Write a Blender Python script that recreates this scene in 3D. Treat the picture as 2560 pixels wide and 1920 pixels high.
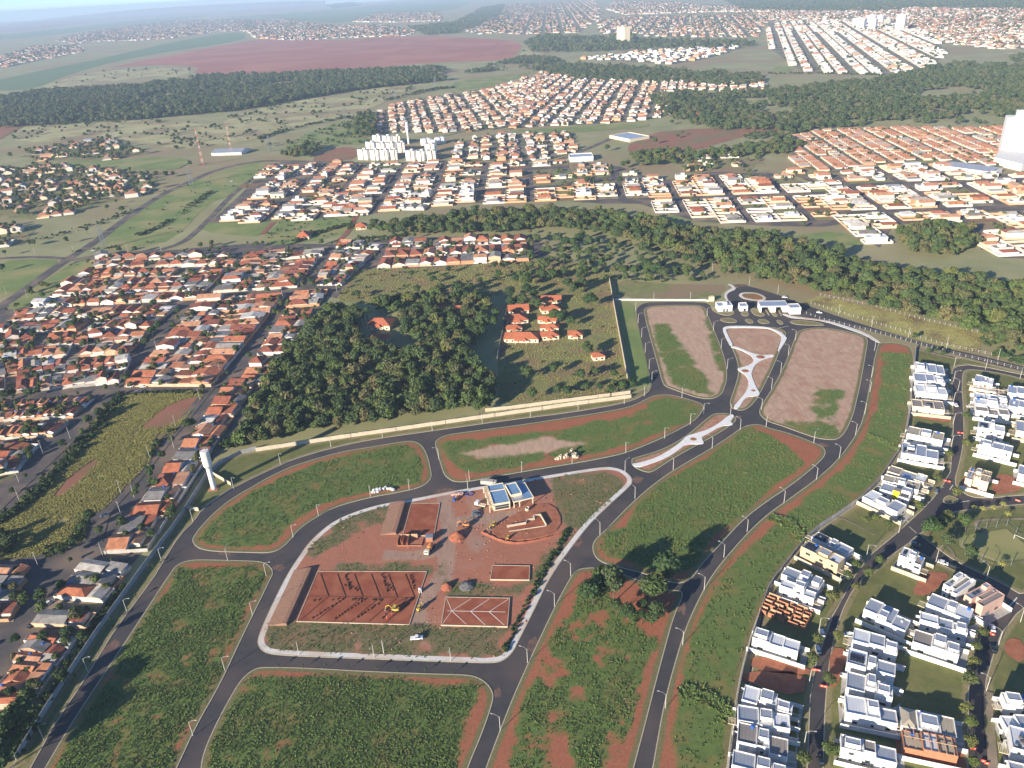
import bpy, bmesh, math, random
import numpy as np
from mathutils import Vector, Matrix
from mathutils.geometry import delaunay_2d_cdt
R=math.radians; pi=math.pi
scene=bpy.context.scene
for o in list(bpy.data.objects): bpy.data.objects.remove(o)
col=scene.collection
# ------------------------------------------------------------------ camera
CAM_H=240.0; PITCH=27.0; ROLL=3.2
cam=bpy.data.cameras.new('camera'); cam.sensor_width=36.0; cam.lens=36.0*1960/2560
cam.clip_start=1.0; cam.clip_end=60000
camo=bpy.data.objects.new('camera',cam); col.objects.link(camo); scene.camera=camo
_p,_r=R(PITCH),R(ROLL)
_f=Vector((0,math.cos(_p),-math.sin(_p))); _u=Vector((0,math.sin(_p),math.cos(_p))); _x=Vector((1,0,0))
_rt=math.cos(_r)*_x-math.sin(_r)*_u; _up=math.cos(_r)*_u+math.sin(_r)*_x
camo.matrix_world=Matrix(((_rt.x,_up.x,-_f.x,0),(_rt.y,_up.y,-_f.y,0),(_rt.z,_up.z,-_f.z,CAM_H),(0,0,0,1)))
# ------------------------------------------------------------------ sky, sun, exposure
SUN_EL=16.5; SHADOW_AZ=43.5           # shadows fall this many degrees from +Y towards +X
w=bpy.data.worlds.new('World'); scene.world=w; w.use_nodes=True
nt=w.node_tree; sky=nt.nodes.new('ShaderNodeTexSky'); sky.sky_type='NISHITA'; sky.sun_disc=False
sky.sun_elevation=R(SUN_EL); sky.sun_rotation=R(SHADOW_AZ+180); sky.altitude=2000; sky.air_density=0.8; sky.dust_density=0.0; sky.ozone_density=5.0
nt.nodes['Background'].inputs['Strength'].default_value=0.092
nt.links.new(sky.outputs[0],nt.nodes['Background'].inputs[0])
sl=bpy.data.lights.new('sun','SUN'); sl.energy=5.0; sl.angle=R(0.55); sl.color=(1.0,0.885,0.72)
so=bpy.data.objects.new('sun',sl); col.objects.link(so)
_d=Vector((math.sin(R(SHADOW_AZ))*math.cos(R(SUN_EL)),math.cos(R(SHADOW_AZ))*math.cos(R(SUN_EL)),-math.sin(R(SUN_EL))))
so.rotation_euler=_d.to_track_quat('-Z','Y').to_euler()
vs=scene.view_settings; vs.view_transform='Standard'; vs.look='None'; vs.gamma=1.0; vs.exposure=1.12; vs.use_curve_mapping=False
scene.render.engine='CYCLES'; scene.cycles.use_denoising=True; scene.cycles.max_bounces=4; scene.cycles.diffuse_bounces=2; scene.cycles.glossy_bounces=2
scene.cycles.transmission_bounces=2; scene.cycles.volume_bounces=0; scene.cycles.transparent_max_bounces=4; scene.cycles.caustics_reflective=False; scene.cycles.caustics_refractive=False
rng=random.Random(7); nr=np.random.RandomState(7)
# ------------------------------------------------------------------ materials
MATS={}
def mat(name,c1,c2=None,scale=.5,rough=.85,rnd=None,metal=0.,detail=4.,bump=0.,c3=None,scale3=.03,spec=.3,stretch=None):
    """noise-mixed base colour; rnd = list of colours picked per object"""
    if name in MATS: return MATS[name]
    m=bpy.data.materials.new(name); m.use_nodes=True; n=m.node_tree.nodes; L=m.node_tree.links
    b=n['Principled BSDF']; b.inputs['Roughness'].default_value=rough; b.inputs['Metallic'].default_value=metal
    b.inputs['Specular IOR Level'].default_value=spec
    geo=n.new('ShaderNodeNewGeometry'); src=geo.outputs['Position']
    if stretch:
        mp=n.new('ShaderNodeMapping'); mp.inputs['Scale'].default_value=stretch[:3]
        if len(stretch)>3: mp.inputs['Rotation'].default_value=(0,0,stretch[3])
        L.new(src,mp.inputs[0]); src=mp.outputs[0]
    def rgb(c): return (c[0],c[1],c[2],1)
    out=None
    if rnd:
        oi=n.new('ShaderNodeObjectInfo'); cr=n.new('ShaderNodeValToRGB'); cr.color_ramp.interpolation='CONSTANT'
        els=cr.color_ramp.elements
        while len(els)<len(rnd): els.new(1.0)
        for i,c in enumerate(rnd): els[i].position=i/len(rnd); els[i].color=rgb(c)
        L.new(oi.outputs['Random'],cr.inputs[0]); out=cr.outputs[0]
    if c2 is not None:
        nz=n.new('ShaderNodeTexNoise'); nz.inputs['Scale'].default_value=scale; nz.inputs['Detail'].default_value=detail; nz.inputs['Roughness'].default_value=.65
        L.new(src,nz.inputs['Vector'])
        mr=n.new('ShaderNodeMapRange'); mr.inputs[1].default_value=.36; mr.inputs[2].default_value=.64; L.new(nz.outputs[0],mr.inputs[0])
        mx=n.new('ShaderNodeMix'); mx.data_type='RGBA'; L.new(mr.outputs[0],mx.inputs[0])
        if out is not None:
            mx.blend_type='MULTIPLY'; L.new(out,mx.inputs[6]); mx.inputs[7].default_value=rgb(c2)
        else:
            mx.inputs[6].default_value=rgb(c1); mx.inputs[7].default_value=rgb(c2)
        out=mx.outputs[2]
        if c3 is not None:
            nz3=n.new('ShaderNodeTexNoise'); nz3.inputs['Scale'].default_value=scale3; nz3.inputs['Detail'].default_value=5; L.new(geo.outputs['Position'],nz3.inputs['Vector'])
            mr3=n.new('ShaderNodeMapRange'); mr3.inputs[1].default_value=.45; mr3.inputs[2].default_value=.62; L.new(nz3.outputs[0],mr3.inputs[0])
            mx3=n.new('ShaderNodeMix'); mx3.data_type='RGBA'; L.new(mr3.outputs[0],mx3.inputs[0]); L.new(out,mx3.inputs[6]); mx3.inputs[7].default_value=rgb(c3); out=mx3.outputs[2]
        if bump:
            bp=n.new('ShaderNodeBump'); bp.inputs['Strength'].default_value=bump; bp.inputs['Distance'].default_value=.4; L.new(nz.outputs[0],bp.inputs['Height']); L.new(bp.outputs[0],b.inputs['Normal'])
    if out is None: b.inputs['Base Color'].default_value=rgb(c1)
    else: L.new(out,b.inputs['Base Color'])
    MATS[name]=m; return m
def field_mat(name,soil,soil2,pale,grass,grass2,verge,gscale=.35):
    """soil / grass / verge mixed by the ground cover stored on the sheet's vertices (cover, pale, edge)"""
    m=bpy.data.materials.new(name); m.use_nodes=True; n=m.node_tree.nodes; L=m.node_tree.links
    b=n['Principled BSDF']; b.inputs['Roughness'].default_value=.95; b.inputs['Specular IOR Level'].default_value=.1
    geo=n.new('ShaderNodeNewGeometry')
    def noise(s,d=5,st=None):
        z=n.new('ShaderNodeTexNoise'); z.inputs['Scale'].default_value=s; z.inputs['Detail'].default_value=d; z.inputs['Roughness'].default_value=.65
        if st:
            mp=n.new('ShaderNodeMapping'); mp.inputs['Scale'].default_value=st; mp.inputs['Rotation'].default_value=(0,0,.5); L.new(geo.outputs['Position'],mp.inputs[0]); L.new(mp.outputs[0],z.inputs['Vector'])
        else: L.new(geo.outputs['Position'],z.inputs['Vector'])
        return z.outputs[0]
    def rng_(x,a,c):
        r=n.new('ShaderNodeMapRange'); r.inputs[1].default_value=a; r.inputs[2].default_value=c; L.new(x,r.inputs[0]); return r.outputs[0]
    def mix(f,a,c):
        x=n.new('ShaderNodeMix'); x.data_type='RGBA'; L.new(f,x.inputs[0])
        for i,v in ((6,a),(7,c)):
            if isinstance(v,tuple): x.inputs[i].default_value=(*v,1)
            else: L.new(v,x.inputs[i])
        return x.outputs[2]
    def att(k):
        a=n.new('ShaderNodeAttribute'); a.attribute_name=k; return a.outputs['Fac']
    def add(a,c,sc):
        x=n.new('ShaderNodeMath'); x.operation='MULTIPLY_ADD'; L.new(c,x.inputs[0]); x.inputs[1].default_value=sc; L.new(a,x.inputs[2]); return x.outputs[0]
    fine=noise(1.1,6); broad=noise(.12,4); streak=noise(.5,4,(1,.18,1))
    s=mix(rng_(fine,.35,.65),soil,soil2)
    p=mix(rng_(streak,.38,.62),pale,tuple(c*.82 for c in pale))
    s=mix(rng_(add(add(att('pale'),broad,.7),noise(.35,5),.35),.72,1.12),s,p)
    g=mix(rng_(noise(gscale,6),.35,.65),grass,grass2)
    g=mix(rng_(noise(.07,6),.50,.72),g,tuple(.55*a+.45*c for a,c in zip(grass,soil)))
    cov=rng_(add(att('cover'),fine,.9),.60,1.05)
    c=mix(cov,s,g)
    vg=mix(rng_(fine,.35,.65),verge,tuple(x*.7 for x in verge))
    ed=rng_(add(att('edge'),broad,2.0),3.4,2.4)
    c=mix(ed,c,vg)
    L.new(c,b.inputs['Base Color'])
    bp=n.new('ShaderNodeBump'); bp.inputs['Strength'].default_value=.35; bp.inputs['Distance'].default_value=.22; L.new(fine,bp.inputs['Height']); L.new(bp.outputs[0],b.inputs['Normal'])
    MATS[name]=m; return m
RED=(.39,.15,.082); RED2=(.30,.108,.058); PALE=(.52,.355,.245)
GREEN=(.135,.190,.052); GREEN2=(.100,.148,.042); DRY=(.21,.19,.085)
field_mat('plot_red',RED,RED2,PALE,GREEN,GREEN2,DRY)
field_mat('plot_site',(.42,.18,.115),(.35,.14,.085),(.40,.26,.19),(.145,.135,.06),(.20,.16,.085),(.33,.19,.13))
field_mat('plot_lawn',(.27,.215,.10),(.20,.165,.075),PALE,(.175,.18,.064),(.125,.14,.048),(.30,.255,.13),.2)
mat('asphalt',(.066,.060,.062),(.054,.050,.052),.25,.85,c3=(.098,.078,.070),scale3=.028)
mat('asphalt_town',(.105,.094,.090),(.082,.074,.072),.2,.9,c3=(.20,.15,.115),scale3=.05)
mat('dirt_road',(.30,.12,.075),(.22,.085,.05),.3,.95)
mat('road_dust',(.22,.12,.09),(.10,.075,.065),.35,.95)
mat('kerb',(.52,.46,.33),(.40,.35,.26),.8,.9)
mat('pavement',(.74,.71,.66),(.62,.59,.54),.6,.9,c3=(.60,.48,.38),scale3=.05)
mat('pavement_white',(.84,.83,.80),(.74,.72,.68),.5,.85)
mat('concrete',(.46,.44,.40),(.36,.34,.31),.5,.9)
mat('wall_cream',(.56,.48,.36),(.46,.40,.30),.35,.9)
mat('wall_grey',(.36,.36,.35),(.28,.28,.28),.3,.9)
mat('white_line',(.75,.74,.70),(.55,.54,.50),1.5,.8)
mat('white',(.80,.78,.74),(.72,.70,.66),.3,.75)
mat('cream',(.74,.64,.46),(.66,.56,.40),.3,.8)
mat('tan',(.60,.45,.27),(.54,.40,.24),.3,.8)
mat('pink',(.62,.40,.32),(.55,.35,.28),.3,.8)
mat('beige',(.72,.58,.42),(.60,.47,.33),.3,.85)
mat('yellow',(.80,.62,.02),(.74,.57,.02),.3,.6)
mat('brick',(.44,.20,.11),(.36,.15,.08),1.2,.9)
mat('orange_wall',(.54,.33,.20),(.46,.26,.15),.5,.9)
mat('roof_metal',(.56,.58,.60),(.48,.50,.53),.15,.38,metal=.55,spec=.5)
mat('roof_white',(.72,.74,.76),(.64,.66,.68),.15,.45,metal=.2,spec=.5)
mat('roof_brown',(.27,.24,.22),(.22,.20,.185),.2,.7)
mat('roof_tan',(.40,.35,.27),(.34,.30,.23),.2,.75)
mat('roof_sky_tint',(.26,.42,.60),(.22,.37,.54),.2,.35,metal=.4,spec=.5)  # grey metal; blue sky reflection painted into the base colour
mat('roof_tile',None,(.62,.58,.56),.35,.9,rnd=[(.50,.175,.09),(.40,.125,.07),(.56,.24,.125),(.34,.115,.07),(.46,.16,.085),(.54,.28,.165),(.30,.105,.07),(.58,.30,.18)])
mat('roof_farm',(.48,.155,.075),(.38,.115,.058),.5,.85)
mat('roof_fibre',None,(.62,.60,.58),.3,.9,rnd=[(.34,.32,.29),(.27,.255,.245),(.44,.40,.35),(.54,.50,.44),(.22,.21,.205),(.62,.60,.57)])
mat('town_wall',None,(.80,.77,.74),.3,.88,rnd=[(.78,.75,.70),(.72,.66,.55),(.74,.72,.70),(.62,.46,.30),(.76,.70,.60),(.70,.72,.74),(.56,.30,.17),(.80,.78,.74)])
mat('yard_wall',None,(.78,.75,.72),.3,.9,rnd=[(.70,.66,.58),(.56,.31,.18),(.74,.70,.64),(.48,.46,.43),(.62,.44,.30)])
mat('yard_wall_orange',None,(.8,.76,.72),.3,.9,rnd=[(.64,.40,.24),(.74,.68,.58),(.76,.73,.68),(.66,.47,.32),(.72,.62,.48),(.78,.75,.70)])
mat('glass',(.035,.05,.06),None,rough=.12,spec=.7)
mat('solar_panel',(.018,.022,.035),(.03,.035,.05),2.0,.2,spec=.6)
mat('steel',(.45,.46,.47),None,rough=.45,metal=.7)
mat('galvanised',(.42,.42,.41),None,rough=.6,metal=.2)
mat('concrete_pole',(.52,.50,.45),(.45,.43,.39),.7,.85)
mat('wood_pole',(.32,.25,.19),(.26,.20,.15),.7,.9)
mat('trunk',(.14,.10,.07),(.10,.075,.05),2.,.95)
mat('court',(.31,.088,.044),(.25,.068,.034),.35,.95,c3=(.34,.115,.06),scale3=.15)
mat('soil_pile',(.33,.12,.068),(.27,.09,.05),.8,.95,bump=.5)
mat('site_bank',(.40,.215,.15),(.33,.17,.115),.5,.95)
mat('site_track',(.50,.235,.155),(.43,.19,.12),.4,.95)
mat('trench',(.13,.042,.022),(.09,.03,.016),1.,.95)  # near-black soil: shade of the court trenches painted into the colour
mat('gravel',(.15,.145,.145),(.10,.10,.10),1.5,.95,bump=.5)
mat('red_soil',RED,RED2,.3,.95,bump=.4)
mat('plastic_red',(.75,.10,.05),None,rough=.5); mat('plastic_white',(.8,.8,.78),None,rough=.5); mat('plastic_blue',(.03,.12,.45),None,rough=.5); mat('plastic_orange',(.60,.24,.08),None,rough=.55)
mat('machine_yellow',(.62,.42,.07),(.50,.33,.06),1.,.55); mat('rubber',(.02,.02,.02),None,rough=.8); mat('skin',(.35,.19,.12),None,rough=.7)
mat('car_white',(.80,.80,.80),None,rough=.25,spec=.5); mat('car_black',(.02,.02,.022),None,rough=.25,spec=.5); mat('car_grey',(.30,.31,.32),None,rough=.3,metal=.5)
mat('pool_water',(.03,.12,.22),None,rough=.08,spec=.6)
def leaf(name,cols,c2=(.55,.6,.5)):
    m=mat(name,None,c2,1.3,.75,rnd=cols,spec=.25); return m
leaf('leaf_wood',[(.080,.114,.034),(.110,.142,.040),(.062,.094,.031),(.150,.162,.048),(.086,.130,.044),(.125,.126,.052),(.170,.150,.062),(.072,.106,.038),(.105,.150,.040)],(.58,.62,.54))
leaf('leaf_town',[(.060,.105,.030),(.078,.12,.034),(.046,.085,.028),(.085,.115,.045),(.065,.10,.034)])
leaf('leaf_street',[(.115,.145,.036),(.10,.12,.04),(.14,.15,.045),(.09,.12,.035)])
leaf('leaf_grass',[(.142,.212,.058),(.155,.226,.062),(.125,.196,.054),(.178,.232,.068),(.142,.205,.058),(.195,.190,.076),(.148,.216,.058)],(.86,.87,.8))
leaf('leaf_dry',[(.42,.38,.125),(.38,.35,.115),(.46,.41,.14),(.33,.32,.10),(.28,.29,.09)],(.85,.83,.75))
leaf('leaf_far',[(.060,.090,.032),(.075,.105,.036),(.046,.074,.028),(.10,.118,.044),(.12,.12,.055),(.068,.10,.036)],(.65,.68,.6))
leaf('leaf_shrub',[(.050,.088,.028),(.040,.07,.024),(.065,.098,.03)],(.6,.65,.5))
mat('palm_leaf',(.30,.27,.05),(.20,.22,.045),1.,.7)
# ground covers far from the camera
mat('g_base',(.34,.32,.16),(.23,.24,.105),.012,.95,c3=(.29,.22,.12),scale3=.005,detail=10)
mat('g_plough',(.37,.135,.095),(.31,.11,.078),.012,.95,c3=(.40,.165,.115),scale3=.004,stretch=(.2,1,1,.35))
mat('g_cane',(.135,.20,.085),(.11,.175,.072),.01,.95,stretch=(.3,1,1,.2))
mat('g_purple',(.26,.17,.14),(.21,.135,.115),.004,.95)
mat('g_dry',(.46,.42,.21),(.34,.325,.145),.03,.95,c3=(.28,.22,.12),scale3=.012,detail=9)
mat('g_green',(.195,.25,.072),(.145,.20,.056),.05,.95,c3=(.29,.27,.105),scale3=.02,detail=8)
mat('g_meadow',(.24,.235,.083),(.165,.175,.058),.12,.95,c3=(.23,.16,.085),scale3=.04,detail=9,bump=.6)
mat('g_yellow',(.40,.355,.12),(.32,.30,.10),.35,.95,c3=(.20,.15,.07),scale3=.04,detail=8,bump=.6)
mat('g_redsoil',(.32,.14,.085),(.26,.105,.062),.05,.95,c3=(.20,.15,.07),scale3=.02)
mat('g_yard',(.34,.26,.19),(.24,.195,.14),.12,.95,c3=(.12,.13,.05),scale3=.05)
mat('g_lot',(.23,.235,.088),(.165,.18,.064),.12,.95,c3=(.27,.19,.11),scale3=.02)
mat('g_suburb',(.26,.22,.17),(.15,.14,.095),.06,.95,c3=(.10,.11,.055),scale3=.03)
HAZE=0.00008
# ------------------------------------------------------------------ traced image coordinates projected to flat ground, metres right / ahead of the camera foot
D={}
D['BLOCKS']={'B1':((-173.6,186.3),(-173.6,191.8),(-173.3,208.4),(-171.8,228.6),(-169.2,257.3),(-167,288.1),(-166.3,293.6),(-166.2,297.7),(-164.1,301.3),(-159.6,302.9),(-154,302.8),(-127.2,299.5),(-123.6,298.3),(-120.2,295.9),(-117.8,292.8),(-116.4,289.4),(-116.9,284.8),(-117.6,275.2),(-118.4,266),(-119.9,247.6),(-121.4,223.9),(-124.4,205.7),(-125.3,188.7),(-125.8,183.3)),'B2':((-115.6,182.7),(-116.9,187.3),(-117.8,191.5),(-117.9,198.7),(-116.9,209.3),(-115.2,220.1),(-113.8,226.2),(-111.6,229.9),(-109.3,231.8),(-106.6,232.4),(-90.4,230.9),(-62,226.9),(-38.8,224.1),(-23.7,222.6),(-19.1,220.7),(-15.9,217.6),(-14.1,214.2),(-13.5,211.4),(-14.2,207.1),(-17.5,195.6),(-22.3,182.2),(-23.7,177)),'B3':((-110,287.4),(-112.4,262.7),(-113,249.7),(-112.3,245.1),(-109.3,241.1),(-104.9,238.8),(-93.1,237),(-62.8,233.3),(-25.2,228.8),(-13.6,227.6),(-9.5,228.5),(-5.6,232.5),(-3,238.9),(4.5,256.7),(12.7,277.2),(25.6,299.1),(35.2,314.6),(48.4,330.9),(57.9,342),(61.5,347.6),(61.5,353.1),(58.7,359.1),(54.7,362.3),(48.5,364.1),(29,360.9),(8.5,357),(-8.1,353.3),(-23.1,351),(-37.9,348.1),(-54.3,343.8),(-71.1,340.7),(-82.7,336.2),(-93.5,329.3),(-100.1,320.3),(-104.5,310.6),(-106.7,302)),'B4':((-164.1,317.6),(-160.9,313.3),(-157.2,310.7),(-150.1,308.3),(-128.9,305.6),(-123.1,304.9),(-118.8,306.1),(-115.8,309.8),(-113.6,315.5),(-112,321.3),(-108.1,327.7),(-103.7,332.6),(-98.2,338.7),(-89.8,343),(-78.1,347.2),(-66,349.7),(-57.5,352.1),(-52.7,353.9),(-49.1,357.4),(-47.3,362.3),(-47.2,366.3),(-50.3,383.3),(-53.4,393.8),(-56.2,399.3),(-60,402.6),(-64.9,403.9),(-85.1,399.1),(-101.1,396.2),(-117.4,389),(-129.3,382.3),(-140.1,372.1),(-144.9,365.7),(-154.9,353.4),(-160.5,341.4),(-164,327.9),(-164.7,320.5)),'B5':((-47.7,399.7),(-46.8,402.9),(-42.9,407.2),(-37.4,409.3),(-1.4,414.4),(34.5,421.1),(64,427.3),(76.4,431.9),(85,439.4),(91,443.4),(96.3,443.9),(102,442.9),(109.7,437.2),(117,430.9),(118.8,426.2),(116.7,420.4),(110.9,411),(105.4,405.2),(85.8,390.5),(63.4,377),(49.7,372.9),(29.7,368.4),(-2.8,362.4),(-25.7,356.7),(-34,357),(-37.9,360.8),(-40.7,365.6),(-43.3,377.7),(-46.1,390.4)),'B6':((64.2,369.6),(65.7,371.3),(83.3,378),(99.4,391),(108.6,401.4),(120.1,414.2),(123.4,416),(129.7,415.7),(133.1,412.7),(134,408.3),(132.2,404.3),(120.3,393.4),(103.8,380.9),(88,369),(76.3,358.4),(72.7,355.9),(69.6,356.6),(65.8,360.1),(63.6,364.3)),'B7':((160.9,540),(165.2,545.7),(189.1,543.1),(201.9,539.5),(205.3,531.9),(203.4,525.3),(195.2,508.9),(178.7,476.5),(162.7,447.4),(151.4,427.8),(142.7,418),(137,418.1),(134.3,422.6),(135.6,429.7),(144.7,449.6),(152.6,469),(156.8,488.2),(158.9,509.8),(160.4,533)),'B8':((109,587.1),(111.7,594.3),(119.9,597.7),(154.2,594.3),(159,587.1),(157.2,572.4),(154.5,540.2),(150.5,499.2),(146.1,473.6),(141.2,456.8),(137.6,449.1),(134.4,441.4),(129.2,435.7),(123.7,434.3),(117.1,437.1),(109.8,444.4),(101.2,453.6),(99.2,458.8),(101.5,486.6),(104.9,536.3)),'B9':((211.5,526.7),(215.3,531.6),(220.8,534.8),(232.3,535.4),(243.3,530.5),(253.3,521.5),(257.4,513.3),(255.9,506.9),(245.6,486.5),(223.8,443.5),(213.5,424.1),(203.8,406.1),(195.7,393.1),(189.5,384.5),(185,379.8),(180.4,378.1),(172.2,380.9),(164,389.6),(156.6,397.9),(151.2,402.6),(149.4,408.3),(149.1,413.8),(152.2,420.8),(163.1,437.9),(170.8,450),(183.5,472.4),(194.6,493.3)),'B10':((33.7,296.7),(35.9,301.7),(41.2,307.6),(55.4,326.2),(70.4,343.4),(85.6,357.5),(109,375.3),(126.2,390.1),(132.8,396.7),(139.4,400.5),(146.1,400),(149,395.6),(159.9,387.7),(169.2,376.4),(172.2,372.3),(172.3,367.4),(169.5,361.7),(160.2,352.2),(142.3,336.4),(126.5,324.5),(110,310.5),(93.8,292.3),(81.9,279.2),(77.8,273.2),(74.3,269.4),(70.9,267.7),(66.8,267.7),(61.6,270.4),(56.6,274.2),(47.9,278.5),(40.5,281.9),(35.6,285.6),(33.7,290.3)),'B11':((21.2,274.9),(13.7,259.2),(0.2,226.9),(-6.6,209.8),(-11.7,195.2),(-16.2,181.9),(-17.8,176.6),(32.6,173.5),(34.6,178.7),(40.9,194.2),(49,214.7),(56,231.9),(62.6,247.7),(68.2,257.7),(69.4,261.2),(68.3,263.1),(62.4,264),(54.2,269.1),(42.5,277.7),(35.5,281),(27.1,281.3),(23.7,279.3)),'B12':((38.8,173.2),(40.7,178.3),(48.6,201.3),(55.5,218.2),(66,241.4),(75.9,258.5),(84.1,271.2),(95,284.6),(110.1,301.4),(123.2,314.1),(138.9,326.3),(157.5,341.3),(174.9,357.6),(189.8,375.4),(200.5,389.9),(209.8,405.4),(229.4,442.8),(244.3,471.8),(258.8,498.4),(262.5,502.9),(273.4,502.4),(282.4,492.2),(255.1,439.6),(236.1,403.8),(223.7,382),(211.1,363.3),(197.4,347.3),(186.1,334.2),(172.1,321.2),(155.7,309.1),(144.1,301),(134.5,293),(123.2,280.5),(112.5,268.9),(97.7,246.3),(89.2,230.7),(82.8,218),(76.8,204.6),(72,192.2),(68.3,182.9),(64,171.6))}
D['ASPHALT']=((-178.7,186.6),(-178.7,192.1),(-179.3,210.9),(-177.9,227.9),(-177.5,243.5),(-177.2,258.6),(-173,291),(-172.9,300.8),(-172.1,323.9),(-168.5,334.2),(-168,344.7),(-157,362.9),(-147.1,373.9),(-136.3,383.6),(-130.9,389.2),(-109.3,400.3),(-86.2,407.8),(-51.7,413.6),(-1.2,422.2),(35.1,426.9),(63.5,433.4),(77.5,438.7),(87.1,447.1),(91.9,456.4),(93.1,471.5),(96.1,506.4),(99.1,548.1),(102.7,583),(105.2,595.3),(111.4,603.5),(118.6,606.3),(161.2,599.7),(164.4,590.1),(162.9,583.9),(163.4,578.8),(176,594.7),(182,603),(181.7,612.5),(185.2,620.3),(195,627.2),(200.8,632),(207.7,630.2),(223.5,607.3),(230.8,593.4),(239.5,578.5),(246,563.9),(254.6,537.1),(263.7,504.8),(258,495.5),(244.1,470.9),(229.8,442.7),(209.8,404.7),(200.5,389.2),(189.9,374.8),(175,357),(157.6,340.8),(139,325.8),(123.3,314.5),(110.2,300.9),(95.1,284.2),(84.3,271.2),(76,258.1),(66.2,241.1),(55.7,218),(48.7,201),(40.9,178.3),(38.9,173.1))
D['GREEN']={'B1':(((-167.4,185.9),(-168.6,195.2),(-168.3,212.8),(-167.6,236),(-167.8,255.2),(-162.3,286.9),(-162.5,296.6),(-125.9,294.3),(-122.3,293.2),(-119.9,288.2),(-123.3,274.5),(-124.1,232.9),(-128.1,203.9),(-129.1,183.5)),),'B2':(((-112.7,182.5),(-115.3,194.7),(-114.2,215),(-110.6,226),(-103.4,227.3),(-79.9,224.4),(-47.5,220.4),(-20.4,216.3),(-21.2,211.4),(-26.4,197.2),(-28.5,177.3)),),'B4':(((-159.6,318.2),(-151.9,313.8),(-130.3,311),(-121.6,310.3),(-117.6,330.5),(-104.6,343.4),(-85,352.1),(-54.3,359),(-53.8,376.4),(-58.6,394.3),(-64.4,398.8),(-91,392.6),(-116.1,382.7),(-132.8,369),(-143,358.8),(-152.3,344.8),(-158.2,330.3)),),'B5':(((-43,395.2),(-37.7,384.5),(-34.6,372),(-26,366.4),(-2.6,368.8),(17.3,376.3),(44,379.7),(64.8,386.3),(87.6,399.7),(107.4,411.3),(114.9,422.1),(108.9,433.4),(99.1,439.3),(87.1,434.5),(73.4,418.1),(55.3,415.8),(33.2,407),(15.7,404.9),(-1.7,402.7),(-16.4,401.6),(-30.2,400.4),(-41.1,399)),),'B5x':(((-33.1,386.5),(-2,393.5),(15.3,398.2),(39.7,389),(17.8,383.7),(-16.3,379.8)),),'B8':(((114.1,557.4),(121.1,556.3),(124.3,502.7),(128.9,455.2),(106.7,457.9),(107.7,485.8),(106.1,515.1)),((108.2,457.7),(128.9,455.2),(128,445.4),(123.9,437.9),(116.3,446.8)),((154.9,563.1),(154.7,551.5),(146.1,473.6),(141.5,474.2))),'B9':(((195.7,442),(208.7,435.6),(195,408.5),(186.9,391.4),(181.6,410)),((162.4,400.9),(190,399.2),(182.9,381.3),(172.7,382.4),(162.5,391.4))),'B10':(((40.8,304.9),(52.6,308.4),(61.4,326.7),(80.5,347.9),(106.6,365.8),(137.9,395.5),(146.1,386.6),(150.6,379.7),(154.8,356.2),(146.7,349),(134.5,340.4),(111.8,317),(102.5,308.4),(90.3,300.4),(79.8,279.4),(63,274.5),(49.2,286.9),(41.5,289.2),(38.6,296.3)),),'B11':(((25.7,268.4),(35.4,263.9),(42.8,245.8),(49.5,234.9),(52.8,234.7),(46.6,226.5),(41.5,215.3),(34.7,194.6),(27.6,173.8),(-11.4,176.3),(-4.4,197.2),(2.7,220.9),(13.3,241.5),(20.3,254.4)),),'B12':(((50.7,172.4),(51,188.7),(56.1,200.8),(59.9,214),(66.1,231.2),(85.2,263.6),(94.5,275),(118.1,298),(139,318.4),(159.8,334.7),(184,356.6),(204.1,384.2),(222,412.6),(237.9,441.7),(257.3,485),(275.4,482.6),(253.7,439.8),(238.1,410.8),(216.7,372.6),(195.1,346.4),(171.8,323.2),(145.1,303.6),(124.8,285.3),(112,268.9),(96.3,246.4),(81.5,218.1),(73,197.1),(65.1,174.1)),),'B3':(((18.4,355.2),(41.9,361.9),(48.8,356.6),(58,346.8),(53.9,339.7),(36.5,316.3),(30,309.5),(23.5,312.8),(20.7,335.6)),((-73.1,332.3),(-62.5,339.4),(-61.3,328.2),(-66.1,323.8)),((12,294.3),(23.2,309.2),(27.5,307),(15.9,288.1),(8.8,277.5),(5.6,277.8)),((-110.1,255.6),(-95.6,255.1),(-50.4,251),(-35.5,248.5),(-7.3,245.7),(-11.3,232),(-39.4,232.8),(-77.7,238.1),(-99.7,241),(-106.7,244)),((-97,328.6),(-82.8,337.2),(-61.9,340.4),(-60.5,314.9),(-79.8,316.6),(-91.5,317.6)),((-105.9,308.9),(-91.5,317.6),(-85.2,314.3),(-99.5,299.6)),((-87.3,293.5),(-37.8,289.3),(-37.4,282.8),(-86,286.1)),((-34.5,276.4),(-5.1,270.9),(5.5,274.7),(-2.1,266.2),(-31.4,267.1)))}
D['PLAZA6']=((64.1,364.9),(67.9,365.1),(78.4,369.4),(88.5,377.5),(96.2,385.5),(100.1,390.9),(106.8,393.5),(114.3,396.7),(123.1,404),(129,410.3),(132.5,413.1),(133.1,411.3),(130.6,407.3),(128.8,404.7),(129.8,401.8),(128.5,401),(122.2,400.6),(113.5,393.4),(108.6,390),(107.5,386.9),(107.8,382.3),(105.3,381.7),(97.6,382.8),(92.3,377.1),(83.6,369.4),(74.2,364.4),(66,361.2))
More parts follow.
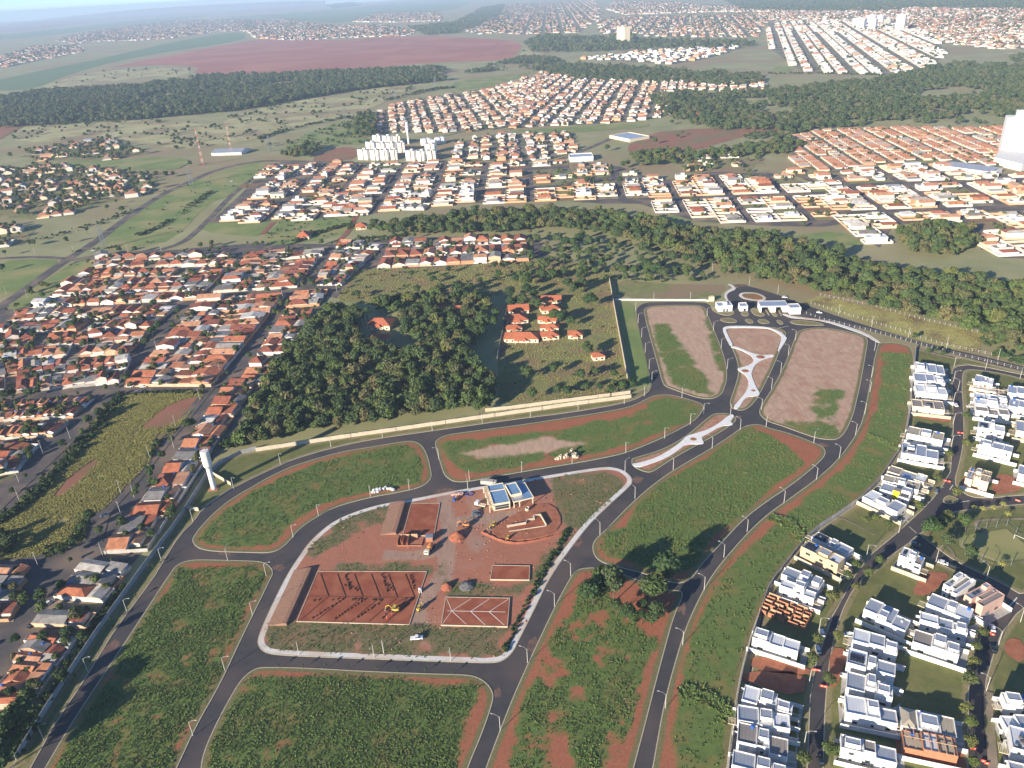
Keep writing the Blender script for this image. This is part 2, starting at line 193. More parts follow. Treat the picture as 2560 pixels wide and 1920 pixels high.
D['PLAZA7']=((158.3,509.5),(160.7,510.7),(164.8,506.1),(169.7,497.5),(173.5,494.1),(177.9,492.6),(183.4,493.3),(183.5,490.4),(178.7,488.7),(171.9,484.8),(165.9,478.2),(161.2,469),(159.2,463.2),(157.1,445.1),(157.2,437.1),(153.8,434.3),(148.8,434.9),(143.6,429.3),(138.8,420.1),(136.6,419.9),(136.2,422.6),(141.4,429.6),(148.7,439.7),(154.6,452),(156.1,463.6),(152.9,472.7),(153.5,474.8),(160.4,477.1),(165.8,481.9),(167.7,485.4),(168.3,492.9),(166.5,498),(163.4,504.3),(159.9,507.8))
D['WALK7']=((161,542.6),(163.9,546.1),(169.4,547),(185.3,544.1),(194.1,541.2),(198.5,536.1),(201.4,529.1),(201.9,521.6),(201.7,518.4),(189.5,498.3),(188.7,499.4),(199.1,520.9),(199,528.4),(196,536.5),(191.9,539.8),(169.4,543.6),(164.9,543.1),(162.7,540.1),(161.5,526.1),(160.8,512.7),(158.4,510),(159.2,525.4))
D['ISLANDS']=(((163.3,583.8),(167.1,585.8),(167,578.2),(170.8,575.2),(176.4,575.6),(178.8,577.7),(178.9,574),(176.5,569.4),(172.4,567.6),(167.3,570.8),(164,577.5)),((183.1,573.3),(189.3,572.4),(188.5,567.7),(186.4,564.3),(182.9,566.1)),((192.7,579.4),(196.9,581.2),(197.9,573.6),(200.8,567),(199,562.5),(194.6,563.1),(191.7,568.4)),((163.5,560.6),(165.3,563.3),(169.6,563.9),(174.5,561.9),(176.1,556.4),(174.7,553.1),(170.2,553.2),(165.6,555.6)),((182.1,557.9),(184.7,559.8),(187.4,557.1),(187.8,552.4),(185.8,550.1),(183,551)),((190.8,554.2),(193.3,557.4),(196.9,557.4),(199.6,551.8),(198.6,548.5),(194.4,547.9),(191.5,550.1)),((205,553.3),(207.9,554.1),(209,549.3),(208.3,545.4),(205.8,544.9),(204.9,547.6)),((214,548.5),(215.8,551.2),(221.1,551),(226.8,549.6),(234.2,545.6),(237.2,540.6),(236.4,538.5),(223.7,540.9),(217.4,542.9),(214.6,546.2)),((203.6,575.8),(204.7,576.3),(203.8,564.2),(202.6,563.2)),((206.2,571.7),(208.6,571.4),(209.7,560.9),(205.9,560.3)),((213.3,573.1),(214.3,573.6),(212.9,562.2),(211.6,561.2)))
D['ROUNDABOUT']=((192,609.5),(194.9,614.6),(199.6,615.9),(206.5,614.4),(210.2,610.8),(212.8,603.6),(211.8,598.3),(209.3,595.4),(203,595.1),(197,598.7),(192.9,602.6))
D['ENTRYWALK']=((190.6,637.4),(193.3,637.4),(195.4,628.6),(193.4,623.2),(188.5,619.8),(184.3,614.9),(181.7,607.1),(181.4,599.1),(179.2,597.9),(180.2,608.7),(181.9,615.3),(186.1,621.6),(191.3,626.4),(192.5,630.5))
D['GATEWALK']=((213.4,565.2),(216,564.8),(219.8,560),(224.3,557.5),(240.5,549.3),(253.3,533.9),(261.1,519.7),(263.7,503.8),(261.3,502.1),(258.2,517),(250.8,529.8),(239.4,546.6),(227.8,552.3),(218,556.1),(215.3,560.1))
D['ROADNE']=((227.1,564.3),(230.3,568.1),(240.1,548.2),(270.6,518.4),(286.3,498.6),(302.2,479),(316.5,462.4),(331.9,448.2),(340,438.8),(344,445),(335.8,454.6),(321.3,470.9),(300.3,490.8),(284.3,508.1),(263.7,538),(247.5,563.8),(240.6,577.2),(239.1,576.1),(237.8,580),(231.9,589.9),(224.7,596.3))
D['LOTNE']=((236.6,586.7),(256.4,599.5),(340,509.7),(320.1,478.5),(305.9,486.1),(275.4,525.2),(244.6,580.4))
D['RASPHALT']=((64,171.6),(106.4,261.1),(112.5,268.9),(123.2,280.5),(134.5,293),(144.1,301),(155.7,309.1),(172.1,321.2),(186.1,334.2),(197.4,347.3),(211.1,363.3),(223.7,382),(236.1,403.8),(254.7,439.7),(255.1,439.6),(282.4,492.2),(299.8,474.6),(329,443.5),(350.5,421.4),(177.8,164.6))
D['RBLOCKS']={'R1':((64.8,171.8),(107.1,261.1),(112.2,267.4),(123.9,280.5),(134.9,292.5),(144.5,300.5),(156.1,308.6),(172.5,320.6),(186.4,333.6),(197.7,346.7),(211.4,362.7),(224.4,381.9),(236.8,403.7),(255.4,439.6),(255.8,439.5),(282.3,490.3),(298.9,472.9),(305.7,471.5),(330.2,445.4),(328.8,443.1),(313.2,455.8),(308.8,458.1),(303,461.5),(296,460.6),(291.4,457.7),(288.1,453.3),(276,430.1),(262.9,404.5),(252.9,384.9),(240.6,363.5),(236.6,355.9),(228,340.8),(217.7,329),(207.7,318.7),(198.4,310.4),(176.4,292.3),(160,279.8),(147.1,266.7),(140.9,259),(127.5,242.6),(111.9,218.8),(103.7,202.7),(92.6,175),(90.7,170.2)),'R2':((291.6,447.8),(295.1,452.9),(299.6,455.3),(307.7,452.7),(317.4,446.6),(325.5,437.7),(336,425.9),(280.2,316.8),(252.4,317.5),(233.6,316.3),(225.9,318),(223.7,324.8),(224.6,331.5),(235.2,346.8),(242.5,357.6),(253.8,376.1),(270.1,407),(281.5,429.9)),'R3':((95.6,169.9),(97.4,174.7),(108.8,202.4),(119.3,224.2),(130.8,243.7),(142.8,258.9),(150.3,265.7),(163.2,275.1),(177.1,284.5),(186.2,290.1),(185,290.2),(178.6,284.8),(184.7,273.6),(189.3,267),(195.9,260.7),(200.4,257.2),(201.8,249.7),(200.9,245.2),(199.1,242.6),(194,238.8),(186.7,233.4),(178.8,225.2),(171.1,216.3),(164.9,207.6),(145.1,171.7),(142.7,166.9)),'R4':((149.5,166.5),(151.4,171.3),(164.2,196),(170.3,206.2),(181.1,219.6),(188.8,228.2),(200.8,238.2),(206.4,241.8),(240.8,258.2),(178,164.8)),'R5':((189.2,292.9),(196.7,300.3),(206.3,305.9),(217.9,308.6),(248.1,310.5),(276.4,311.2),(240.8,258.2),(210,247.7),(206.4,255.1),(194.8,270),(191.3,278.3),(186.8,292.2)),'R6':((211.7,317.4),(214,319.6),(216.9,320.7),(219.3,317.6),(218.6,315.2),(214.9,313.6),(211.9,313.4),(210.7,315))}
D['PITCH']=((204.4,288.5),(228.6,292),(231.4,272.8),(224.2,271.1),(211.7,269.4),(202.6,275.3),(200.9,282))
D['RSOIL']=(((240.7,406.3),(257.4,397.3),(253.3,388.2),(236.3,398.3)),((89.4,224.9),(108.6,216.2),(106.6,212.3),(85.4,216.7)),((81.9,216.4),(106.9,214.6),(100.6,201.9),(81,211.7)),((178.8,265.9),(188,264),(180.8,257.9),(171.2,250.8),(164.1,252.4),(174.7,263.2)),((120,226),(126.2,224.3),(120.3,214.2),(114.6,206.3),(111.8,207)),((190.8,226.2),(195.2,223.4),(188,211.6),(183.8,218.8)),((248.8,336.5),(256.1,334.7),(256.4,325.2),(250.7,319.6),(236.3,319)))
D['WALLS']={'west':((-186,194.9),(-186,207.7),(-185.9,215.3),(-185.4,231.9),(-184.6,252.8),(-183.1,272.6),(-181.3,293.3),(-179.6,311.3),(-177.5,329.1),(-176.6,345.5),(-175.6,376.8),(-173.8,383.8),(-170.6,390.8),(-162.9,399.5),(-154.8,403.2)),'north':((-154.3,401.2),(-107.6,410.4),(-73.2,416.3),(-45.1,421.4),(-1.1,429.2),(35.9,435.8),(75.8,441.7)),'northback':((-17.9,434.5),(-0.9,436.3),(21.4,439.8),(76,447.6)),'tankA':((-176.5,345.5),(-169.1,343.3)),'tankB':((-172.2,377.6),(-158.6,365.9)),'tankC':((-168.2,345.2),(-157,362.9)),'farmE':((92.3,668.2),(88.4,616.4),(83.5,550.3),(80.1,504.6),(77.2,464.8)),'farmW':((-0.4,616.7),(-4.1,567.4),(-8.1,530.6),(-9.6,510.6)),'gate':((90.1,614.8),(161.8,602.3),(165.1,600.4)),'right':((64.5,171.8),(68.7,182.9),(72.4,192.1),(77.2,204.6),(83.2,218),(89.7,230.7),(98.2,246.2),(106.6,261.1),(112.5,268.1),(123.4,280.5),(134.8,293),(144.4,301),(156,309.1),(172.4,321.1),(186.4,334.2),(197.7,347.2),(211.4,363.3),(224.1,382),(236.5,403.7),(255.1,439.6),(255.4,439.6),(282.4,491.3))}
D['LAMPS']={'west':((-180.1,203),(-178.5,235.1),(-176.4,268.8),(-174.1,303.5),(-169.4,334.7),(-156.4,362.9),(-135.9,385.4),(-109.5,401),(-79.7,408.5),(-50,413.7),(-19.6,418.9),(10.3,424.2),(40.5,429.5),(70.2,434.4),(84.5,443.4)),'b1':((-124.2,201.1),(-121.6,231.5),(-118.9,262.5),(-119.4,288.1)),'b4':((-141,300.6),(-113.1,316.3),(-103.8,333.2),(-78.8,347.8),(-58.4,351.9)),'b3s':((-93.2,238),(-61.9,234.1),(-30.6,230)),'mid':((-11.2,195.8),(0,227),(13,257.6),(21.7,276.4),(38.6,305.1),(60.2,332.9),(85.1,357.3),(111.2,376.6),(132.4,395)),'b5':((-44.2,381.5),(-26.1,357.9),(-26.7,348.6),(2.7,363.3),(31,368.5),(62.3,377.1),(87,390.4),(105.3,404.8),(116,416.1),(58.9,357.9)),'east':((49.7,201.5),(62.7,231.7),(78.9,262.6),(93,283.3),(108.8,300.6),(133.7,322),(157,340.5),(176.7,359.7),(195.1,382.5),(210.1,405.3),(224.8,432.1),(234.6,452),(253.6,491.2)),'plaza':((131.8,413.6),(107.5,438),(148.3,397),(152,417.8),(166.5,443.8),(179.7,465.8),(193.5,491.5),(206.8,515.7),(155.7,568.3),(153.6,540.3),(151.2,508.9),(146.6,475.7)),'nw':((103.1,589.2),(100.9,563.9),(98.8,536),(96.6,508.8),(94.6,482),(92.9,462.8)),'cross':((169,376.7),)}
D['RLAMPS']=((292.5,459.8),(281.6,439.9),(266.9,412.4),(254.1,388.1),(240.6,364.6),(310.1,454),(323,438),(222.3,339.2),(178.7,293.9),(156.4,277.7),(136.2,258.7),(118.7,234.8),(105.4,209.1),(94,182.6),(184.5,222.4),(167.6,201),(199.9,233.7),(277.7,427.3),(184.8,271.5),(200.5,259.2))
D['POLES']=((-275.5,363.9),(-285.1,381.8),(-288.2,414.6),(-278.2,429.3),(-288.1,447.8),(-219.4,364.6),(-217.3,400.7),(-215,437.4),(-212.1,474.6),(-206.5,410.6),(-208.4,380.1),(-210.1,359.8),(-210.8,344.1),(-234.8,305.2),(-205.1,309.6),(-274.9,563.4),(-209.8,513.3),(-325,673.6),(-400.5,720.7),(-473.5,846.8),(-518.4,850.8),(-449.2,703.4),(-431.3,652),(-476.2,716.9),(-411.2,839.6),(-372.6,834.5),(-266.5,781.6),(-481.1,989.8),(-200,664.3),(-204.3,626.3),(-153.6,674.7),(-118.7,757.2),(120.9,606),(150.1,601.4),(186.7,674.3),(207.9,632.4),(224.6,608.6),(255,557.8),(269.2,531.6),(285.1,508),(302.4,488.6),(325,465.8))
D['FIELDS']={'yellow':((-271,488.5),(-251.9,491),(-218.2,486.9),(-211.4,482.2),(-210.9,474.5),(-212.1,446),(-213.7,425.8),(-217,409.8),(-215.2,394.1),(-220.7,360.8),(-222.5,350.3),(-228.6,344.7),(-220.7,323.6),(-225.5,317.6),(-233.6,312.9),(-256.3,310.5),(-266.7,308.8),(-275.4,323.8),(-275.5,345),(-274.4,366),(-270.8,391.2),(-270.1,416.7),(-270.5,436.3),(-273.5,454.5),(-274.1,477)),'farm':((92.1,665.1),(88.4,616.4),(83.5,550.3),(80.1,504.6),(77.2,464.8),(75.1,451.8),(21.8,445.3),(-9.1,441.1),(-8.7,472.1),(-9.2,510.5),(-4.1,567.4),(0.7,621.9),(5,667.2),(37.9,693.3),(68.9,681.6)),'meadow':((-150.4,656.6),(-144.9,727.9),(-130.3,735.8),(-84.4,727.9),(-28.5,730.4),(6.6,729.5),(41,741.4),(62.1,723.2),(100.8,682.6),(92.1,665.1),(48,685.1),(5,667.2),(-7,639.7),(-65.9,621.3),(-95.8,625.9),(-127.7,641.7),(-143.7,647)),'gatefield':((98.6,667.1),(131.6,649.4),(174.8,639.3),(192.1,636.5),(171.6,603.4),(91.2,616)),'gatefield2':((88.6,611),(105.1,605.8),(100.2,576),(97.3,522.5),(92.2,466.3),(86.2,450.4),(76.6,442),(76.7,445.1),(81.7,464.2)),'green1':((-455.4,856.2),(-474.3,991.1),(-484.7,1136.9),(-457.3,1203.8),(-403.3,1337.2),(-380,1321.2),(-368.1,1205),(-372.4,1082.5),(-390.2,1048.9),(-374.3,876),(-407.4,860.1),(-429.5,851.4)),'green2':((-458.1,678.2),(-458.8,743.3),(-457.5,815.6),(-431.8,818.9),(-425.9,794.6),(-426.6,738),(-432.8,694.8),(-442.6,673)),'green3':((-509.8,765.4),(-549.1,835.9),(-502.8,831.6),(-474.5,822.5),(-465.6,747.8),(-474.3,713.5),(-477.8,707.9)),'stream1':((-270.7,838.7),(-266.9,958.2),(-178.6,939.4),(-167.7,877.1),(-190.4,849.5),(-232,835.7)),'stream2':((-319.1,1020.8),(-274.7,1010.9),(-271.7,948.5),(-276.5,875.3),(-279.4,871.3),(-359.5,910.6),(-360.6,956.5)),'stream3':((-179.8,1025.9),(-129.6,1008.3),(-128.8,944.9),(-170.1,948.3)),'mid1':((149.5,874.7),(195.7,869.8),(241.6,952.4),(280.3,949.2),(269.5,854),(237.9,818),(198.5,835.3)),'mid2':((287,765),(342.4,774.8),(348,721.9),(330,721.5),(301.5,750))}
D['FAR']={'plough':((-1115.3,3113.1),(-1219.3,3547.1),(-1593.8,3831.3),(-1702.6,3677.6),(-1678.2,4336.9),(-1550.4,5649.4),(-1345.4,5585.5),(-896.3,4948.3),(-641,5045.9),(-427.6,4934.1),(-215.5,4643.1),(92.5,4115.2),(128,3718.2),(102.2,3399.5),(66.4,3087.4),(-23,2998.7),(-234.6,3086.4),(-393.2,3000.2),(-559.7,3011.5),(-716.7,2975.4),(-823.5,2994.1)),'cane':((-2039,3268.4),(-1980.5,3403.8),(-2028.9,3867.7),(-2051.4,4518),(-2214.3,5990.1),(-2141.6,7112.1),(-1902.7,6696.8),(-1618.7,5589.3),(-1791,4813.4),(-1843.1,4172.2),(-1750.9,3506.4),(-1580.7,2900.8),(-1692.2,2886.5)),'cane2':((-5989.6,9886.5),(-5979,10577.1),(-5952.7,12290),(-6382.8,16367.8),(-5356.6,17270.4),(-5016.7,14876.9),(-4797.2,12699.1),(-4960.2,11146.2),(-4605,9215.5),(-4745.3,8363.8)),'purple':((-9815.4,16295.7),(-10250.3,18239.8),(-14488.8,29323.3),(-23050,59530),(-15439.8,57862.6),(-7854.7,41806.9),(-3536.1,18709.3),(-4367,16237.7),(-6422.3,19092.2),(-7438.7,17317.4),(-6751.8,13583.1),(-6307.2,11165.9)),'greenfar':((-4287.4,13282.8),(-3283.3,14307.3),(-2665.3,15126.5),(-1802,21780.7),(-280.2,16745.4),(-473.6,9302.8),(-1383.4,10067.9),(-1281.7,7763.6),(-1774.5,8668.4),(-2650.1,10872.4)),'dryA':((-1053.3,1753.6),(-1123.3,2017.7),(-941.1,1987.9),(-772.5,1908.6),(-594.1,1763),(-615.8,1921.6),(-574.5,1980.6),(-541.7,2202.8),(-286,2114.8),(-262.4,2037.5),(-322.9,1794.5),(-464,1565.3),(-496,1514),(-593.6,1485.7),(-824.5,1722.2),(-912.1,1655)),'dryB':((-398.1,2262.4),(-350.4,2375.2),(-215.8,2338.1),(-233.9,2187.4),(-320.6,2153.5)),'dryC':((-1578.7,2866.6),(-1686.6,3470.9),(-1507.5,3615.2),(-1251.8,3514.7),(-1113.6,3071.2),(-1297.3,3088.6),(-1427.5,3002.4),(-1528.4,2876.1)),'redL':((-1179.7,1967),(-1125.6,2000.5),(-1073.3,1803.5),(-1052.8,1739.5),(-1074.2,1692),(-1236.2,1969.6)),'redM':((-315.5,1312.6),(-284.2,1426.3),(-244,1403.2),(-231.6,1308),(-261,1292.7)),'redC':((190.1,1252.8),(258.7,1391.4),(346.8,1410.1),(458.3,1371.9),(522.5,1386.5),(502.2,1356.9),(425.4,1336.1),(338,1257.2),(281.4,1207.1),(228.3,1204.3)),'greenC':((-394.7,1506.4),(-309.5,1789.5),(-265,1514.1),(-231.7,1491.1),(-234.2,1433.4),(-308.1,1444.7),(-369.1,1440.9)),'fieldG':((-121.5,2408.6),(51.8,2510.6),(141.7,2565.9),(47.7,2351.8),(-35.8,2145.6),(-104.8,2152.8)),'dryR':((423.4,3408.2),(204.7,3263.4),(171,3067.5),(100.4,2873.6),(59.4,2811.9),(78.8,3079),(138.9,3499.6),(205.2,3654.9),(433.1,3688.9)),'dryR2':((1513.5,2872.5),(1605.3,2789.3),(1531.9,2421.3),(1361.2,2140.7),(1497.6,2545.2),(1404.7,2568.9)),'belt':((26,1494),(90.1,1498.1),(278.1,1499.1),(269.1,1449.4),(210.4,1444.2),(107.1,1441.8),(25,1456.7)),'pitch':((769.4,2303.6),(806.5,2281.3),(763.6,2146.9),(719.9,2141.5)),'lotR':((647,1171.4),(745.2,1179),(704.1,1108.7),(651,1124.6)),'valley':((-807.6,1439.9),(-690.8,1417.6),(-583.2,1428.3),(-516.2,1368.7),(-522.1,1286.9),(-571.1,1317.7),(-730.3,1332.8))}
D['ROADS']={'avenue':(((-464.3,665.1),(-465.1,685),(-464.8,718.3),(-471,818),(-468.3,880.5),(-476.8,997.2),(-479,1121.6),(-467.6,1183.2),(-454.2,1277.7),(-403.3,1337.2),(-351.9,1322.8),(-287.6,1295.5),(-88.9,1214.1)),11),'townroad':(((-471,818),(-435.5,835.7),(-360.8,838.6),(-359.1,930.4),(-369.4,1056.7),(-372.5,1110.2),(-370.4,1213.6),(-364.9,1298.4)),8),'crossl':(((-565.8,842.9),(-514.4,841.8),(-475,828.6)),8),'southw':(((-272.7,309.3),(-255.5,309.1),(-239.3,310.8),(-218.6,315.2),(-205.4,311.3)),9),'fieldE':(((-210,491.6),(-212.6,447.6),(-214.8,419),(-215.8,390.5),(-218.3,362.8),(-221,347.1),(-217.6,333.7),(-213.9,320.2)),7),'fieldW':(((-280.3,491.3),(-277.5,455),(-278.6,428.6),(-280.4,403.4),(-282.6,381.6),(-283.9,366.9),(-285.3,345.9)),9),'dirtA':(((-275,879.6),(-273,1016.5),(-267.4,1046)),6),'dirtB':(((-181.9,830.4),(-174.3,869),(-177.2,939.1),(-173.4,1012.1),(-171.5,1042.9)),6),'suburbst':(((69.4,1179.3),(129.4,1261.2),(188.1,1357)),9)}
D['WOODS']={'grove':((-169.7,408.5),(-169.3,448.5),(-165.8,509.4),(-161.2,566.4),(-152.8,618.4),(-130.8,615.1),(-115.3,587.8),(-106.4,550.1),(-83.9,522.1),(-58.8,526.9),(-34.9,527.8),(-25.7,491.6),(-10.6,472),(-12.6,451),(-17.4,440.2),(-35,434.3),(-89.4,424.6),(-133.4,415.4),(-158.8,404.7)),'stream':((-154.2,863.6),(-99,886.6),(-46.4,905.7),(34.5,898.7),(111.8,872.2),(177.3,808.4),(202.9,772.8),(256.3,762.4),(288.7,710.5),(325,644),(362.1,614),(450.4,577.6),(362.8,445.8),(331.1,490.3),(320.2,519.1),(287.9,560.4),(251.7,598.6),(222.6,639.4),(195.9,675),(176.8,701.1),(141.3,745.1),(102.7,800.6),(46.5,834.6),(-4,825),(-120.5,840.8)),'rgrove':((389.3,752.6),(424.1,762.2),(457.9,739),(439.2,697),(402.8,668.9),(366.4,689.1)),'upper':((332.3,1804),(425.9,1860.1),(597.2,1807.4),(880.3,1895.3),(1163.1,2131.3),(1535.1,2246),(908.2,1288.3),(766.4,1300.8),(627.5,1325.6),(555.4,1336.3),(463,1290.4),(397.1,1269.2),(352.8,1456.5),(324.6,1521.3)),'west':((-1536,2606.3),(-1464.8,2750.1),(-1154.6,2731.3),(-1023.6,2975.6),(-819.4,2943.9),(-479.1,2834.6),(-166.5,2814.6),(-139.3,2417.8),(-369.9,2301.8),(-513,2139.6),(-595.4,2004.4),(-853.8,1924.1),(-1154.1,1921.3)),'suburbn':((-97.8,2593.2),(89.7,2633.1),(226.7,2264.8),(565.4,1909.5),(637.6,1969.2),(670,2110.9),(444.5,2426.3),(269,2682.7),(143.3,3139.2)),'farA':((133.7,3789),(262.6,4190.5),(467.3,3820.7),(643.6,4014.3),(606.4,3538.3),(970.4,3090.3),(834.8,2852.4),(477.1,3074.5),(148.5,3246.4)),'farB':((-600.1,6121.5),(-278.9,6310.2),(-109.4,9918.2),(183.1,11567.3),(79.6,7977.5),(-145.1,5036.8),(-378.9,4887.2)),'farC':((2241,8403.6),(2537.7,7421.8),(3291.2,4928.9),(2637.8,3930.8),(2599.4,4878.5),(2169.8,4801.1),(1851.3,5393.2),(1763.2,6102.3)),'farD':((-4033.3,21188.5),(-3956.7,24993.7),(-2645.9,17848.1),(-2942.6,16323.4)),'block':((-268.1,1517.6),(-296.9,1723.1),(-277.3,1808),(-249,1705.9),(-226.4,1509.1)),'dark':((-370.1,1349.2),(-353.4,1414.3),(-316.7,1433.9),(-299.4,1385.6),(-320.6,1335.2)),'scrub':((30,806.3),(100.6,784.3),(168.7,703.9),(190.5,654.5),(154.3,638.9),(96.8,657.9),(61,670),(2.6,673.4),(-14.1,715.3)),'farmwood':((-109.9,628),(-67.5,643.6),(-27,637.2),(-15,600.6),(-22.8,538.9),(-39.9,508.7),(-59.5,527.2),(-73.8,543.7),(-85.7,574.4),(-87.2,598.7),(-109.2,614.7)),'midc':((194.8,1196),(240.9,1219),(302.8,1182.8),(396.1,1217.9),(456.5,1271.2),(459.7,1198.6),(415.5,1150.2),(319.8,1143.4),(264.8,1135.5),(196.2,1122.1))}
D['TOWN']=(('beside the avenue',((-418.6,787.7),(-281.9,769.4),(-276.1,798.7),(-432.9,827.1)),2,11,'v'),('below the avenue row',((-422.7,727.5),(-285.3,718.1),(-285.3,753.7),(-422,775.4)),2,12,'v'),('with the white corner shops',((-424.2,675.9),(-287.2,675.1),(-285.4,714.8),(-419.4,725.3)),2,12,'v'),('left of the tree lined street',((-427,616.7),(-303.2,608.9),(-297.4,653.8),(-428.9,666.7)),2,13,'v'),('in the middle of the town',((-396.1,561.3),(-299.7,559.2),(-299.2,598.7),(-421.8,607.5)),2,11,'v'),('above the bottom left street',((-362.5,501),(-284.9,507.8),(-291.4,545.5),(-391.1,552.3)),2,11,'v'),('between two sloping streets',((-270,507.7),(-212.1,500.6),(-202.9,664.8),(-273.2,664.2)),15,2,'u'),('above the street crossing',((-266.7,694.4),(-197.1,695.6),(-191.2,813.3),(-265.6,796.8)),11,2,'u'),('left of the open meadow',((-176.4,700.1),(-152.5,696.2),(-128.4,813.9),(-174.4,826.9)),11,2,'u'),('above the meadow',((-117.4,737.1),(16.6,734.9),(16.9,807.1),(-114.5,821.8)),3,11,'v'),('beside the dark wood',((-188.3,501.3),(-170.9,497.3),(-163,668.8),(-190.8,667.3)),15,1,'u'),('behind the water tower',((-204.1,319.8),(-184.5,319.4),(-179.6,489.6),(-197,492.6)),14,1,'u'),('of small twin gables',((-347.8,458.3),(-292.8,458.2),(-289.9,482.2),(-359.9,482)),2,12,'v'),('facing the grass field',((-333.4,433.1),(-293.5,433.8),(-289.7,448.7),(-340.2,447.6)),1,9,'v'),('at the left frame edge',((-304.4,377.9),(-292.4,388.5),(-295.2,418.7),(-327.6,425.5)),5,1,'u'),('below the tower',((-214.2,264.2),(-190.7,261.7),(-188.4,297.2),(-211.2,304.1)),5,1,'u'),('in the bottom left corner',((-208.1,219.3),(-193,220.4),(-191.9,250.4),(-211.9,255.8)),7,1,'u'),('at the left edge',((-243.2,268.6),(-227.4,268.8),(-239.5,301.5),(-256.4,304.6)),4,1,'u'))
D['TOWNBASE']=((-475.7,666.7),(-452.2,694.8),(-457.5,743.1),(-457.5,815.6),(-434.5,833.5),(-360.8,838.6),(-273.1,847.8),(-192.8,828.2),(-118.4,835.5),(33.6,818.9),(44.4,740.8),(6.5,726),(-118.3,730.3),(-144.4,724.4),(-150.4,656.6),(-160,663.9),(-158.6,614.3),(-164.9,571.7),(-167.9,515.6),(-172,492.2),(-174.4,458.8),(-173.5,411.8),(-177.8,396.6),(-181.2,373.8),(-180.1,353.7),(-184,335.6),(-183.9,319.4),(-188.8,298.9),(-190,260.3),(-191.3,250.3),(-192.7,219.9),(-191.8,187.4),(-213,188.7),(-478.4,605.8))
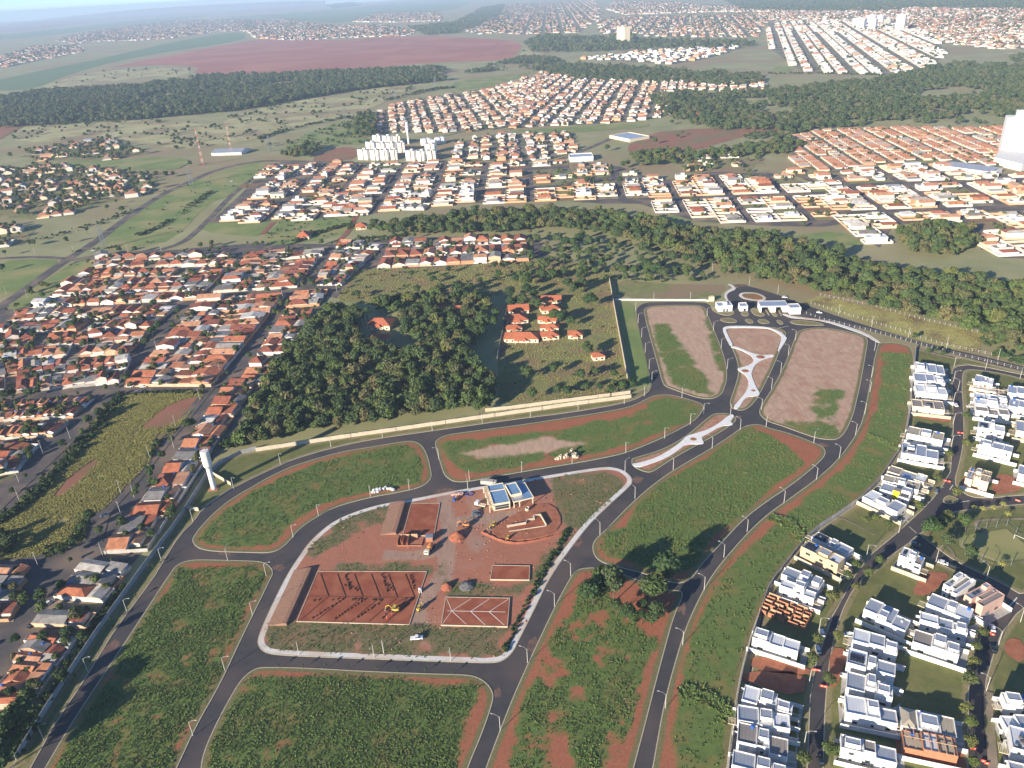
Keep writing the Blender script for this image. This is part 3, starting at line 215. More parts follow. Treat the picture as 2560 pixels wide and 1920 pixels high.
D['MODERN']=(('first',((265.9,459.2),(281.9,453.6),(275.4,441.2),(260.2,448.2)),5.5,'w','g',1,'s'),('second',((257.7,443.9),(274.4,439.7),(267.9,427.1),(253,434.5)),5.5,'w','g',1,''),('third',((250.9,428.2),(267.4,423.4),(261.6,412.6),(246.1,418.3)),6,'w','w',2,''),('fourth',((240.8,411.4),(257.6,406.8),(251.6,395.7),(236.8,403.1)),5,'c','b',0,'y'),('fifth',((223.4,380),(238.7,370.6),(234.2,362.4),(219.3,372.4)),5.5,'w','t',2,''),('sixth',((212.8,363.5),(229.5,357.5),(222.1,344.9),(207.6,355.1)),5,'w','g',1,'s'),('a1',((292.4,436.4),(301.1,431.2),(295.3,421.6),(287.6,428)),6,'w','g',0,''),('a2',((286.8,427.3),(302,419.2),(298.4,413.1),(283.5,421.4)),4,'c','t',0,'u'),('a3',((281.8,417.8),(296.5,408.8),(293.2,402.6),(278.2,410.6)),5,'w','g',1,''),('a4',((276.8,408),(292,400.4),(288.8,394.7),(273,401.2)),5.5,'w','g',2,''),('a5',((272.6,399.6),(287.8,392.5),(284.7,386.7),(268.8,392.7)),5,'w','b',0,''),('a6',((262.4,379.1),(273.3,372.3),(269,365.2),(258,371.4)),7.5,'w','g',1,'s'),('a7',((253.1,360.1),(264.9,352.2),(262,344.4),(249.4,355.1)),7,'w','g',1,''),('b1',((304.2,421.8),(315.5,413.4),(309.8,404.4),(298.4,410.2)),6,'w','g',0,''),('b2',((295.2,404.7),(306.5,396.8),(300.8,387.6),(289.9,395.2)),6,'w','g',0,''),('b3',((284.5,379.4),(295.5,372.9),(288.8,362.2),(277.3,368.5)),6,'c','g',0,''),('b4',((259.1,335.1),(269.4,329.7),(263.8,320.8),(254.5,328)),6,'w','g',1,''),('beige',((232.6,335.1),(241,329.4),(234.8,319.1),(227.3,326)),7,'beige','t',1,'u'),('c1',((197.3,343.9),(210.7,332.2),(206,326.3),(192.6,338.6)),4.5,'c','b',0,''),('c2',((190.8,335.5),(204.5,326),(199.8,320.6),(185.4,330)),4.5,'w','t',1,''),('c3',((186,327.5),(198.3,320.7),(191.3,312.7),(181.9,323.6)),4.5,'w','g',1,'ys'),('c4',((177,322.3),(188.6,309.6),(181.3,301.6),(172,317.8)),5,'w','b',1,'s'),('d1',((139.5,292),(150,278.6),(146.2,274.5),(134.7,288.7)),5,'w','b',1,'s'),('d2',((130.9,283.4),(142.6,270.8),(138.1,265.5),(126.8,279.6)),7,'tan','g',1,'s'),('d3',((117.2,269.8),(129.8,258.8),(124.8,253.4),(112.2,263.9)),5.5,'w','g',2,''),('d4',((112,259.8),(124.3,252.5),(120.4,247.3),(109.1,256.4)),6.5,'w','w',2,''),('d6',((91.6,232.8),(107.4,225.4),(103.8,218.5),(89.8,228.2)),6,'w','g',1,''),('e1',((79.8,206.1),(94.9,197.5),(92.5,191.8),(76.6,198.3)),5.5,'w','g',2,''),('e2',((75.2,197.6),(91.5,191.2),(89.6,186.3),(72.2,189.5)),5.5,'w','g',1,''),('e3',((72.2,188.7),(89,184.9),(84.9,174.2),(70.3,181.6)),5.5,'w','b',2,''),('e4',((67.9,178.5),(84.4,172.7),(81.6,165.7),(65.6,172.2)),5.5,'w','g',2,''),('m0',((171.3,274.1),(179.7,268.9),(171.4,263.1),(165.7,270.3)),7,'w','b',1,'s'),('m1',((144.1,247),(156,234.6),(150,228.4),(137.3,238.4)),5.5,'w','g',1,''),('m2',((130.6,230.3),(144.1,221.9),(141.2,216.5),(126.5,223.2)),6,'w','g',1,''),('m3',((124.1,220.1),(138.7,212),(135,205.4),(120.1,212.5)),6,'w','g',1,'s'),('m4',((119.4,209.8),(133.1,202.8),(129.9,195.7),(115.8,201.9)),6,'w','g',2,''),('m5',((114.5,198.1),(130.1,192.6),(126.4,185.5),(110.1,190.8)),6,'w','g',1,''),('m6',((105.7,182),(121.8,174.8),(119.4,170.6),(103.1,176)),6.5,'w','b',1,'s'),('n1',((186.3,256.9),(190.1,252.8),(178.2,242.5),(175.3,249.7)),7,'w','b',1,'s'),('n2',((194.2,249.4),(196,242.6),(185.8,235.7),(180.5,243.8)),7,'pink','b',1,'S'),('n3',((170.5,247.3),(181.6,235.9),(176.4,231.4),(164.2,241.2)),5.5,'w','g',2,''),('n4',((160.8,236.8),(175.6,228.6),(171.5,224.6),(157,232.3)),5.5,'w','g',1,''),('n5',((153.4,227.6),(167.7,219.8),(162.3,212.9),(150,222.3)),6,'w','b',2,''),('n6',((131.6,193.2),(147.6,186.5),(144.1,179.5),(128,185.3)),4.5,'w','h',2,''),('n7',((127.2,183.6),(143.6,178.9),(140.2,171.3),(125.9,177.2)),5,'brick','t',0,'u'),('q1',((169.5,195.4),(182.1,191.4),(179.6,187.3),(165.9,190.2)),6,'w','g',1,''),('q2',((164.9,187.3),(177.2,183.6),(175.1,180.2),(160.6,180)),6,'w','w',1,''),('q3',((163,180.5),(174.7,176.9),(168.7,167.5),(158.7,173.6)),7,'w','w',0,'p'),('q4',((155.4,168.3),(166.8,164.2),(164.2,160.2),(153.1,165)),6,'w','g',1,''))
D['BRICKSHELL']=((104.4,255.6),(119.7,244.6),(112.9,235.2),(98.7,246.9))
D['TREES']=((114.8,227.3,4.5,'street'),(109.5,217.2,4.5,'street'),(129.8,249.9,4.5,'street'),(148.1,269.7,4.5,'street'),(141.8,263.7,4.5,'street'),(130.2,250.9,4.5,'street'),(159.2,271.5,4.5,'street'),(150.6,264.1,4.5,'street'),(142.3,256.3,4.5,'street'),(90.9,174.7,5,'street'),(100.3,178.8,5,'street'),(102.9,178.2,5,'street'),(112.1,208.4,5,'street'),(179.9,226.4,4.5,'street'),(173.5,219,4.5,'street'),(168,211.3,4.5,'street'),(162.2,203.5,4.5,'street'),(154.3,191.6,4.5,'street'),(153.2,185.8,4.5,'street'),(149,178.2,4.5,'street'),(145.4,170.8,4.5,'street'),(123.4,228.8,4.5,'street'),(112.9,207.5,4.5,'street'),(165.6,301,4,'street'),(174.3,296.2,4,'street'),(171,301.9,4,'street'),(215.7,331,4,'street'),(195.6,309.4,4,'street'),(233.7,354.1,4,'street'),(196.6,294.5,5,'street'),(210,295.9,5,'street'),(203.9,299.2,5,'street'),(218.2,317.7,5,'street'),(246.8,362,5,'street'),(261.8,389.8,5,'street'),(199.2,272,6,'park'),(194.7,281.7,6,'park'),(197.5,293.5,6,'park'),(208.6,293.4,6,'park'),(190.5,289.3,6,'park'),(220.4,305.9,4,'palm'),(224.2,304.7,4,'palm'),(229.6,305.1,4,'palm'),(235.4,307.4,4,'palm'),(233.1,299.7,4,'palm'),(210.3,265.2,4,'palm'),(-99.8,231.1,3,'sapling'),(-89.8,230.4,3,'sapling'),(-80.4,229.7,3,'sapling'),(-71.4,228.5,3,'sapling'),(-60.1,226.8,3,'sapling'),(-51.5,225.9,3,'sapling'),(-40.4,224.5,3,'sapling'),(-29.4,223.2,3,'sapling'),(-181.1,263.1,3.5,'sapling'),(-181.6,231.6,3.5,'sapling'),(-177.6,258.3,3.5,'sapling'),(-178.7,238.6,3.5,'sapling'),(-175.6,277.2,3.5,'sapling'),(-178.2,298.7,3.5,'sapling'),(-175.6,297.7,3.5,'sapling'),(-225.3,276.6,7,'town'),(-217.8,278.3,7,'town'),(-215.9,252.2,7,'town'),(-194.7,253.2,7,'town'),(-186.3,250,7,'town'),(-193.3,219.3,7,'town'),(-185.2,229.5,7,'town'),(-189,204.4,12.5,'town'),(-188,208.4,12.5,'town'),(-189,196.5,12.5,'town'),(-189.9,200.4,12.5,'town'),(-187.7,190.3,12.5,'town'),(29.6,257.2,12.5,'broad'),(38,263.7,12.5,'broad'),(56.5,262.2,12.5,'broad'),(63.3,268.4,12.5,'broad'),(33.1,261.2,12.5,'broad'),(38.7,257.9,12.5,'broad'),(56.8,255.7,12.5,'broad'),(53.1,260.3,12.5,'broad'),(38.4,248.9,9,'broad'),(44.8,243.7,9,'broad'),(52,243.1,9,'broad'),(34,268.5,9,'broad'),(49.8,250,9,'broad'),(42.9,246.5,9,'broad'),(48.3,244.1,9,'broad'),(54.4,245.6,9,'broad'),(-212.4,324.7,7,'town'),(-223.2,338.2,7,'town'),(-223.3,330.4,7,'town'),(-180.4,337.2,7,'town'),(-216.1,411,7,'town'),(-207.6,412.8,7,'town'),(-205,431.9,7,'town'),(-273.9,445.5,7,'town'),(-207,379.9,7,'town'),(-210.7,382.7,7,'town'),(-270.3,454.1,7,'town'),(-276,417.3,7,'town'),(-335.1,490.9,7,'town'),(-330,492.1,7,'town'),(-318,464.2,7,'town'),(-350.2,487.6,7,'town'),(-264.5,328.4,7,'town'),(-255.9,320.2,7,'town'),(-256.6,313.1,7,'town'),(-307.1,434.5,7,'town'),(-300.9,435.3,7,'town'),(-272,666.9,7,'town'),(-281.7,632.5,7,'town'),(-287.5,603,7,'town'),(-276.3,603.9,7,'town'),(-288.7,591.3,7,'town'),(-293.9,573.7,7,'town'),(-286.1,572.6,7,'town'),(-283.5,528.4,7,'town'),(-274.4,506.5,7,'town'),(-326.2,611,7,'town'),(-311.9,613.9,7,'town'),(-364.6,616.5,7,'town'),(-376.7,692,7,'town'),(-352.4,685.2,7,'town'),(-310.6,672.9,7,'town'),(-312.6,658.9,7,'town'),(-324.5,533.6,7,'town'),(-337.7,523.7,7,'town'),(-382.9,547.1,7,'town'),(-380.5,550.9,7,'town'),(-343.4,558.6,7,'town'),(-296,554.4,7,'town'),(-418.2,836.7,7,'town'),(-400.5,833.4,7,'town'),(-329.9,837.1,7,'town'),(-317.9,839.1,7,'town'),(-265.2,752.1,7,'town'),(-270.5,739,7,'town'),(-268.4,702.5,7,'town'),(-302.9,737.6,7,'town'),(-362.7,717.8,7,'town'),(-402.8,609.6,7,'town'),(-390.7,603.1,7,'town'),(-207.3,546.8,7,'town'),(-212.3,573.7,7,'town'),(-500.3,886.6,8,'town'),(-521.1,1041.3,8,'town'),(-521.9,1072.2,8,'town'),(-493.8,1023.6,8,'town'),(-492.8,922.5,8,'town'),(-542.3,885.5,8,'town'),(-536.4,884.4,8,'town'),(-635,1036.4,8,'town'),(-622.9,1033.8,8,'town'),(-549.6,848.2,8,'town'),(-521.3,792.4,8,'town'),(-573.1,1077.3,8,'town'),(-630.3,1122.7,8,'town'),(-571.5,1115.9,8,'town'),(-500.6,1126.7,8,'town'),(-183.1,701.2,7,'town'),(-178.3,687.9,7,'town'),(-165.1,685.7,7,'town'),(-224.9,778,7,'town'),(-132,656.5,7,'town'),(-143.2,724.2,7,'town'),(-148.6,689.3,7,'town'),(-199.8,652.9,7,'town'),(-34.7,758.8,7,'town'),(-104.9,742,7,'town'),(-67.8,749.9,7,'town'),(-198.2,700.5,7,'town'),(-194.3,712.8,7,'town'),(-70.8,692.2,7,'meadow'),(-66.7,679,7,'meadow'),(-54.3,705.7,7,'meadow'),(-86.8,691.7,7,'meadow'),(-131.1,650.7,7,'meadow'),(-23.3,668.8,7,'meadow'),(-6.5,681.5,7,'meadow'),(0.4,713.1,7,'meadow'),(-86.8,624.5,9,'farm'),(-77.7,645.2,9,'farm'),(-57.9,653.5,9,'farm'),(-42.5,651.1,9,'farm'),(-32.1,643.7,9,'farm'),(-101.3,613.5,9,'farm'),(-95.8,625.9,9,'farm'),(-106.2,614.3,9,'farm'),(-114.6,597.8,9,'farm'),(-78.5,597.4,9,'farm'),(-64.2,595.3,9,'farm'),(-65.2,583.3,9,'farm'),(-59.9,587.3,9,'farm'),(-48.5,583.2,9,'farm'),(-47.8,551,9,'farm'),(-51.9,545,9,'farm'),(-43.2,546,9,'farm'),(-31.1,595.4,9,'farm'),(-26.3,594.7,9,'farm'),(-32.7,585.8,9,'farm'),(-11.4,563.8,9,'farm'),(-9.5,577.6,9,'farm'),(-20.3,547.1,9,'farm'),(-30,548.5,9,'farm'),(-17.9,614,9,'farm'),(-22.8,614.8,9,'farm'),(2.9,632.5,9,'farm'),(2.3,608.3,9,'farm'),(-80.6,569,9,'farm'),(-71.2,565.4,9,'farm'),(-107.9,627.7,9,'farm'),(-109.9,557.3,9,'farm'),(-91.1,609.4,9,'farm'),(8.1,666.7,9,'farm'),(17.6,671.3,9,'farm'),(22.4,621.2,9,'farm'),(13.1,609.3,9,'farm'),(24.7,592.2,9,'farm'),(22.6,605.3,9,'farm'),(9.4,612.5,9,'farm'),(17.2,635.9,9,'farm'),(40.7,568,9,'farm'),(36.5,573.3,9,'farm'),(43.5,569.9,9,'farm'),(67.8,598.4,9,'farm'),(64.1,599,9,'farm'),(60.3,637.6,9,'farm'),(55.6,629.8,9,'farm'),(64.5,639.8,9,'farm'),(52.4,638.8,9,'farm'),(52.2,671.7,9,'farm'),(41.4,667.3,9,'farm'),(33.2,668.7,9,'farm'),(30.4,675.4,9,'farm'),(18,656,9,'farm'),(88.5,694.5,9,'farm'),(71.3,674.8,9,'farm'),(82.3,705.7,9,'farm'),(114.8,664.4,9,'farm'),(121.4,672.7,9,'farm'),(127.9,668.4,9,'farm'),(140.2,657.1,9,'farm'),(149.4,661.7,9,'farm'),(134.4,664.2,9,'farm'),(136.3,657.7,9,'farm'),(165.6,687.8,9,'farm'),(173.8,686.4,9,'farm'),(180.7,688.5,9,'farm'),(105.6,672.2,9,'farm'),(101.9,676,9,'farm'),(127.6,684.5,9,'farm'),(156.3,699.6,9,'farm'),(55.4,710.4,9,'farm'),(70.1,736.2,9,'farm'),(84,759.9,9,'farm'),(54.9,773.2,9,'farm'),(62.3,764,9,'farm'),(68.8,758.9,9,'farm'),(75.7,769.3,9,'farm'),(55.5,505.9,7,'farm'),(55.3,511.9,7,'farm'),(57,470.7,7,'farm'),(55.1,474.5,7,'farm'),(45.9,468.6,7,'farm'),(28.8,479.5,7,'farm'),(10.3,474.8,7,'farm'),(192.7,657.5,7,'farm'),(203.7,652.6,7,'farm'),(220,656,7,'farm'),(216.7,638.3,7,'farm'),(68.1,465.9,7,'farm'),(48.3,562.2,7,'farm'),(12.8,444.8,7,'farm'),(29.4,447.6,7,'farm'),(35.4,446.9,7,'farm'),(47.7,450.2,7,'farm'),(67,452.8,7,'farm'),(71.4,447.4,7,'farm'),(77.4,451.5,7,'farm'),(56.5,447.5,7,'farm'),(62.9,445.2,7,'farm'),(-17.2,435.9,7,'farm'),(-21.6,431.9,7,'farm'),(-15,440.2,7,'farm'),(-718.2,1730.3,9,'town'),(-888.2,1538.4,9,'town'),(-833,1511.1,9,'town'),(-770.2,1460.6,9,'town'),(-677.3,1424,9,'town'),(-689.3,1491.5,9,'town'),(-854.1,1506.1,9,'town'),(-918.4,1570.4,9,'town'),(-770.6,1573.9,9,'town'),(-750.2,1604.8,9,'town'),(-895.9,1496.2,9,'town'),(-581.9,1243.2,9,'town'),(-591,1287.5,9,'town'),(-616.2,1268.5,9,'town'),(-544.5,1225.7,9,'town'),(-505,1155.3,9,'town'),(-513.8,1234.1,9,'town'),(-505.2,1240.1,9,'town'),(-544.4,1194.5,9,'town'),(-579.2,1203.1,9,'town'),(-693.1,1279.7,9,'town'),(-745.4,1259.9,9,'town'),(-504.9,1318.1,9,'town'),(-573.3,1525.8,9,'town'),(-577.2,1563.4,9,'town'),(-547.4,1506.2,9,'town'),(-556.5,1582.1,9,'town'),(-429.1,1481.7,9,'town'),(-412.2,1465.2,9,'town'),(-264.4,1539.1,9,'town'),(-252.6,1548.1,9,'town'),(-240.6,1557.2,9,'town'),(-276.8,1652.5,9,'town'),(-273.1,1727.1,9,'town'),(-251.4,1509.7,9,'town'),(-21.4,1509.9,9,'town'),(-6.3,1517.9,9,'town'),(-329.9,1236.1,9,'town'),(-310.6,1190.3,9,'town'),(-247.9,1114.5,9,'town'),(113.2,1033,9,'town'),(121.4,1037.7,9,'town'),(111.6,1060.8,9,'town'),(128.8,1115.1,9,'town'),(152,1093.9,9,'town'),(173.4,1118.8,9,'town'),(182,1132.3,9,'town'),(197.8,1128,9,'town'),(221.3,1121.6,9,'town'),(246.2,1122.8,9,'town'),(279.8,1154.7,9,'town'),(250.4,1068.2,9,'town'),(265.2,1064.4,9,'town'),(283.3,1074.3,9,'town'),(168,1249.8,9,'town'),(250.4,1284.2,9,'town'),(98.8,1057,9,'town'),(154.3,1022.9,9,'town'),(293.9,1323.2,9,'town'),(305.6,1341.5,9,'town'),(321.2,1554.3,9,'town'),(312.8,1460.1,9,'town'),(344.7,1436,9,'town'),(361.8,1430.1,9,'town'),(284.1,477.7,6,'town'),(289.4,478.8,6,'town'),(292,474.7,6,'town'),(287.6,504.6,6,'town'),(439.5,862.3,6,'town'),(458.2,863.3,6,'town'),(382.4,849.4,6,'town'),(376.9,780.7,6,'town'),(339.1,829.4,6,'town'),(310,789.9,6,'town'))
D['AREAS']=({'name':'m6','poly':((-266.4,1078.3),(-175.6,1050.3),(-178.9,950.2),(-217.1,958.4),(-261.3,1032.1)),'ang':84.7,'kind':'mid','fill':0.5},{'name':'m7','poly':((-270.5,992.4),(-227.5,983),(-220.4,945.6),(-261.8,954.4)),'ang':-12,'kind':'mid','fill':0.5},{'name':'m8','poly':((-171,1062.4),(-95.5,1031.5),(-91.1,947.6),(-128.6,955.8),(-131.8,1014.9)),'ang':-13,'kind':'mid','fill':0.8},{'name':'n4','poly':((465.9,741.9),(520.1,723.2),(477.5,655.9),(442.1,665.5),(443.8,696.5)),'ang':-90.5,'kind':'mid','fill':0.8},{'name':'left','poly':((-918.7,1391.5),(-802.8,1398.8),(-711.1,1374),(-618.2,1294.6),(-555.9,1278.4),(-493.8,1139),(-544.2,1083.5),(-565,1027.3),(-602.8,1012.5),(-668.1,1049.3),(-682.7,996.1)),'ang':16.2,'kind':'green','fill':0.6},{'name':'leftb','poly':((-907.3,1578.9),(-789.5,1669.4),(-631.7,1463.7),(-690.8,1417.6),(-833.1,1457.3)),'ang':16.2,'kind':'green','fill':0.3},{'name':'leftc','poly':((-701.4,1027.5),(-574.9,958.7),(-553.8,892.2),(-611.2,876.3)),'ang':16.2,'kind':'green','fill':0.5},{'name':'s1a','poly':((-266.8,1790.3),(-230.4,2002.6),(-152.6,2056.3),(-50,2103.3),(45.5,2265.4),(148.1,2391.9),(98.5,1825.5),(26.3,1506.8),(2.8,1555.1),(-40.6,1503.5),(-138.5,1523.3),(-229,1553.3)),'ang':96.8,'kind':'far','fill':0.9},{'name':'s1b','poly':((45.5,2265.4),(137.7,2497.2),(255.2,2465.6),(370.9,2334.3),(491.5,2149.4),(619.4,1978.3),(513,1889.2),(453.1,1917.2),(351.5,1919.7),(365.6,1715.3),(356.8,1617.4),(308.3,1544.5),(198.9,1513.7),(81.2,1527.8),(26.6,1519.9)),'ang':76.9,'kind':'far','fill':0.9},{'name':'s8','poly':((-70.7,1244.2),(19,1219.1),(76.8,1211.8),(122.3,1263.3),(127.1,1435.1),(24.7,1444.6),(-19.1,1446.8),(-74.9,1395.3)),'ang':89.5,'kind':'far','fill':0.8},{'name':'s2','poly':((1389.1,4310.5),(1681,4341),(1599.5,3586.6),(1666.2,3322.7),(1341.1,2474.3),(1086.9,2082.2),(998.1,1987.8),(935.1,2008.7),(842.6,2073.7),(797.4,2158),(828.9,2337.4),(965.4,2972.7)),'ang':73.1,'kind':'farw','fill':0.9},{'name':'s3','poly':((295,2885.1),(432.7,2988.5),(696.3,3068.1),(892.3,3092.3),(881.4,2981.4),(681.6,2671.8),(542.2,2533.5),(429.5,2707)),'ang':52.4,'kind':'farw','fill':0.9},{'name':'s4b','poly':((1001.8,7653.8),(1465.9,10166.1),(1798.3,8520.7),(1785.1,7097.7),(1998.3,6233.5),(1776.3,5532.6),(1358.8,6038.9),(976.7,6189.7)),'ang':-35.4,'kind':'far','fill':0.9},{'name':'s4c','poly':((669.1,3895.2),(905.8,4266.8),(1582.5,5408.4),(1728.2,5380.9),(1522,4730),(1059.6,3435.9),(827.4,3655.7)),'ang':77,'kind':'far','fill':0.9},{'name':'s4d','poly':((-277.5,5749.8),(-168.2,6742.1),(246.5,10182.6),(165.1,6973.9),(118.8,5149.9),(-59.2,4710.7)),'ang':86.8,'kind':'far','fill':0.9},{'name':'s5','poly':((-3270.7,11013.5),(-2313.2,10024.4),(-1441.1,7505),(-851.8,6786.8),(-491.6,5535.5),(-503.3,5030.5),(-942.2,5212.1),(-1186.8,5206.1),(-1594.9,5816.5)),'ang':85.2,'kind':'far','fill':0.8},{'name':'s5b','poly':((-1277.9,8006.2),(-1437.9,11020.4),(-542.5,9425.4),(-412.8,7079),(-812.9,7270.1)),'ang':67.9,'kind':'far','fill':0.9},{'name':'s5c','poly':((-3789.6,7515.7),(-4506.4,9813.8),(-4759.1,13062.5),(-2958.4,10942.5),(-1927,7065.2),(-2366.1,7533.1),(-2430.3,6590.2),(-2667.5,6520),(-3142.8,6797.1),(-3170.9,6548.3)),'ang':96.5,'kind':'far','fill':0.7},{'name':'s5d','poly':((-3004.5,4998.8),(-2933.9,5114.1),(-3458.6,6526.9),(-2899.1,6077.4),(-2499,5247.7),(-2456.2,4714.5),(-2387.6,4195.3),(-2506.8,4146.2)),'ang':102,'kind':'far','fill':0.6},{'name':'s7','poly':((1827.1,5692.9),(2060.7,5496),(2378.6,5376.2),(2518.5,4563.2),(2826.4,4367),(1991.8,3048.4),(1857.2,3032.7),(1899.7,3334.5),(1695.5,3290.6),(1661.8,3616.4),(1681,4341),(1452.6,4510.8)),'ang':-64.7,'kind':'far','fill':0.8},{'name':'s9','poly':((532.4,2073.6),(646.1,1964.9),(620.3,1883.3),(582.9,1947.7)),'ang':-50.5,'kind':'farw','fill':0.8},{'name':'m2','poly':((-356,945.6),(-359.4,1092.8),(-368.7,1239.6),(-354,1313.9),(-288.5,1288.4),(-216.6,1254.2),(-158.4,1252.4),(-71,1242.5),(14.4,1204.7),(101.8,1180.6),(86.5,959.5),(26.2,963.9),(-42.6,970.1),(-105.6,965.8),(-160.3,946.8),(-247,931.3)),'ang':88.1,'kind':'mid','fill':0.6},{'name':'n1','poly':((116.5,1176.5),(171.9,1135),(205.2,1031.8),(281.3,1068.9),(356.6,1049.1),(368,1009.7),(393.6,951.7),(369.7,799.4),(331.9,789.4),(274.2,804.7),(208.3,836.6),(162.6,924),(119.7,933.7),(87.9,949.9)),'ang':-94.7,'kind':'mid','fill':0.5},{'name':'n2','poly':((379.3,1043.2),(425.1,1003.3),(466.6,1031.7),(573.3,1050.3),(619.4,980.2),(668.1,896.8),(515.2,668.8),(439.4,689.8),(461.9,754.6),(437.3,788.9),(399.2,779.2),(355.5,712.6),(348.8,760.6),(394.5,939.4)),'ang':-94.7,'kind':'mid','fill':0.7},{'name':'n6','poly':((282.3,1153.9),(325.7,1165.6),(369,1129.6),(333.7,1055.2),(287.2,1067.4),(251.7,1076.7)),'ang':-94.7,'kind':'green','fill':0.5},{'name':'s11','poly':((1263.2,3974.2),(1899.5,4296.9),(1974.8,4063.4),(1695.5,3476),(1381.8,3449.5),(1220.1,3770.2)),'ang':73.1,'kind':'farw','fill':0.9},{'name':'s4','poly':((-249.5,5593.3),(-119.6,11007.9),(1334.3,11403.7),(850.4,6659.8),(445.2,4423.1),(160.5,4493.1)),'ang':86.1,'kind':'far','fill':0.9},{'name':'s6','poly':((453.2,1272.3),(518.9,1320.8),(643.5,1310.7),(763.9,1269.4),(883.5,1250.6),(736.6,1026.1),(638.5,1003),(582.8,1069.4),(475.5,1052.8),(433,1023.4),(401.9,1072.8)),'ang':-95.4,'kind':'tile','fill':0.9},{'name':'s12','poly':((705.6,5768.5),(1045.2,5758.3),(1613.1,5185.1),(1267.8,4059.7),(723.4,3973.4),(541.3,4237.8)),'ang':77,'kind':'far','fill':0.8},{'name':'s13','poly':((1896.7,3899.3),(2390.7,3553.1),(1650.5,2422.3),(1466.9,2452.8),(1455.8,2663.1),(1618.5,3203.5)),'ang':-64.7,'kind':'far','fill':0.8},{'name':'s15','poly':((457.7,2225.2),(633.3,1991.2),(616.2,1867.3),(510.6,1864.1),(409.1,1984.1)),'ang':76.9,'kind':'far','fill':0.9})
D['FARMB']=(((-110.9,578),(-95,575.7),(-93.1,592.2),(-110.7,597.2)),((-107.2,557),(-94.2,553),(-92.5,561.6),(-107.5,565.9)),((-1.8,538.1),(20.2,535.1),(21.1,550.2),(-1.5,553.4)),((24.8,538.8),(35.7,539.4),(36.6,551.3),(25.1,550.7)),((25,556.4),(37.3,553.5),(38,563.7),(25.9,564.3)),((25.5,572.5),(37.1,568.5),(37.3,578),(25.1,582.2)),((27.1,591.8),(40.3,592.4),(41.4,607.6),(28.7,604.3)),((1.2,593.2),(15.5,596.1),(16,608.9),(1.6,611.1)),((-1.1,571.6),(13.6,574.2),(14.2,588.7),(-0.8,588.5)),((-1.4,555.6),(8.5,558.7),(8.8,567.9),(-1.2,567)),((27,615.1),(43.3,612.6),(44.4,626),(27.2,627.3)),((44.3,538.2),(54,539),(54.9,547.7),(46.3,550)),((-55.4,608),(-38.1,607.9),(-38.2,613.2),(-55.8,614.5)),((58.1,499.8),(65.7,501.7),(65.4,505.6),(58.8,505.5)),((-225.8,847.5),(-214.7,849.8),(-216.6,868.1),(-228.8,870.6)),((-165.6,876.6),(-155.8,877),(-157.6,894.2),(-168.6,891.6)))
D['GATE']=(((165.4,576.6),(176.7,576.8),(179,585.2),(167.7,585.7)),((182.7,575.3),(188.6,575),(191.2,582.1),(184.9,583)),((197.1,571.2),(218.4,568),(220.7,578.9),(200,580.8)),((217.7,563.3),(226.3,563.2),(229.1,571.3),(220.9,572.6)),((165.2,599.7),(169,599.7),(169.8,602.9),(166,602.8)))
D['CLUB']={'left':((-16,326.6),(-4.9,328.6),(-7.1,348.3),(-18,346.1)),'right':((-3.6,328.9),(8.1,332.7),(3.7,347.3),(-5.8,344.9))}
D['SITE']={'court':((-58.1,312.9),(-42.4,310.3),(-41,338),(-56.2,339.4)),'courtshed':((-59.6,305.5),(-47.7,304.5),(-47.8,308.4),(-60.5,311.5)),'tennis':((-98.3,256.7),(-49.1,251),(-44,284.6),(-95.5,289.1)),'bocce':((-35.6,249.5),(-7.5,246.4),(-6.1,263.6),(-34.5,266.6)),'small':((-14.8,276.3),(2.9,274.5),(3.6,284.2),(-13.7,286.1)),'pool':((-5.5,310.3),(13.3,312.3),(10.6,322),(-7.6,318.3)),'platform':((-19.3,311.6),(-1.8,301.4),(23.1,309.8),(16.4,338.6)),'pile':((-30.9,308.8),),'pile2':((-34.3,273.3),),'pile3':((-25.2,273.3),),'pickup':((-45.3,242.7),),'truck1':((-19.7,333.5),),'car1':((-22,325.1),),'car2':((-22,327.8),),'truckroad':((-15.3,352.5),),'mixer':((-43.9,299.2),),'backhoe':((-56,259.7),),'loader':((-45.5,259.6),),'orange':((-26.9,316.9),),'blue':((-33.6,339.1),),'yellow':((-12.7,315.9),),'yellow2':((-5.9,305.2),),'toilet':((-46.1,270.9),),'men':((-59,254.7),(-57,256.6),(-33.3,262.5)),'whitestack':((-78.3,350.9),(-76.7,350.8),(-75.5,351.2),(-77.6,353),(-76.1,353.4),(-74.4,352.2),(-74.5,353.8),(-72.7,353.6),(-71.6,354.6),(-70.2,353.4),(-68.9,353.3),(-67.9,352.6),(-66.9,352)),'rings':((22.4,374),(23.7,373.8),(25,374.3),(26.4,375.4),(27.3,374.7),(28.4,375.2),(29.1,375.7),(31,378.6),(31.7,379.7),(32.9,378.4),(32.3,375.4),(33.2,374.6),(34.5,374.5),(33.7,376.4)),'ring1':((4.2,327.4),),'container':((-44.4,307.7),),'bigpole':((-58.2,236),),'coil':((-25.9,344.3),),'drums':((-32.5,345),),'bank':((-19,311.6),(-15.7,308.9),(-12.3,306.2),(-7.9,303.1),(-3,301.5),(3.1,301.7),(9.3,303.1),(16.8,305.2),(22,308.3))}
D['TANK']=((-167.6,364),)
D['TANK2']=((-156.7,1415.1),)
D['PYLONS']=((-444.8,858.5),(-454.5,1172.4),(-399.2,1417.2),(-325.2,1762.2),(-162.2,2257.1),(-246,2030.6))
D['MASTS']=((-486.3,1322.3),(-470.6,1427.4))
D['CYL']=((-128.3,1400.8),(-121.5,1404.2),(-111.2,1384.6),(-104.4,1404.5),(-97.2,1407.8))
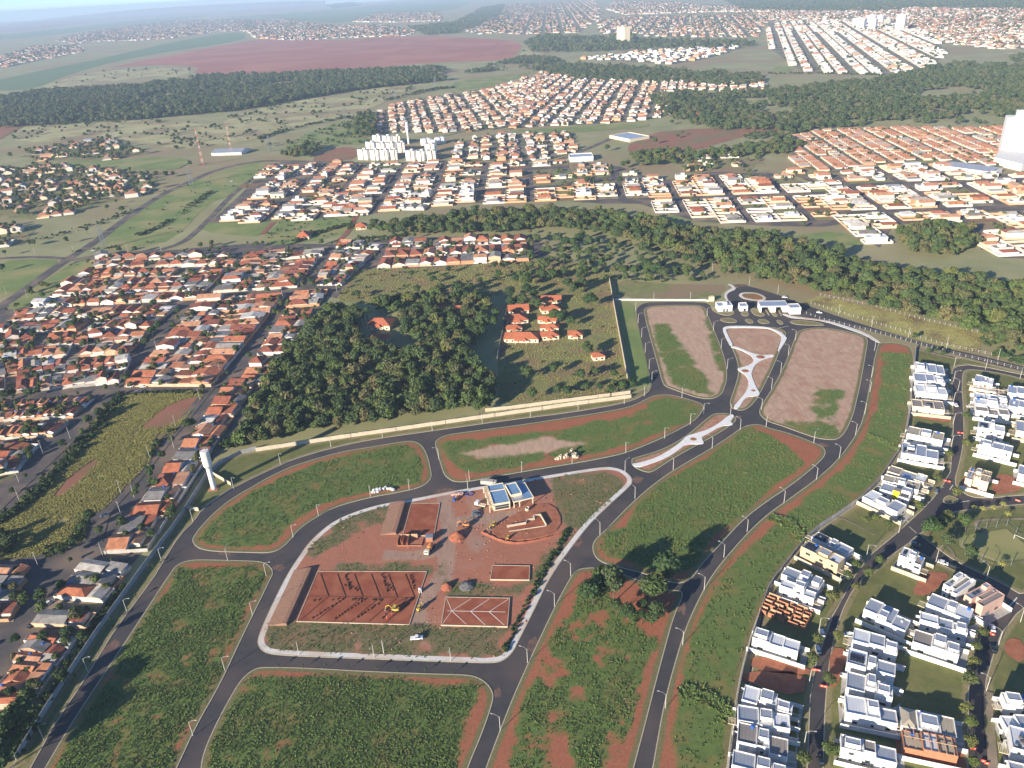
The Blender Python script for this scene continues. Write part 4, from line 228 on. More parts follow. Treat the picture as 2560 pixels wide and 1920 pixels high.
D['APT']=(((-225.2,1296.8),(-206.1,1286.7)),((-204.2,1286.2),(-188.8,1281.9)),((-187.9,1281.6),(-173.5,1277.6)),((-172.6,1277.3),(-159.8,1278.3)),((-220.6,1364.4),(-202.9,1349)),((-200.9,1348.4),(-185.3,1338.8)),((-184.9,1343.7),(-169.4,1334.2)),((-167.9,1338.8),(-153.6,1339.6)),((-218.2,1428.4),(-201.6,1417.7)),((-199.5,1417.1),(-183.1,1406.5)),((-182,1406.2),(-168.1,1407.5)),((-144.7,1264.9),(-128.4,1255.8)),((-127.5,1255.5),(-113.6,1251.7)),((-112.7,1251.4),(-96.4,1251.4)),((-119,1314.5),(-100.7,1309.2)))
D['HIRISE']=(('beige',((521.7,3500.6),(545.4,3445.2)),62),('white',((1603.4,3373.3),(1626.2,3348.5)),55),('white',((1517.9,3531.8),(1537.5,3510.1)),38),('white',((1550.5,3495.7),(1569.7,3474.5)),40),('white',((1579.3,3714.1),(1612.8,3674.4)),32),('white',((1662.6,3778.7),(1689.2,3745.8)),38),('white',((1692.5,3741.7),(1708.9,3721.5)),36),('grey',((1697.8,3679.9),(1715.4,3658.3)),24),('white',((683.1,1072.9),(710.5,1060.9)),52))
D['PODIUM']=((640.3,1022.8),(649.3,977.7),(699.5,1006.6),(679.1,1074))
D['SHED']=(((190.4,1345.2),(217.6,1304.6),(247.2,1349.2),(220.7,1404)),((567.8,999.3),(604.1,949.7),(621.6,985),(593.4,1028.3)),((809.8,1581.7),(838.1,1536.4),(859.4,1577.7),(836.6,1622.8)),((342.3,1539.1),(380.5,1525),(391.9,1572.6),(349.7,1573.5)),((-813.7,1599.3),(-803.2,1621.2),(-822.6,1679.9),(-846.6,1701.3)),((-495.6,1403.2),(-441.9,1398.1),(-443.7,1441.2),(-498.5,1451.9)),((102.7,1187.1),(137.8,1177.4),(141.1,1220.4),(106.7,1212.2)))
D['CARS']=(((187.6,270.6),-38,'white'),((190.7,267.6),-38,'black'),((211.6,324.1),62,'grey'),((119.3,233.2),82,'white'),((114.5,224.8),80,'white'),((267.2,411.3),85,'black'),((266.4,409.1),88,'white'),((273.9,406.1),-5,'white'),((241.9,562.7),-28,'white'),((226.9,598.6),-20,'white'),((186.8,230.9),70,'white'),((180.8,220),72,'black'),((129.7,231.3),-10,'white'),((97.1,176.1),88,'black'),((-215.7,263.6),65,'black'),((-215.2,277.3),60,'white'),((-269.2,498.8),5,'white'),((-259.3,497.6),5,'white'),((-259.8,489.7),5,'grey'),((-304.3,429.3),5,'white'),((-218.8,343.3),20,'grey'),((-454.3,850.9),25,'white'),((-106.7,573.9),5,'grey'),((-398.2,1181.2),20,'white'),((181.7,284.1),-30,'grey'))
D['BARRIER']=(((109.6,215.2),-15),((110.8,214.9),-15),((109.6,207.4),-20),((110.7,207),-20),((252,378.3),-5),((253.6,377.7),-5),((220.9,332.9),-10),((222.4,331.9),-10),((184.7,228.8),-20),((185.3,227.8),-20),((150,177.9),-5),((150.7,177.7),-5),((150.8,172.9),-20),((151.4,172),-20),((246.2,313.1),-40),((246.7,312.6),-40))
D['GOAL']=((228.4,283.4),(229.7,281.6))
D['VERGE']=((-178.7,186.6),(-178.7,192.1),(-179.3,210.9),(-177.9,227.9),(-177.5,243.5),(-177.2,258.6),(-173,291),(-172.9,300.8),(-172.1,323.9),(-168.5,334.2),(-168,344.7),(-157,362.9),(-147.1,373.9),(-136.3,383.6),(-130.9,389.2),(-109.3,400.3),(-86.2,407.8),(-51.7,413.6),(-1.2,422.2),(35.1,426.9),(63.5,433.4),(77.5,438.7),(87.1,447.1),(90.5,453.2),(83.8,454),(76.2,442.3),(35.9,436.1),(-1.1,429.5),(-45.1,421.7),(-73.2,416.6),(-107.7,410.7),(-154.4,401.4),(-163,399.8),(-170.7,391.1),(-173.9,384),(-175.6,377),(-176.7,345.7),(-177.6,329.3),(-179.7,311.5),(-181,293.3),(-183.2,272.7),(-184.7,252.9),(-185.5,232),(-186,215.4),(-186,207.8),(-186.1,195),(-185.4,187))
D['BANKS']=(((-888.3,4718.5),(-854.4,5018.6)),((-724.4,4330.3),(-652.5,4445.4),(-665.6,4795),(-701.4,4989.1)),((-575.7,4052.7),(-488.6,4265.5),(-479.1,4529.5),(-523.9,4771.3)),((-430.8,3729.8),(-339.8,4060.9),(-317.3,4296),(-378.3,4638)),((-549.7,3503.6),(-340.4,3567.8),(-211.6,3918.3),(-176.4,4263.7),(-208.8,4482.6)),((-284.8,3352.3),(-123.6,3634.3),(-63.5,3994.1)),((-69.6,3344.8),(5.3,3672.2),(28.3,3957.2)),((12.2,3286.8),(82.4,3718.4)),((-1213.2,4381.9),(-941.1,4504.3),(-859.7,4969)),((-940.2,3962.4),(-650.9,4189.6)))
D['BANKG1']=((58.6,208),(63.5,206.6),(68.6,203.1),(71.2,198.2),(72,195.1))
D['BANKG2']=((123.9,309.3),(129.4,306.9),(131.9,301.2),(132.7,292.3))
D['BANKG3']=((201.8,380.5),(207.3,373.6),(210.9,365.8))
D['PLANTERS']=(((103,387.1),2,'lower'),((173.8,490.3),3.2,'upper'),((157.3,470.3),2.6,'middle'),((154.2,441.9),1.6,'upper tip'))
D['HEDGES']=((((-271.2,485),(-270.3,469.9),(-267.4,449.2),(-267.7,430.2),(-267.4,411.1),(-268.1,400.8),(-268.4,383.7),(-268.8,367.7),(-271.6,354.9),(-274.3,342.8)),6,330,1),(((-266.9,329.5),(-259.4,322.3),(-258.8,315.1)),8,60,1.2),(((-213,483.2),(-225.8,485.6),(-243.9,486.9),(-262.2,486.5)),3,60,0.7),(((-216.4,433.2),(-219,411.3),(-217.7,400.7)),3,30,0.8),(((-227.6,334.6),(-224.8,321.2),(-234.5,314.8)),4,60,0.8),(((-185,287.2),(-186.9,269.2),(-187.5,252.7),(-188.2,235.7),(-188.1,220.6)),2.5,150,0.7),(((-189.3,215.8),(-188.5,204.3),(-189.2,194.6)),5,90,1),(((23.2,309.2),(17.6,296.4),(11.4,285.2),(5.2,270.1),(-2.6,250.7),(-8.8,233.6)),2,170,0.5),(((-426.5,904.7),(-411.7,941),(-409.1,1059.4),(-409.3,1119)),6,110,1.2),(((-436.1,729.7),(-431.5,738.8),(-428.3,741.6)),3,30,0.9),(((-481.3,852.5),(-433.5,860.7)),6,30,0.7),(((338.7,501.5),(327.9,475.6),(338.8,459.5)),8,60,1.3),(((97,670.5),(117.8,657.7),(158.1,654.1),(184.1,655.9)),6,60,0.8),(((-268.4,2040.1),(-174.7,2210.5),(-114.2,2234.2)),14,90,2.4),(((-317.6,1792.5),(-403,1696.5),(-460.3,1551.6)),12,120,1.8),(((-660.5,2304),(-452.7,2395.9),(-264.9,2513.9)),30,160,2.6),(((-311.8,1725.4),(-284.1,1545.5)),4,30,1.3),(((-229.1,839.4),(-203.2,884.2),(-172.1,897.2)),9,110,1.3),(((-158.7,834.6),(-106.4,842)),6,50,1.2),(((-174.8,418.8),(-177.6,406.9),(-164.8,410.9)),5,40,0.9),(((704.7,2149.9),(828.3,2081.6),(934.7,1995.3)),12,60,2.2),(((-542,908.3),(-501.3,985.8),(-487.2,1022.2)),14,70,1))
D['FENCE1']=((256.4,599.5),(286.9,571.4),(311.4,537.8),(339,508.7))
D['FENCE2']=((242.8,583.2),(261.7,554.5),(283.4,524.1),(302.2,494.5),(339.8,461.2))
D['FENCE3']=((229.7,566.4),(240.1,548.2),(267.5,521),(286.3,498.6),(302.2,479),(332.4,449))
D['FENCE4']=((203.6,291.2),(229.8,294.1),(232.9,269.5),(221.9,267.3),(209.3,266.1),(200.1,275.5),(203.6,291.2))
D['LINES']=((((215.3,328.9),(217.5,327.4)),0.3),(((223,329.2),(219.2,325.2)),0.4),(((217.4,330.3),(219.3,332.2),(218.5,329.6),(217.4,330.3)),0.2),(((218.5,314.5),(223.8,315.2)),0.4),(((185,290.2),(178.9,285)),0.5),(((206.9,247.5),(199.1,241.3)),0.5),(((185.5,297.9),(186.5,292.9)),0.3),(((199.2,538.2),(210.6,541.1)),0.4))
D['PATHS']=((((240.9,298.5),(221.3,299.4),(217.2,298),(215.3,293.6),(218.6,289.8)),1.6),(((194.8,282.6),(195.9,279.6),(194.8,275.6),(194.3,274.4)),1.5),(((154.3,308.3),(159.4,304.2),(166.7,292.7)),0.8),(((168.3,200.7),(163.2,192),(157.6,180.4),(152.2,169.6)),3))
D['CLEAR']=((-101.5,576.6,20),(-99.9,555.9,14),(-45.9,610.4,11))
D['TRACKS']=((((-40.2,347.6),(-38.4,334.6),(-35.7,321.5),(-34.6,309.2),(-35.7,299.6),(-35.7,290.4),(-35.6,279.8)),5.5),(((-36.4,319.9),(-30.1,322.6),(-19.9,321.7),(-11.9,322.6),(-4.9,324.8),(4.1,326.1)),5),(((-37.4,281.3),(-39.5,273.8),(-45.6,264.6),(-46.4,256.1),(-43.9,249.1)),5),(((-35.7,299.6),(-43.7,296.5),(-53.4,296.3),(-63.3,298.6)),4))
D['YSOIL']=(((-256.8,364.3),(-258.1,380.3),(-254.9,393.2),(-250.6,403.5),(-246.9,397.4),(-248.3,387.7),(-250.5,372.6),(-253.3,365.1)),((-238.3,438.5),(-235,453.2),(-231,467),(-222.4,475.9),(-211.9,477.6),(-210.8,464.6),(-215.2,446.4),(-223.3,436.1)),((-223.7,419.9),(-222.9,431),(-213.5,427.2),(-214.5,416.2)))
D['DUST']=(((-38.6,348.7),1.5,4),((63.4,349.6),1.3,4),((-115.5,293.4),1.2,3),((-11.9,212.9),0.5,3),((3,235.9),0.7,5),((133,409.9),2,2.5),((172.7,373.5),1.4,2.5),((198,632.5),2,5),((66.4,254.3),0.5,6),((27,301.6),0.6,5),((-144.1,306.9),1.6,2.2),((-174.5,247.8),0.6,5))
# ------------------------------------------------------------------ mesh helpers
class MB:
    def __init__(s): s.v=[]; s.f=[]; s.m=[]
    def add(s,vs,fs,mi=0):
        k=len(s.v); s.v+=[tuple(p) for p in vs]; s.f+=[tuple(i+k for i in f) for f in fs]; s.m+=[mi]*len(fs); return s
    def box(s,x0,x1,y0,y1,z0,z1,mi=0,bottom=False):
        vs=[(x0,y0,z0),(x1,y0,z0),(x1,y1,z0),(x0,y1,z0),(x0,y0,z1),(x1,y0,z1),(x1,y1,z1),(x0,y1,z1)]
        fs=[(4,5,6,7),(0,1,5,4),(1,2,6,5),(2,3,7,6),(3,0,4,7)]
        if bottom: fs.append((3,2,1,0))
        return s.add(vs,fs,mi)
    def gable(s,x0,x1,y0,y1,z,h,e=.35,mi=0,t=.12):
        """ridge along x"""
        a,b=x0-e,x1+e; c,d=y0-e,y1+e; m=(c+d)/2; dz=-h*e/max((y1-y0)/2,.1)
        vs=[]
        for zz in (0,-t): vs+=[(a,c,z+dz+zz),(b,c,z+dz+zz),(b,m,z+h+zz),(a,m,z+h+zz),(b,d,z+dz+zz),(a,d,z+dz+zz)]
        fs=[(0,1,2,3),(3,2,4,5),(7,6,9,8),(8,9,11,10),(0,6,7,1),(5,4,10,11),(1,7,8,2),(2,8,10,4),(0,3,9,6),(3,5,11,9)]
        return s.add(vs,fs,mi)
    def gable_walls(s,x0,x1,y0,y1,z,h,mi=0):
        m=(y0+y1)/2
        s.add([(x0,y0,z),(x0,m,z+h),(x0,y1,z)],[(0,1,2)],mi); s.add([(x1,y0,z),(x1,m,z+h),(x1,y1,z)],[(0,2,1)],mi); return s
    def hip(s,x0,x1,y0,y1,z,h,e=.4,mi=0):
        a,b,c,d=x0-e,x1+e,y0-e,y1+e; W=d-c; L=b-a; k=min(W,L)/2; m=(c+d)/2; n=(a+b)/2
        if L>=W: r0,r1=(a+k,m,z+h),(b-k,m,z+h); fs=[(0,1,5,4),(1,2,5),(2,3,4,5),(3,0,4)]
        else: r0,r1=(n,c+k,z+h),(n,d-k,z+h); fs=[(0,1,4),(1,2,5,4),(2,3,5),(3,0,4,5)]
        s.add([(a,c,z),(b,c,z),(b,d,z),(a,d,z),r0,r1],fs,mi)
        s.add([(a,c,z),(b,c,z),(b,d,z),(a,d,z)],[(3,2,1,0)],mi); return s
    def shed(s,x0,x1,y0,y1,z0,z1,e=.25,mi=0,t=.1):
        """mono pitch, high at y1"""
        a,b,c,d=x0-e,x1+e,y0-e,y1+e
        vs=[(a,c,z0),(b,c,z0),(b,d,z1),(a,d,z1),(a,c,z0-t),(b,c,z0-t),(b,d,z1-t),(a,d,z1-t)]
        return s.add(vs,[(0,1,2,3),(7,6,5,4),(0,4,5,1),(1,5,6,2),(2,6,7,3),(3,7,4,0)],mi)
    def ring(s,x0,x1,y0,y1,z0,z1,t=.2,mi=0):
        s.box(x0,x1,y0,y0+t,z0,z1,mi); s.box(x0,x1,y1-t,y1,z0,z1,mi); s.box(x0,x0+t,y0+t,y1-t,z0,z1,mi); s.box(x1-t,x1,y0+t,y1-t,z0,z1,mi); return s
    def tube(s,pts,r,n=6,mi=0,caps=True):
        """pts list of 3d points, r radius or list"""
        rr=r if isinstance(r,(list,tuple)) else [r]*len(pts); base=len(s.v); P=[Vector(p) for p in pts]
        for i,p in enumerate(P):
            d=(P[min(i+1,len(P)-1)]-P[max(i-1,0)]).normalized(); a=d.orthogonal().normalized(); b=d.cross(a)
            for k in range(n):
                t=2*pi*k/n; s.v.append(tuple(p+(a*math.cos(t)+b*math.sin(t))*rr[i]))
        for i in range(len(P)-1):
            for k in range(n):
                k2=(k+1)%n; s.f.append((base+i*n+k,base+i*n+k2,base+(i+1)*n+k2,base+(i+1)*n+k)); s.m.append(mi)
        if caps:
            s.f.append(tuple(base+k for k in range(n))[::-1]); s.m.append(mi); s.f.append(tuple(base+(len(P)-1)*n+k for k in range(n))); s.m.append(mi)
        return s
    def lathe(s,prof,n=16,cx=0,cy=0,mi=0):
        base=len(s.v)
        for r,z in prof:
            for k in range(n):
                t=2*pi*k/n; s.v.append((cx+r*math.cos(t),cy+r*math.sin(t),z))
        for i in range(len(prof)-1):
            for k in range(n):
                k2=(k+1)%n; s.f.append((base+i*n+k,base+i*n+k2,base+(i+1)*n+k2,base+(i+1)*n+k)); s.m.append(mi)
        s.f.append(tuple(base+(len(prof)-1)*n+k for k in range(n))); s.m.append(mi); return s
    def bar(s,a,b,t,mi=0): return s.tube([a,b],t,4,mi)
    def mesh(s,name,mats):
        me=bpy.data.meshes.new(name); me.from_pydata(s.v,[],s.f)
        if not isinstance(mats,(list,tuple)): mats=[mats]
        for m in mats: me.materials.append(MATS[m])
        if len(mats)>1: me.polygons.foreach_set('material_index',s.m)
        me.update(); return me
    def build(s,name,mats,parent=None,label=None,**k):
        o=bpy.data.objects.new(name,s.mesh(name,mats)); col.objects.link(o)
        if parent is not None: o.parent=parent
        if label: o['label']=label
        tag(o,**k); return o
def tag(o,cat=None,group=None,kind=None,label=None):
    if label: o['label']=label
    if cat: o['category']=cat
    if group: o['group']=group
    if kind: o['kind']=kind
    return o
def empty(name,loc,rz=0,label=None,cat=None,group=None):
    o=bpy.data.objects.new(name,None); o.empty_display_size=.5; o.location=(loc[0],loc[1],loc[2] if len(loc)>2 else 0); o.rotation_euler=(0,0,rz); col.objects.link(o)
    return tag(o,cat,group,None,label)
def inst(name,me,parent=None,loc=(0,0,0),rz=0,sc=None):
    o=bpy.data.objects.new(name,me); o.location=loc; o.rotation_euler=(0,0,rz)
    if sc: o.scale=sc if isinstance(sc,(tuple,list)) else (sc,sc,sc)
    col.objects.link(o)
    if parent is not None: o.parent=parent
    return o
ORD=['first','second','third','fourth','fifth','sixth','seventh','eighth','ninth','tenth','eleventh','twelfth','thirteenth','fourteenth','fifteenth','sixteenth','seventeenth','eighteenth','nineteenth','twentieth','twenty-first','twenty-second','twenty-third','twenty-fourth']
ORD+=[t+'-'+u for t in ('thirty','forty','fifty') for u in ORD[:9]]
def ordn(i): return ORD[i] if i<len(ORD) else 'later'
# ------------------------------------------------------------------ plane geometry helpers
def chaikin(P,n=2,closed=True):
    P=[tuple(p) for p in P]
    for _ in range(n):
        Q=[]; m=len(P)
        for i in range(m if closed else m-1):
            a,b=P[i],P[(i+1)%m]
            Q+=[(a[0]*.75+b[0]*.25,a[1]*.75+b[1]*.25),(a[0]*.25+b[0]*.75,a[1]*.25+b[1]*.75)]
        if not closed: Q=[P[0]]+Q+[P[-1]]
        P=Q
    return P
def area2(P): return sum(P[i][0]*P[(i+1)%len(P)][1]-P[(i+1)%len(P)][0]*P[i][1] for i in range(len(P)))
def ccw(P): return P if area2(P)>0 else P[::-1]
def inset(P,d):
    """offset a ccw polygon inwards"""
    n=len(P); out=[]
    for i in range(n):
        a=Vector(P[i-1]); b=Vector(P[i]); c=Vector(P[(i+1)%n])
        e=(b-a); f=(c-b)
        e=e.normalized() if e.length>1e-6 else Vector((1,0)); f=f.normalized() if f.length>1e-6 else e
        nn=(Vector((-e.y,e.x))+Vector((-f.y,f.x)))
        nn=nn.normalized() if nn.length>1e-6 else Vector((-e.y,e.x))
        k=max(.5,nn.dot(Vector((-e.y,e.x)))); q=b+nn*(d/k); out.append((q.x,q.y))
    return out
def inside(X,Y,P):
    X=np.asarray(X);Y=np.asarray(Y); r=np.zeros(X.shape,bool); n=len(P)
    for i in range(n):
        x0,y0=P[i];x1,y1=P[(i+1)%n]
        if y0==y1: continue
        c=((y0>Y)!=(y1>Y))&(X<(x1-x0)*(Y-y0)/(y1-y0)+x0); r^=c
    return r
def edge_dist(X,Y,P,closed=True):
    X=np.asarray(X,float);Y=np.asarray(Y,float); d=np.full(X.shape,1e9); n=len(P)
    for i in range(n if closed else n-1):
        x0,y0=P[i];x1,y1=P[(i+1)%n]; ex,ey=x1-x0,y1-y0; L=ex*ex+ey*ey
        if L<1e-9: continue
        t=np.clip(((X-x0)*ex+(Y-y0)*ey)/L,0,1); d=np.minimum(d,np.hypot(X-x0-t*ex,Y-y0-t*ey))
    return d
def vnoise(X,Y,s,seed=0):
    X=np.asarray(X,float)*s;Y=np.asarray(Y,float)*s; out=0;amp=1;tot=0
    for o in range(4):
        xi=np.floor(X).astype(np.int64);yi=np.floor(Y).astype(np.int64);fx=X-xi;fy=Y-yi;fx=fx*fx*(3-2*fx);fy=fy*fy*(3-2*fy)
        def h(a,b):
            k=(a*374761393+b*668265263+(seed+o)*1442695041)&0x7fffffff; k=((k^(k>>13))*1274126177)&0x7fffffff; return ((k^(k>>16))&0xffff)/65535.
        v=(h(xi,yi)*(1-fx)+h(xi+1,yi)*fx)*(1-fy)+(h(xi,yi+1)*(1-fx)+h(xi+1,yi+1)*fx)*fy
        out=out+v*amp; tot+=amp; amp*=.55; X=X*2.03+17.3;Y=Y*2.03+9.1
    return out/tot
def rand_in(P,n,r=nr):
    x0=min(p[0] for p in P);x1=max(p[0] for p in P);y0=min(p[1] for p in P);y1=max(p[1] for p in P)
    X=r.uniform(x0,x1,n);Y=r.uniform(y0,y1,n);k=inside(X,Y,P);return X[k],Y[k]
def spread_in(P,d,r=nr,jit=.42):
    """jittered grid points inside a polygon"""
    x0=min(p[0] for p in P);x1=max(p[0] for p in P);y0=min(p[1] for p in P);y1=max(p[1] for p in P)
    gx,gy=np.meshgrid(np.arange(x0,x1,d),np.arange(y0,y1,d*.87)); gx=gx+(np.arange(gx.shape[0])%2)[:,None]*d/2
    gx=gx.ravel()+r.uniform(-jit,jit,gx.size)*d; gy=gy.ravel()+r.uniform(-jit,jit,gy.size)*d
    k=inside(gx,gy,P); return gx[k],gy[k]
# ------------------------------------------------------------------ ground sheets
def sheet(name,P,z,m,kind='structure',parent=None,smooth=0,label=None,skirt=0):
    if smooth: P=chaikin(P,smooth)
    P=ccw(P); b=MB(); b.add([(x,y,z) for x,y in P],[tuple(range(len(P)))])
    if skirt:
        n=len(P); b.add([(x,y,z) for x,y in P]+[(x,y,z-skirt) for x,y in P],[(i,i+n,(i+1)%n+n,(i+1)%n) for i in range(n)])
    return b.build(name,m,parent,label,kind=kind if parent is None else None)
def strip(name,line,wd,z,m,smooth=2,parent=None,kind='structure',label=None,h=0):
    L=chaikin(line,smooth,False) if smooth else line
    n=len(L); lo=[];hi=[]
    for i in range(n):
        a=Vector(L[max(i-1,0)]);c=Vector(L[min(i+1,n-1)]);e=(c-a).normalized();q=Vector((-e.y,e.x))*wd/2;p=Vector(L[i]); lo.append(p-q);hi.append(p+q)
    b=MB(); b.add([(p.x,p.y,z) for p in lo]+[(p.x,p.y,z) for p in hi],[(i,i+1,n+i+1,n+i) for i in range(n-1)])
    return b.build(name,m,parent,label,kind=kind if parent is None else None)
def wall_line(name,line,h,t,m,label,cat='wall',panel=None,z0=0.,coping=None,group=None):
    """a standing wall along a line, one part per panel"""
    root=empty(name,line[0],0,label,cat,group); ox,oy=line[0]
    pts=[Vector(p) for p in line]; segs=[]
    for a,b in zip(pts[:-1],pts[1:]):
        n=max(1,round((b-a).length/(panel or 1e9)))
        for i in range(n): segs.append((a.lerp(b,i/n),a.lerp(b,(i+1)/n)))
    for k,(a,b) in enumerate(segs):
        d=(b-a).normalized(); q=Vector((-d.y,d.x))*t/2; o=Vector((ox,oy)); hh=h+(.05*((k*7)%3-1) if panel else 0)
        c=[a+q-o,b+q-o,b-q-o,a-q-o]; mb=MB(); mb.add([(p.x,p.y,z0) for p in c]+[(p.x,p.y,z0+hh) for p in c],[(4,7,6,5),(0,4,5,1),(1,5,6,2),(2,6,7,3),(3,7,4,0)])
        mb.build('wall_panel',m,root)
        if panel:
            pm=MB(); pp=b-o; pm.box(pp.x-.14,pp.x+.14,pp.y-.14,pp.y+.14,z0,z0+h+.12); 
            if k%2==0: pm.build('wall_post',m,root)
    return root
def plot(P,z,m,cover=None,pale=None,cell=2.2,kerb=True,smooth=2,kerb_in=.38,edge_scale=1.,seed=1):
    """a raised parcel: top sheet with vertex ground cover, and its kerb"""
    P=ccw(chaikin(P,smooth) if smooth else P); I=inset(P,kerb_in) if kerb else P
    gx,gy=spread_in(inset(I,cell*.6),cell,jit=.3)
    V=[Vector(p) for p in I]+[Vector((x,y)) for x,y in zip(gx,gy)]; n=len(I)
    v,e,f,*_=delaunay_2d_cdt(V,[(i,(i+1)%n) for i in range(n)],[],1,1e-4)
    X=np.array([p.x for p in v]);Y=np.array([p.y for p in v])
    me=bpy.data.meshes.new('ground'); 
    hgt=np.clip(edge_dist(X,Y,I)*.04,0,.25)*(vnoise(X,Y,.12,seed)-.2)
    me.from_pydata([(x,y,z+h) for x,y,h in zip(X,Y,hgt)],[],[tuple(t) for t in f]); me.materials.append(MATS[m]); me.update()
    nn=sum(p.normal.z for p in me.polygons)
    if nn<0: me.flip_normals()
    ed=edge_dist(X,Y,I)*edge_scale
    cv=cover(X,Y) if cover else np.zeros(len(X)); pl=pale(X,Y) if pale else np.zeros(len(X))
    for k,a in (('edge',ed),('cover',cv),('pale',pl)):
        at=me.attributes.new(k,'FLOAT','POINT'); at.data.foreach_set('value',np.asarray(a,np.float32))
    o=bpy.data.objects.new('ground',me); col.objects.link(o); o['kind']='structure'
    if kerb:
        n=len(P); b=MB(); zt=z+.03
        b.add([(x,y,zt) for x,y in P]+[(x,y,zt) for x,y in I]+[(x,y,z-.3) for x,y in P]+[(x,y,z-.05) for x,y in I],
              [(i,(i+1)%n,n+(i+1)%n,n+i) for i in range(n)]+[(2*n+i,2*n+(i+1)%n,(i+1)%n,i) for i in range(n)]+[(n+i,n+(i+1)%n,3*n+(i+1)%n,3*n+i) for i in range(n)])
        b.build('kerb','kerb',o)
    return o,I
# ------------------------------------------------------------------ scatter (uncountable cover): geometry nodes, one object
def scatter(name,pts,sc,pid,protos,label,cat,kind='stuff'):
    me=bpy.data.meshes.new(name); me.from_pydata([tuple(p) for p in pts],[],[])
    a=me.attributes.new('sc','FLOAT','POINT'); a.data.foreach_set('value',np.asarray(sc,np.float32))
    a=me.attributes.new('pid','INT','POINT'); a.data.foreach_set('value',np.asarray(pid,np.int32))
    a=me.attributes.new('rz','FLOAT','POINT'); a.data.foreach_set('value',nr.uniform(0,6.28,len(pts)).astype(np.float32))
    o=bpy.data.objects.new(name,me); col.objects.link(o); tag(o,cat,None,kind,label)
    g=bpy.data.node_groups.new(name+'_nodes','GeometryNodeTree'); g.interface.new_socket('Geometry',in_out='INPUT',socket_type='NodeSocketGeometry'); g.interface.new_socket('Geometry',in_out='OUTPUT',socket_type='NodeSocketGeometry')
    N=g.nodes; L=g.links; gi=N.new('NodeGroupInput'); go=N.new('NodeGroupOutput')
    jn=N.new('GeometryNodeJoinGeometry')
    for p in reversed(protos):
        oi=N.new('GeometryNodeObjectInfo'); oi.inputs['Object'].default_value=p; oi.inputs['As Instance'].default_value=True; L.new(oi.outputs['Geometry'],jn.inputs[0])
    ip=N.new('GeometryNodeInstanceOnPoints'); L.new(gi.outputs[0],ip.inputs['Points']); L.new(jn.outputs[0],ip.inputs['Instance']); ip.inputs['Pick Instance'].default_value=True
    def att(k,t):
        x=N.new('GeometryNodeInputNamedAttribute'); x.data_type=t; x.inputs['Name'].default_value=k; return x.outputs[0]
    L.new(att('pid','INT'),ip.inputs['Instance Index']); L.new(att('sc','FLOAT'),ip.inputs['Scale'])
    cb=N.new('ShaderNodeCombineXYZ'); L.new(att('rz','FLOAT'),cb.inputs[2]); L.new(cb.outputs[0],ip.inputs['Rotation'])
    L.new(ip.outputs[0],go.inputs[0])
    md=o.modifiers.new('scatter','NODES'); md.node_group=g
    return o
# ------------------------------------------------------------------ plants
def crown_mesh(name,seed,W,H,z0,lobes,cards,size,m,flat=.8,core=True):
    """foliage: leaf clumps spread over uneven lobes, W wide, H high, starting at z0"""
    r=np.random.RandomState(seed); mb=MB(); r2=random.Random(seed)
    C=[]
    for i in range(lobes):
        a=r.uniform(0,6.28); q=math.sqrt(r.uniform(0,1))*.62*W/2; t=r.uniform(0,1)
        rad=W*.5*r.uniform(.32,.52)*(1-.25*abs(t-.4)); top=z0+H*(.25+.55*t)*(1-.35*(q/(W/2))**2)
        C.append((q*math.cos(a),q*math.sin(a),top,rad))
    C.append((0,0,z0+H*.6,W*.34))
    for cx,cy,cz,rad in C:
        n=int(cards*(rad/(W*.22))**2)
        u=r.normal(size=(n,3)); u/=np.linalg.norm(u,axis=1)[:,None]; u[:,2]=np.where(u[:,2]<-.35,-u[:,2],u[:,2])
        for k in range(n):
            rr=rad*r.uniform(.72,1.12); p=np.array([cx,cy,cz])+u[k]*rr*np.array([1,1,flat])
            s=size*r.uniform(.6,1.35); nrm=u[k]+r.normal(size=3)*.55; nrm/=np.linalg.norm(nrm)
            a=np.cross(nrm,[.3,.2,1.]); a/=np.linalg.norm(a); b=np.cross(nrm,a); t=r.uniform(0,6.28); a,b=a*math.cos(t)+b*math.sin(t),b*math.cos(t)-a*math.sin(t)
            mb.add([p-a*s*.5,p+b*s*.42+nrm*s*.12,p+a*s*.5,p-b*s*.42],[(0,1,2,3)])
        if core:
            for i in range(1):
                k=len(mb.v); nb,nl=4,7; 
                for j in range(1,nb):
                    th=pi*j/nb
                    for l in range(nl):
                        ph=2*pi*l/nl; q=rad*.72*r2.uniform(.85,1.1); mb.v.append((cx+q*math.sin(th)*math.cos(ph),cy+q*math.sin(th)*math.sin(ph),cz+q*math.cos(th)*flat))
                mb.v.append((cx,cy,cz+rad*.72*flat)); mb.v.append((cx,cy,cz-rad*.72*flat))
                for l in range(nl):
                    l2=(l+1)%nl; mb.f.append((k+(nb-1)*nl,k+l,k+l2)); mb.m.append(0)
                    for j in range(nb-2): mb.f.append((k+j*nl+l,k+(j+1)*nl+l,k+(j+1)*nl+l2,k+j*nl+l2)); mb.m.append(0)
                    mb.f.append((k+(nb-2)*nl+l,k+(nb-1)*nl+1,k+(nb-2)*nl+l2)); mb.m.append(0)
    return mb.mesh(name,m)
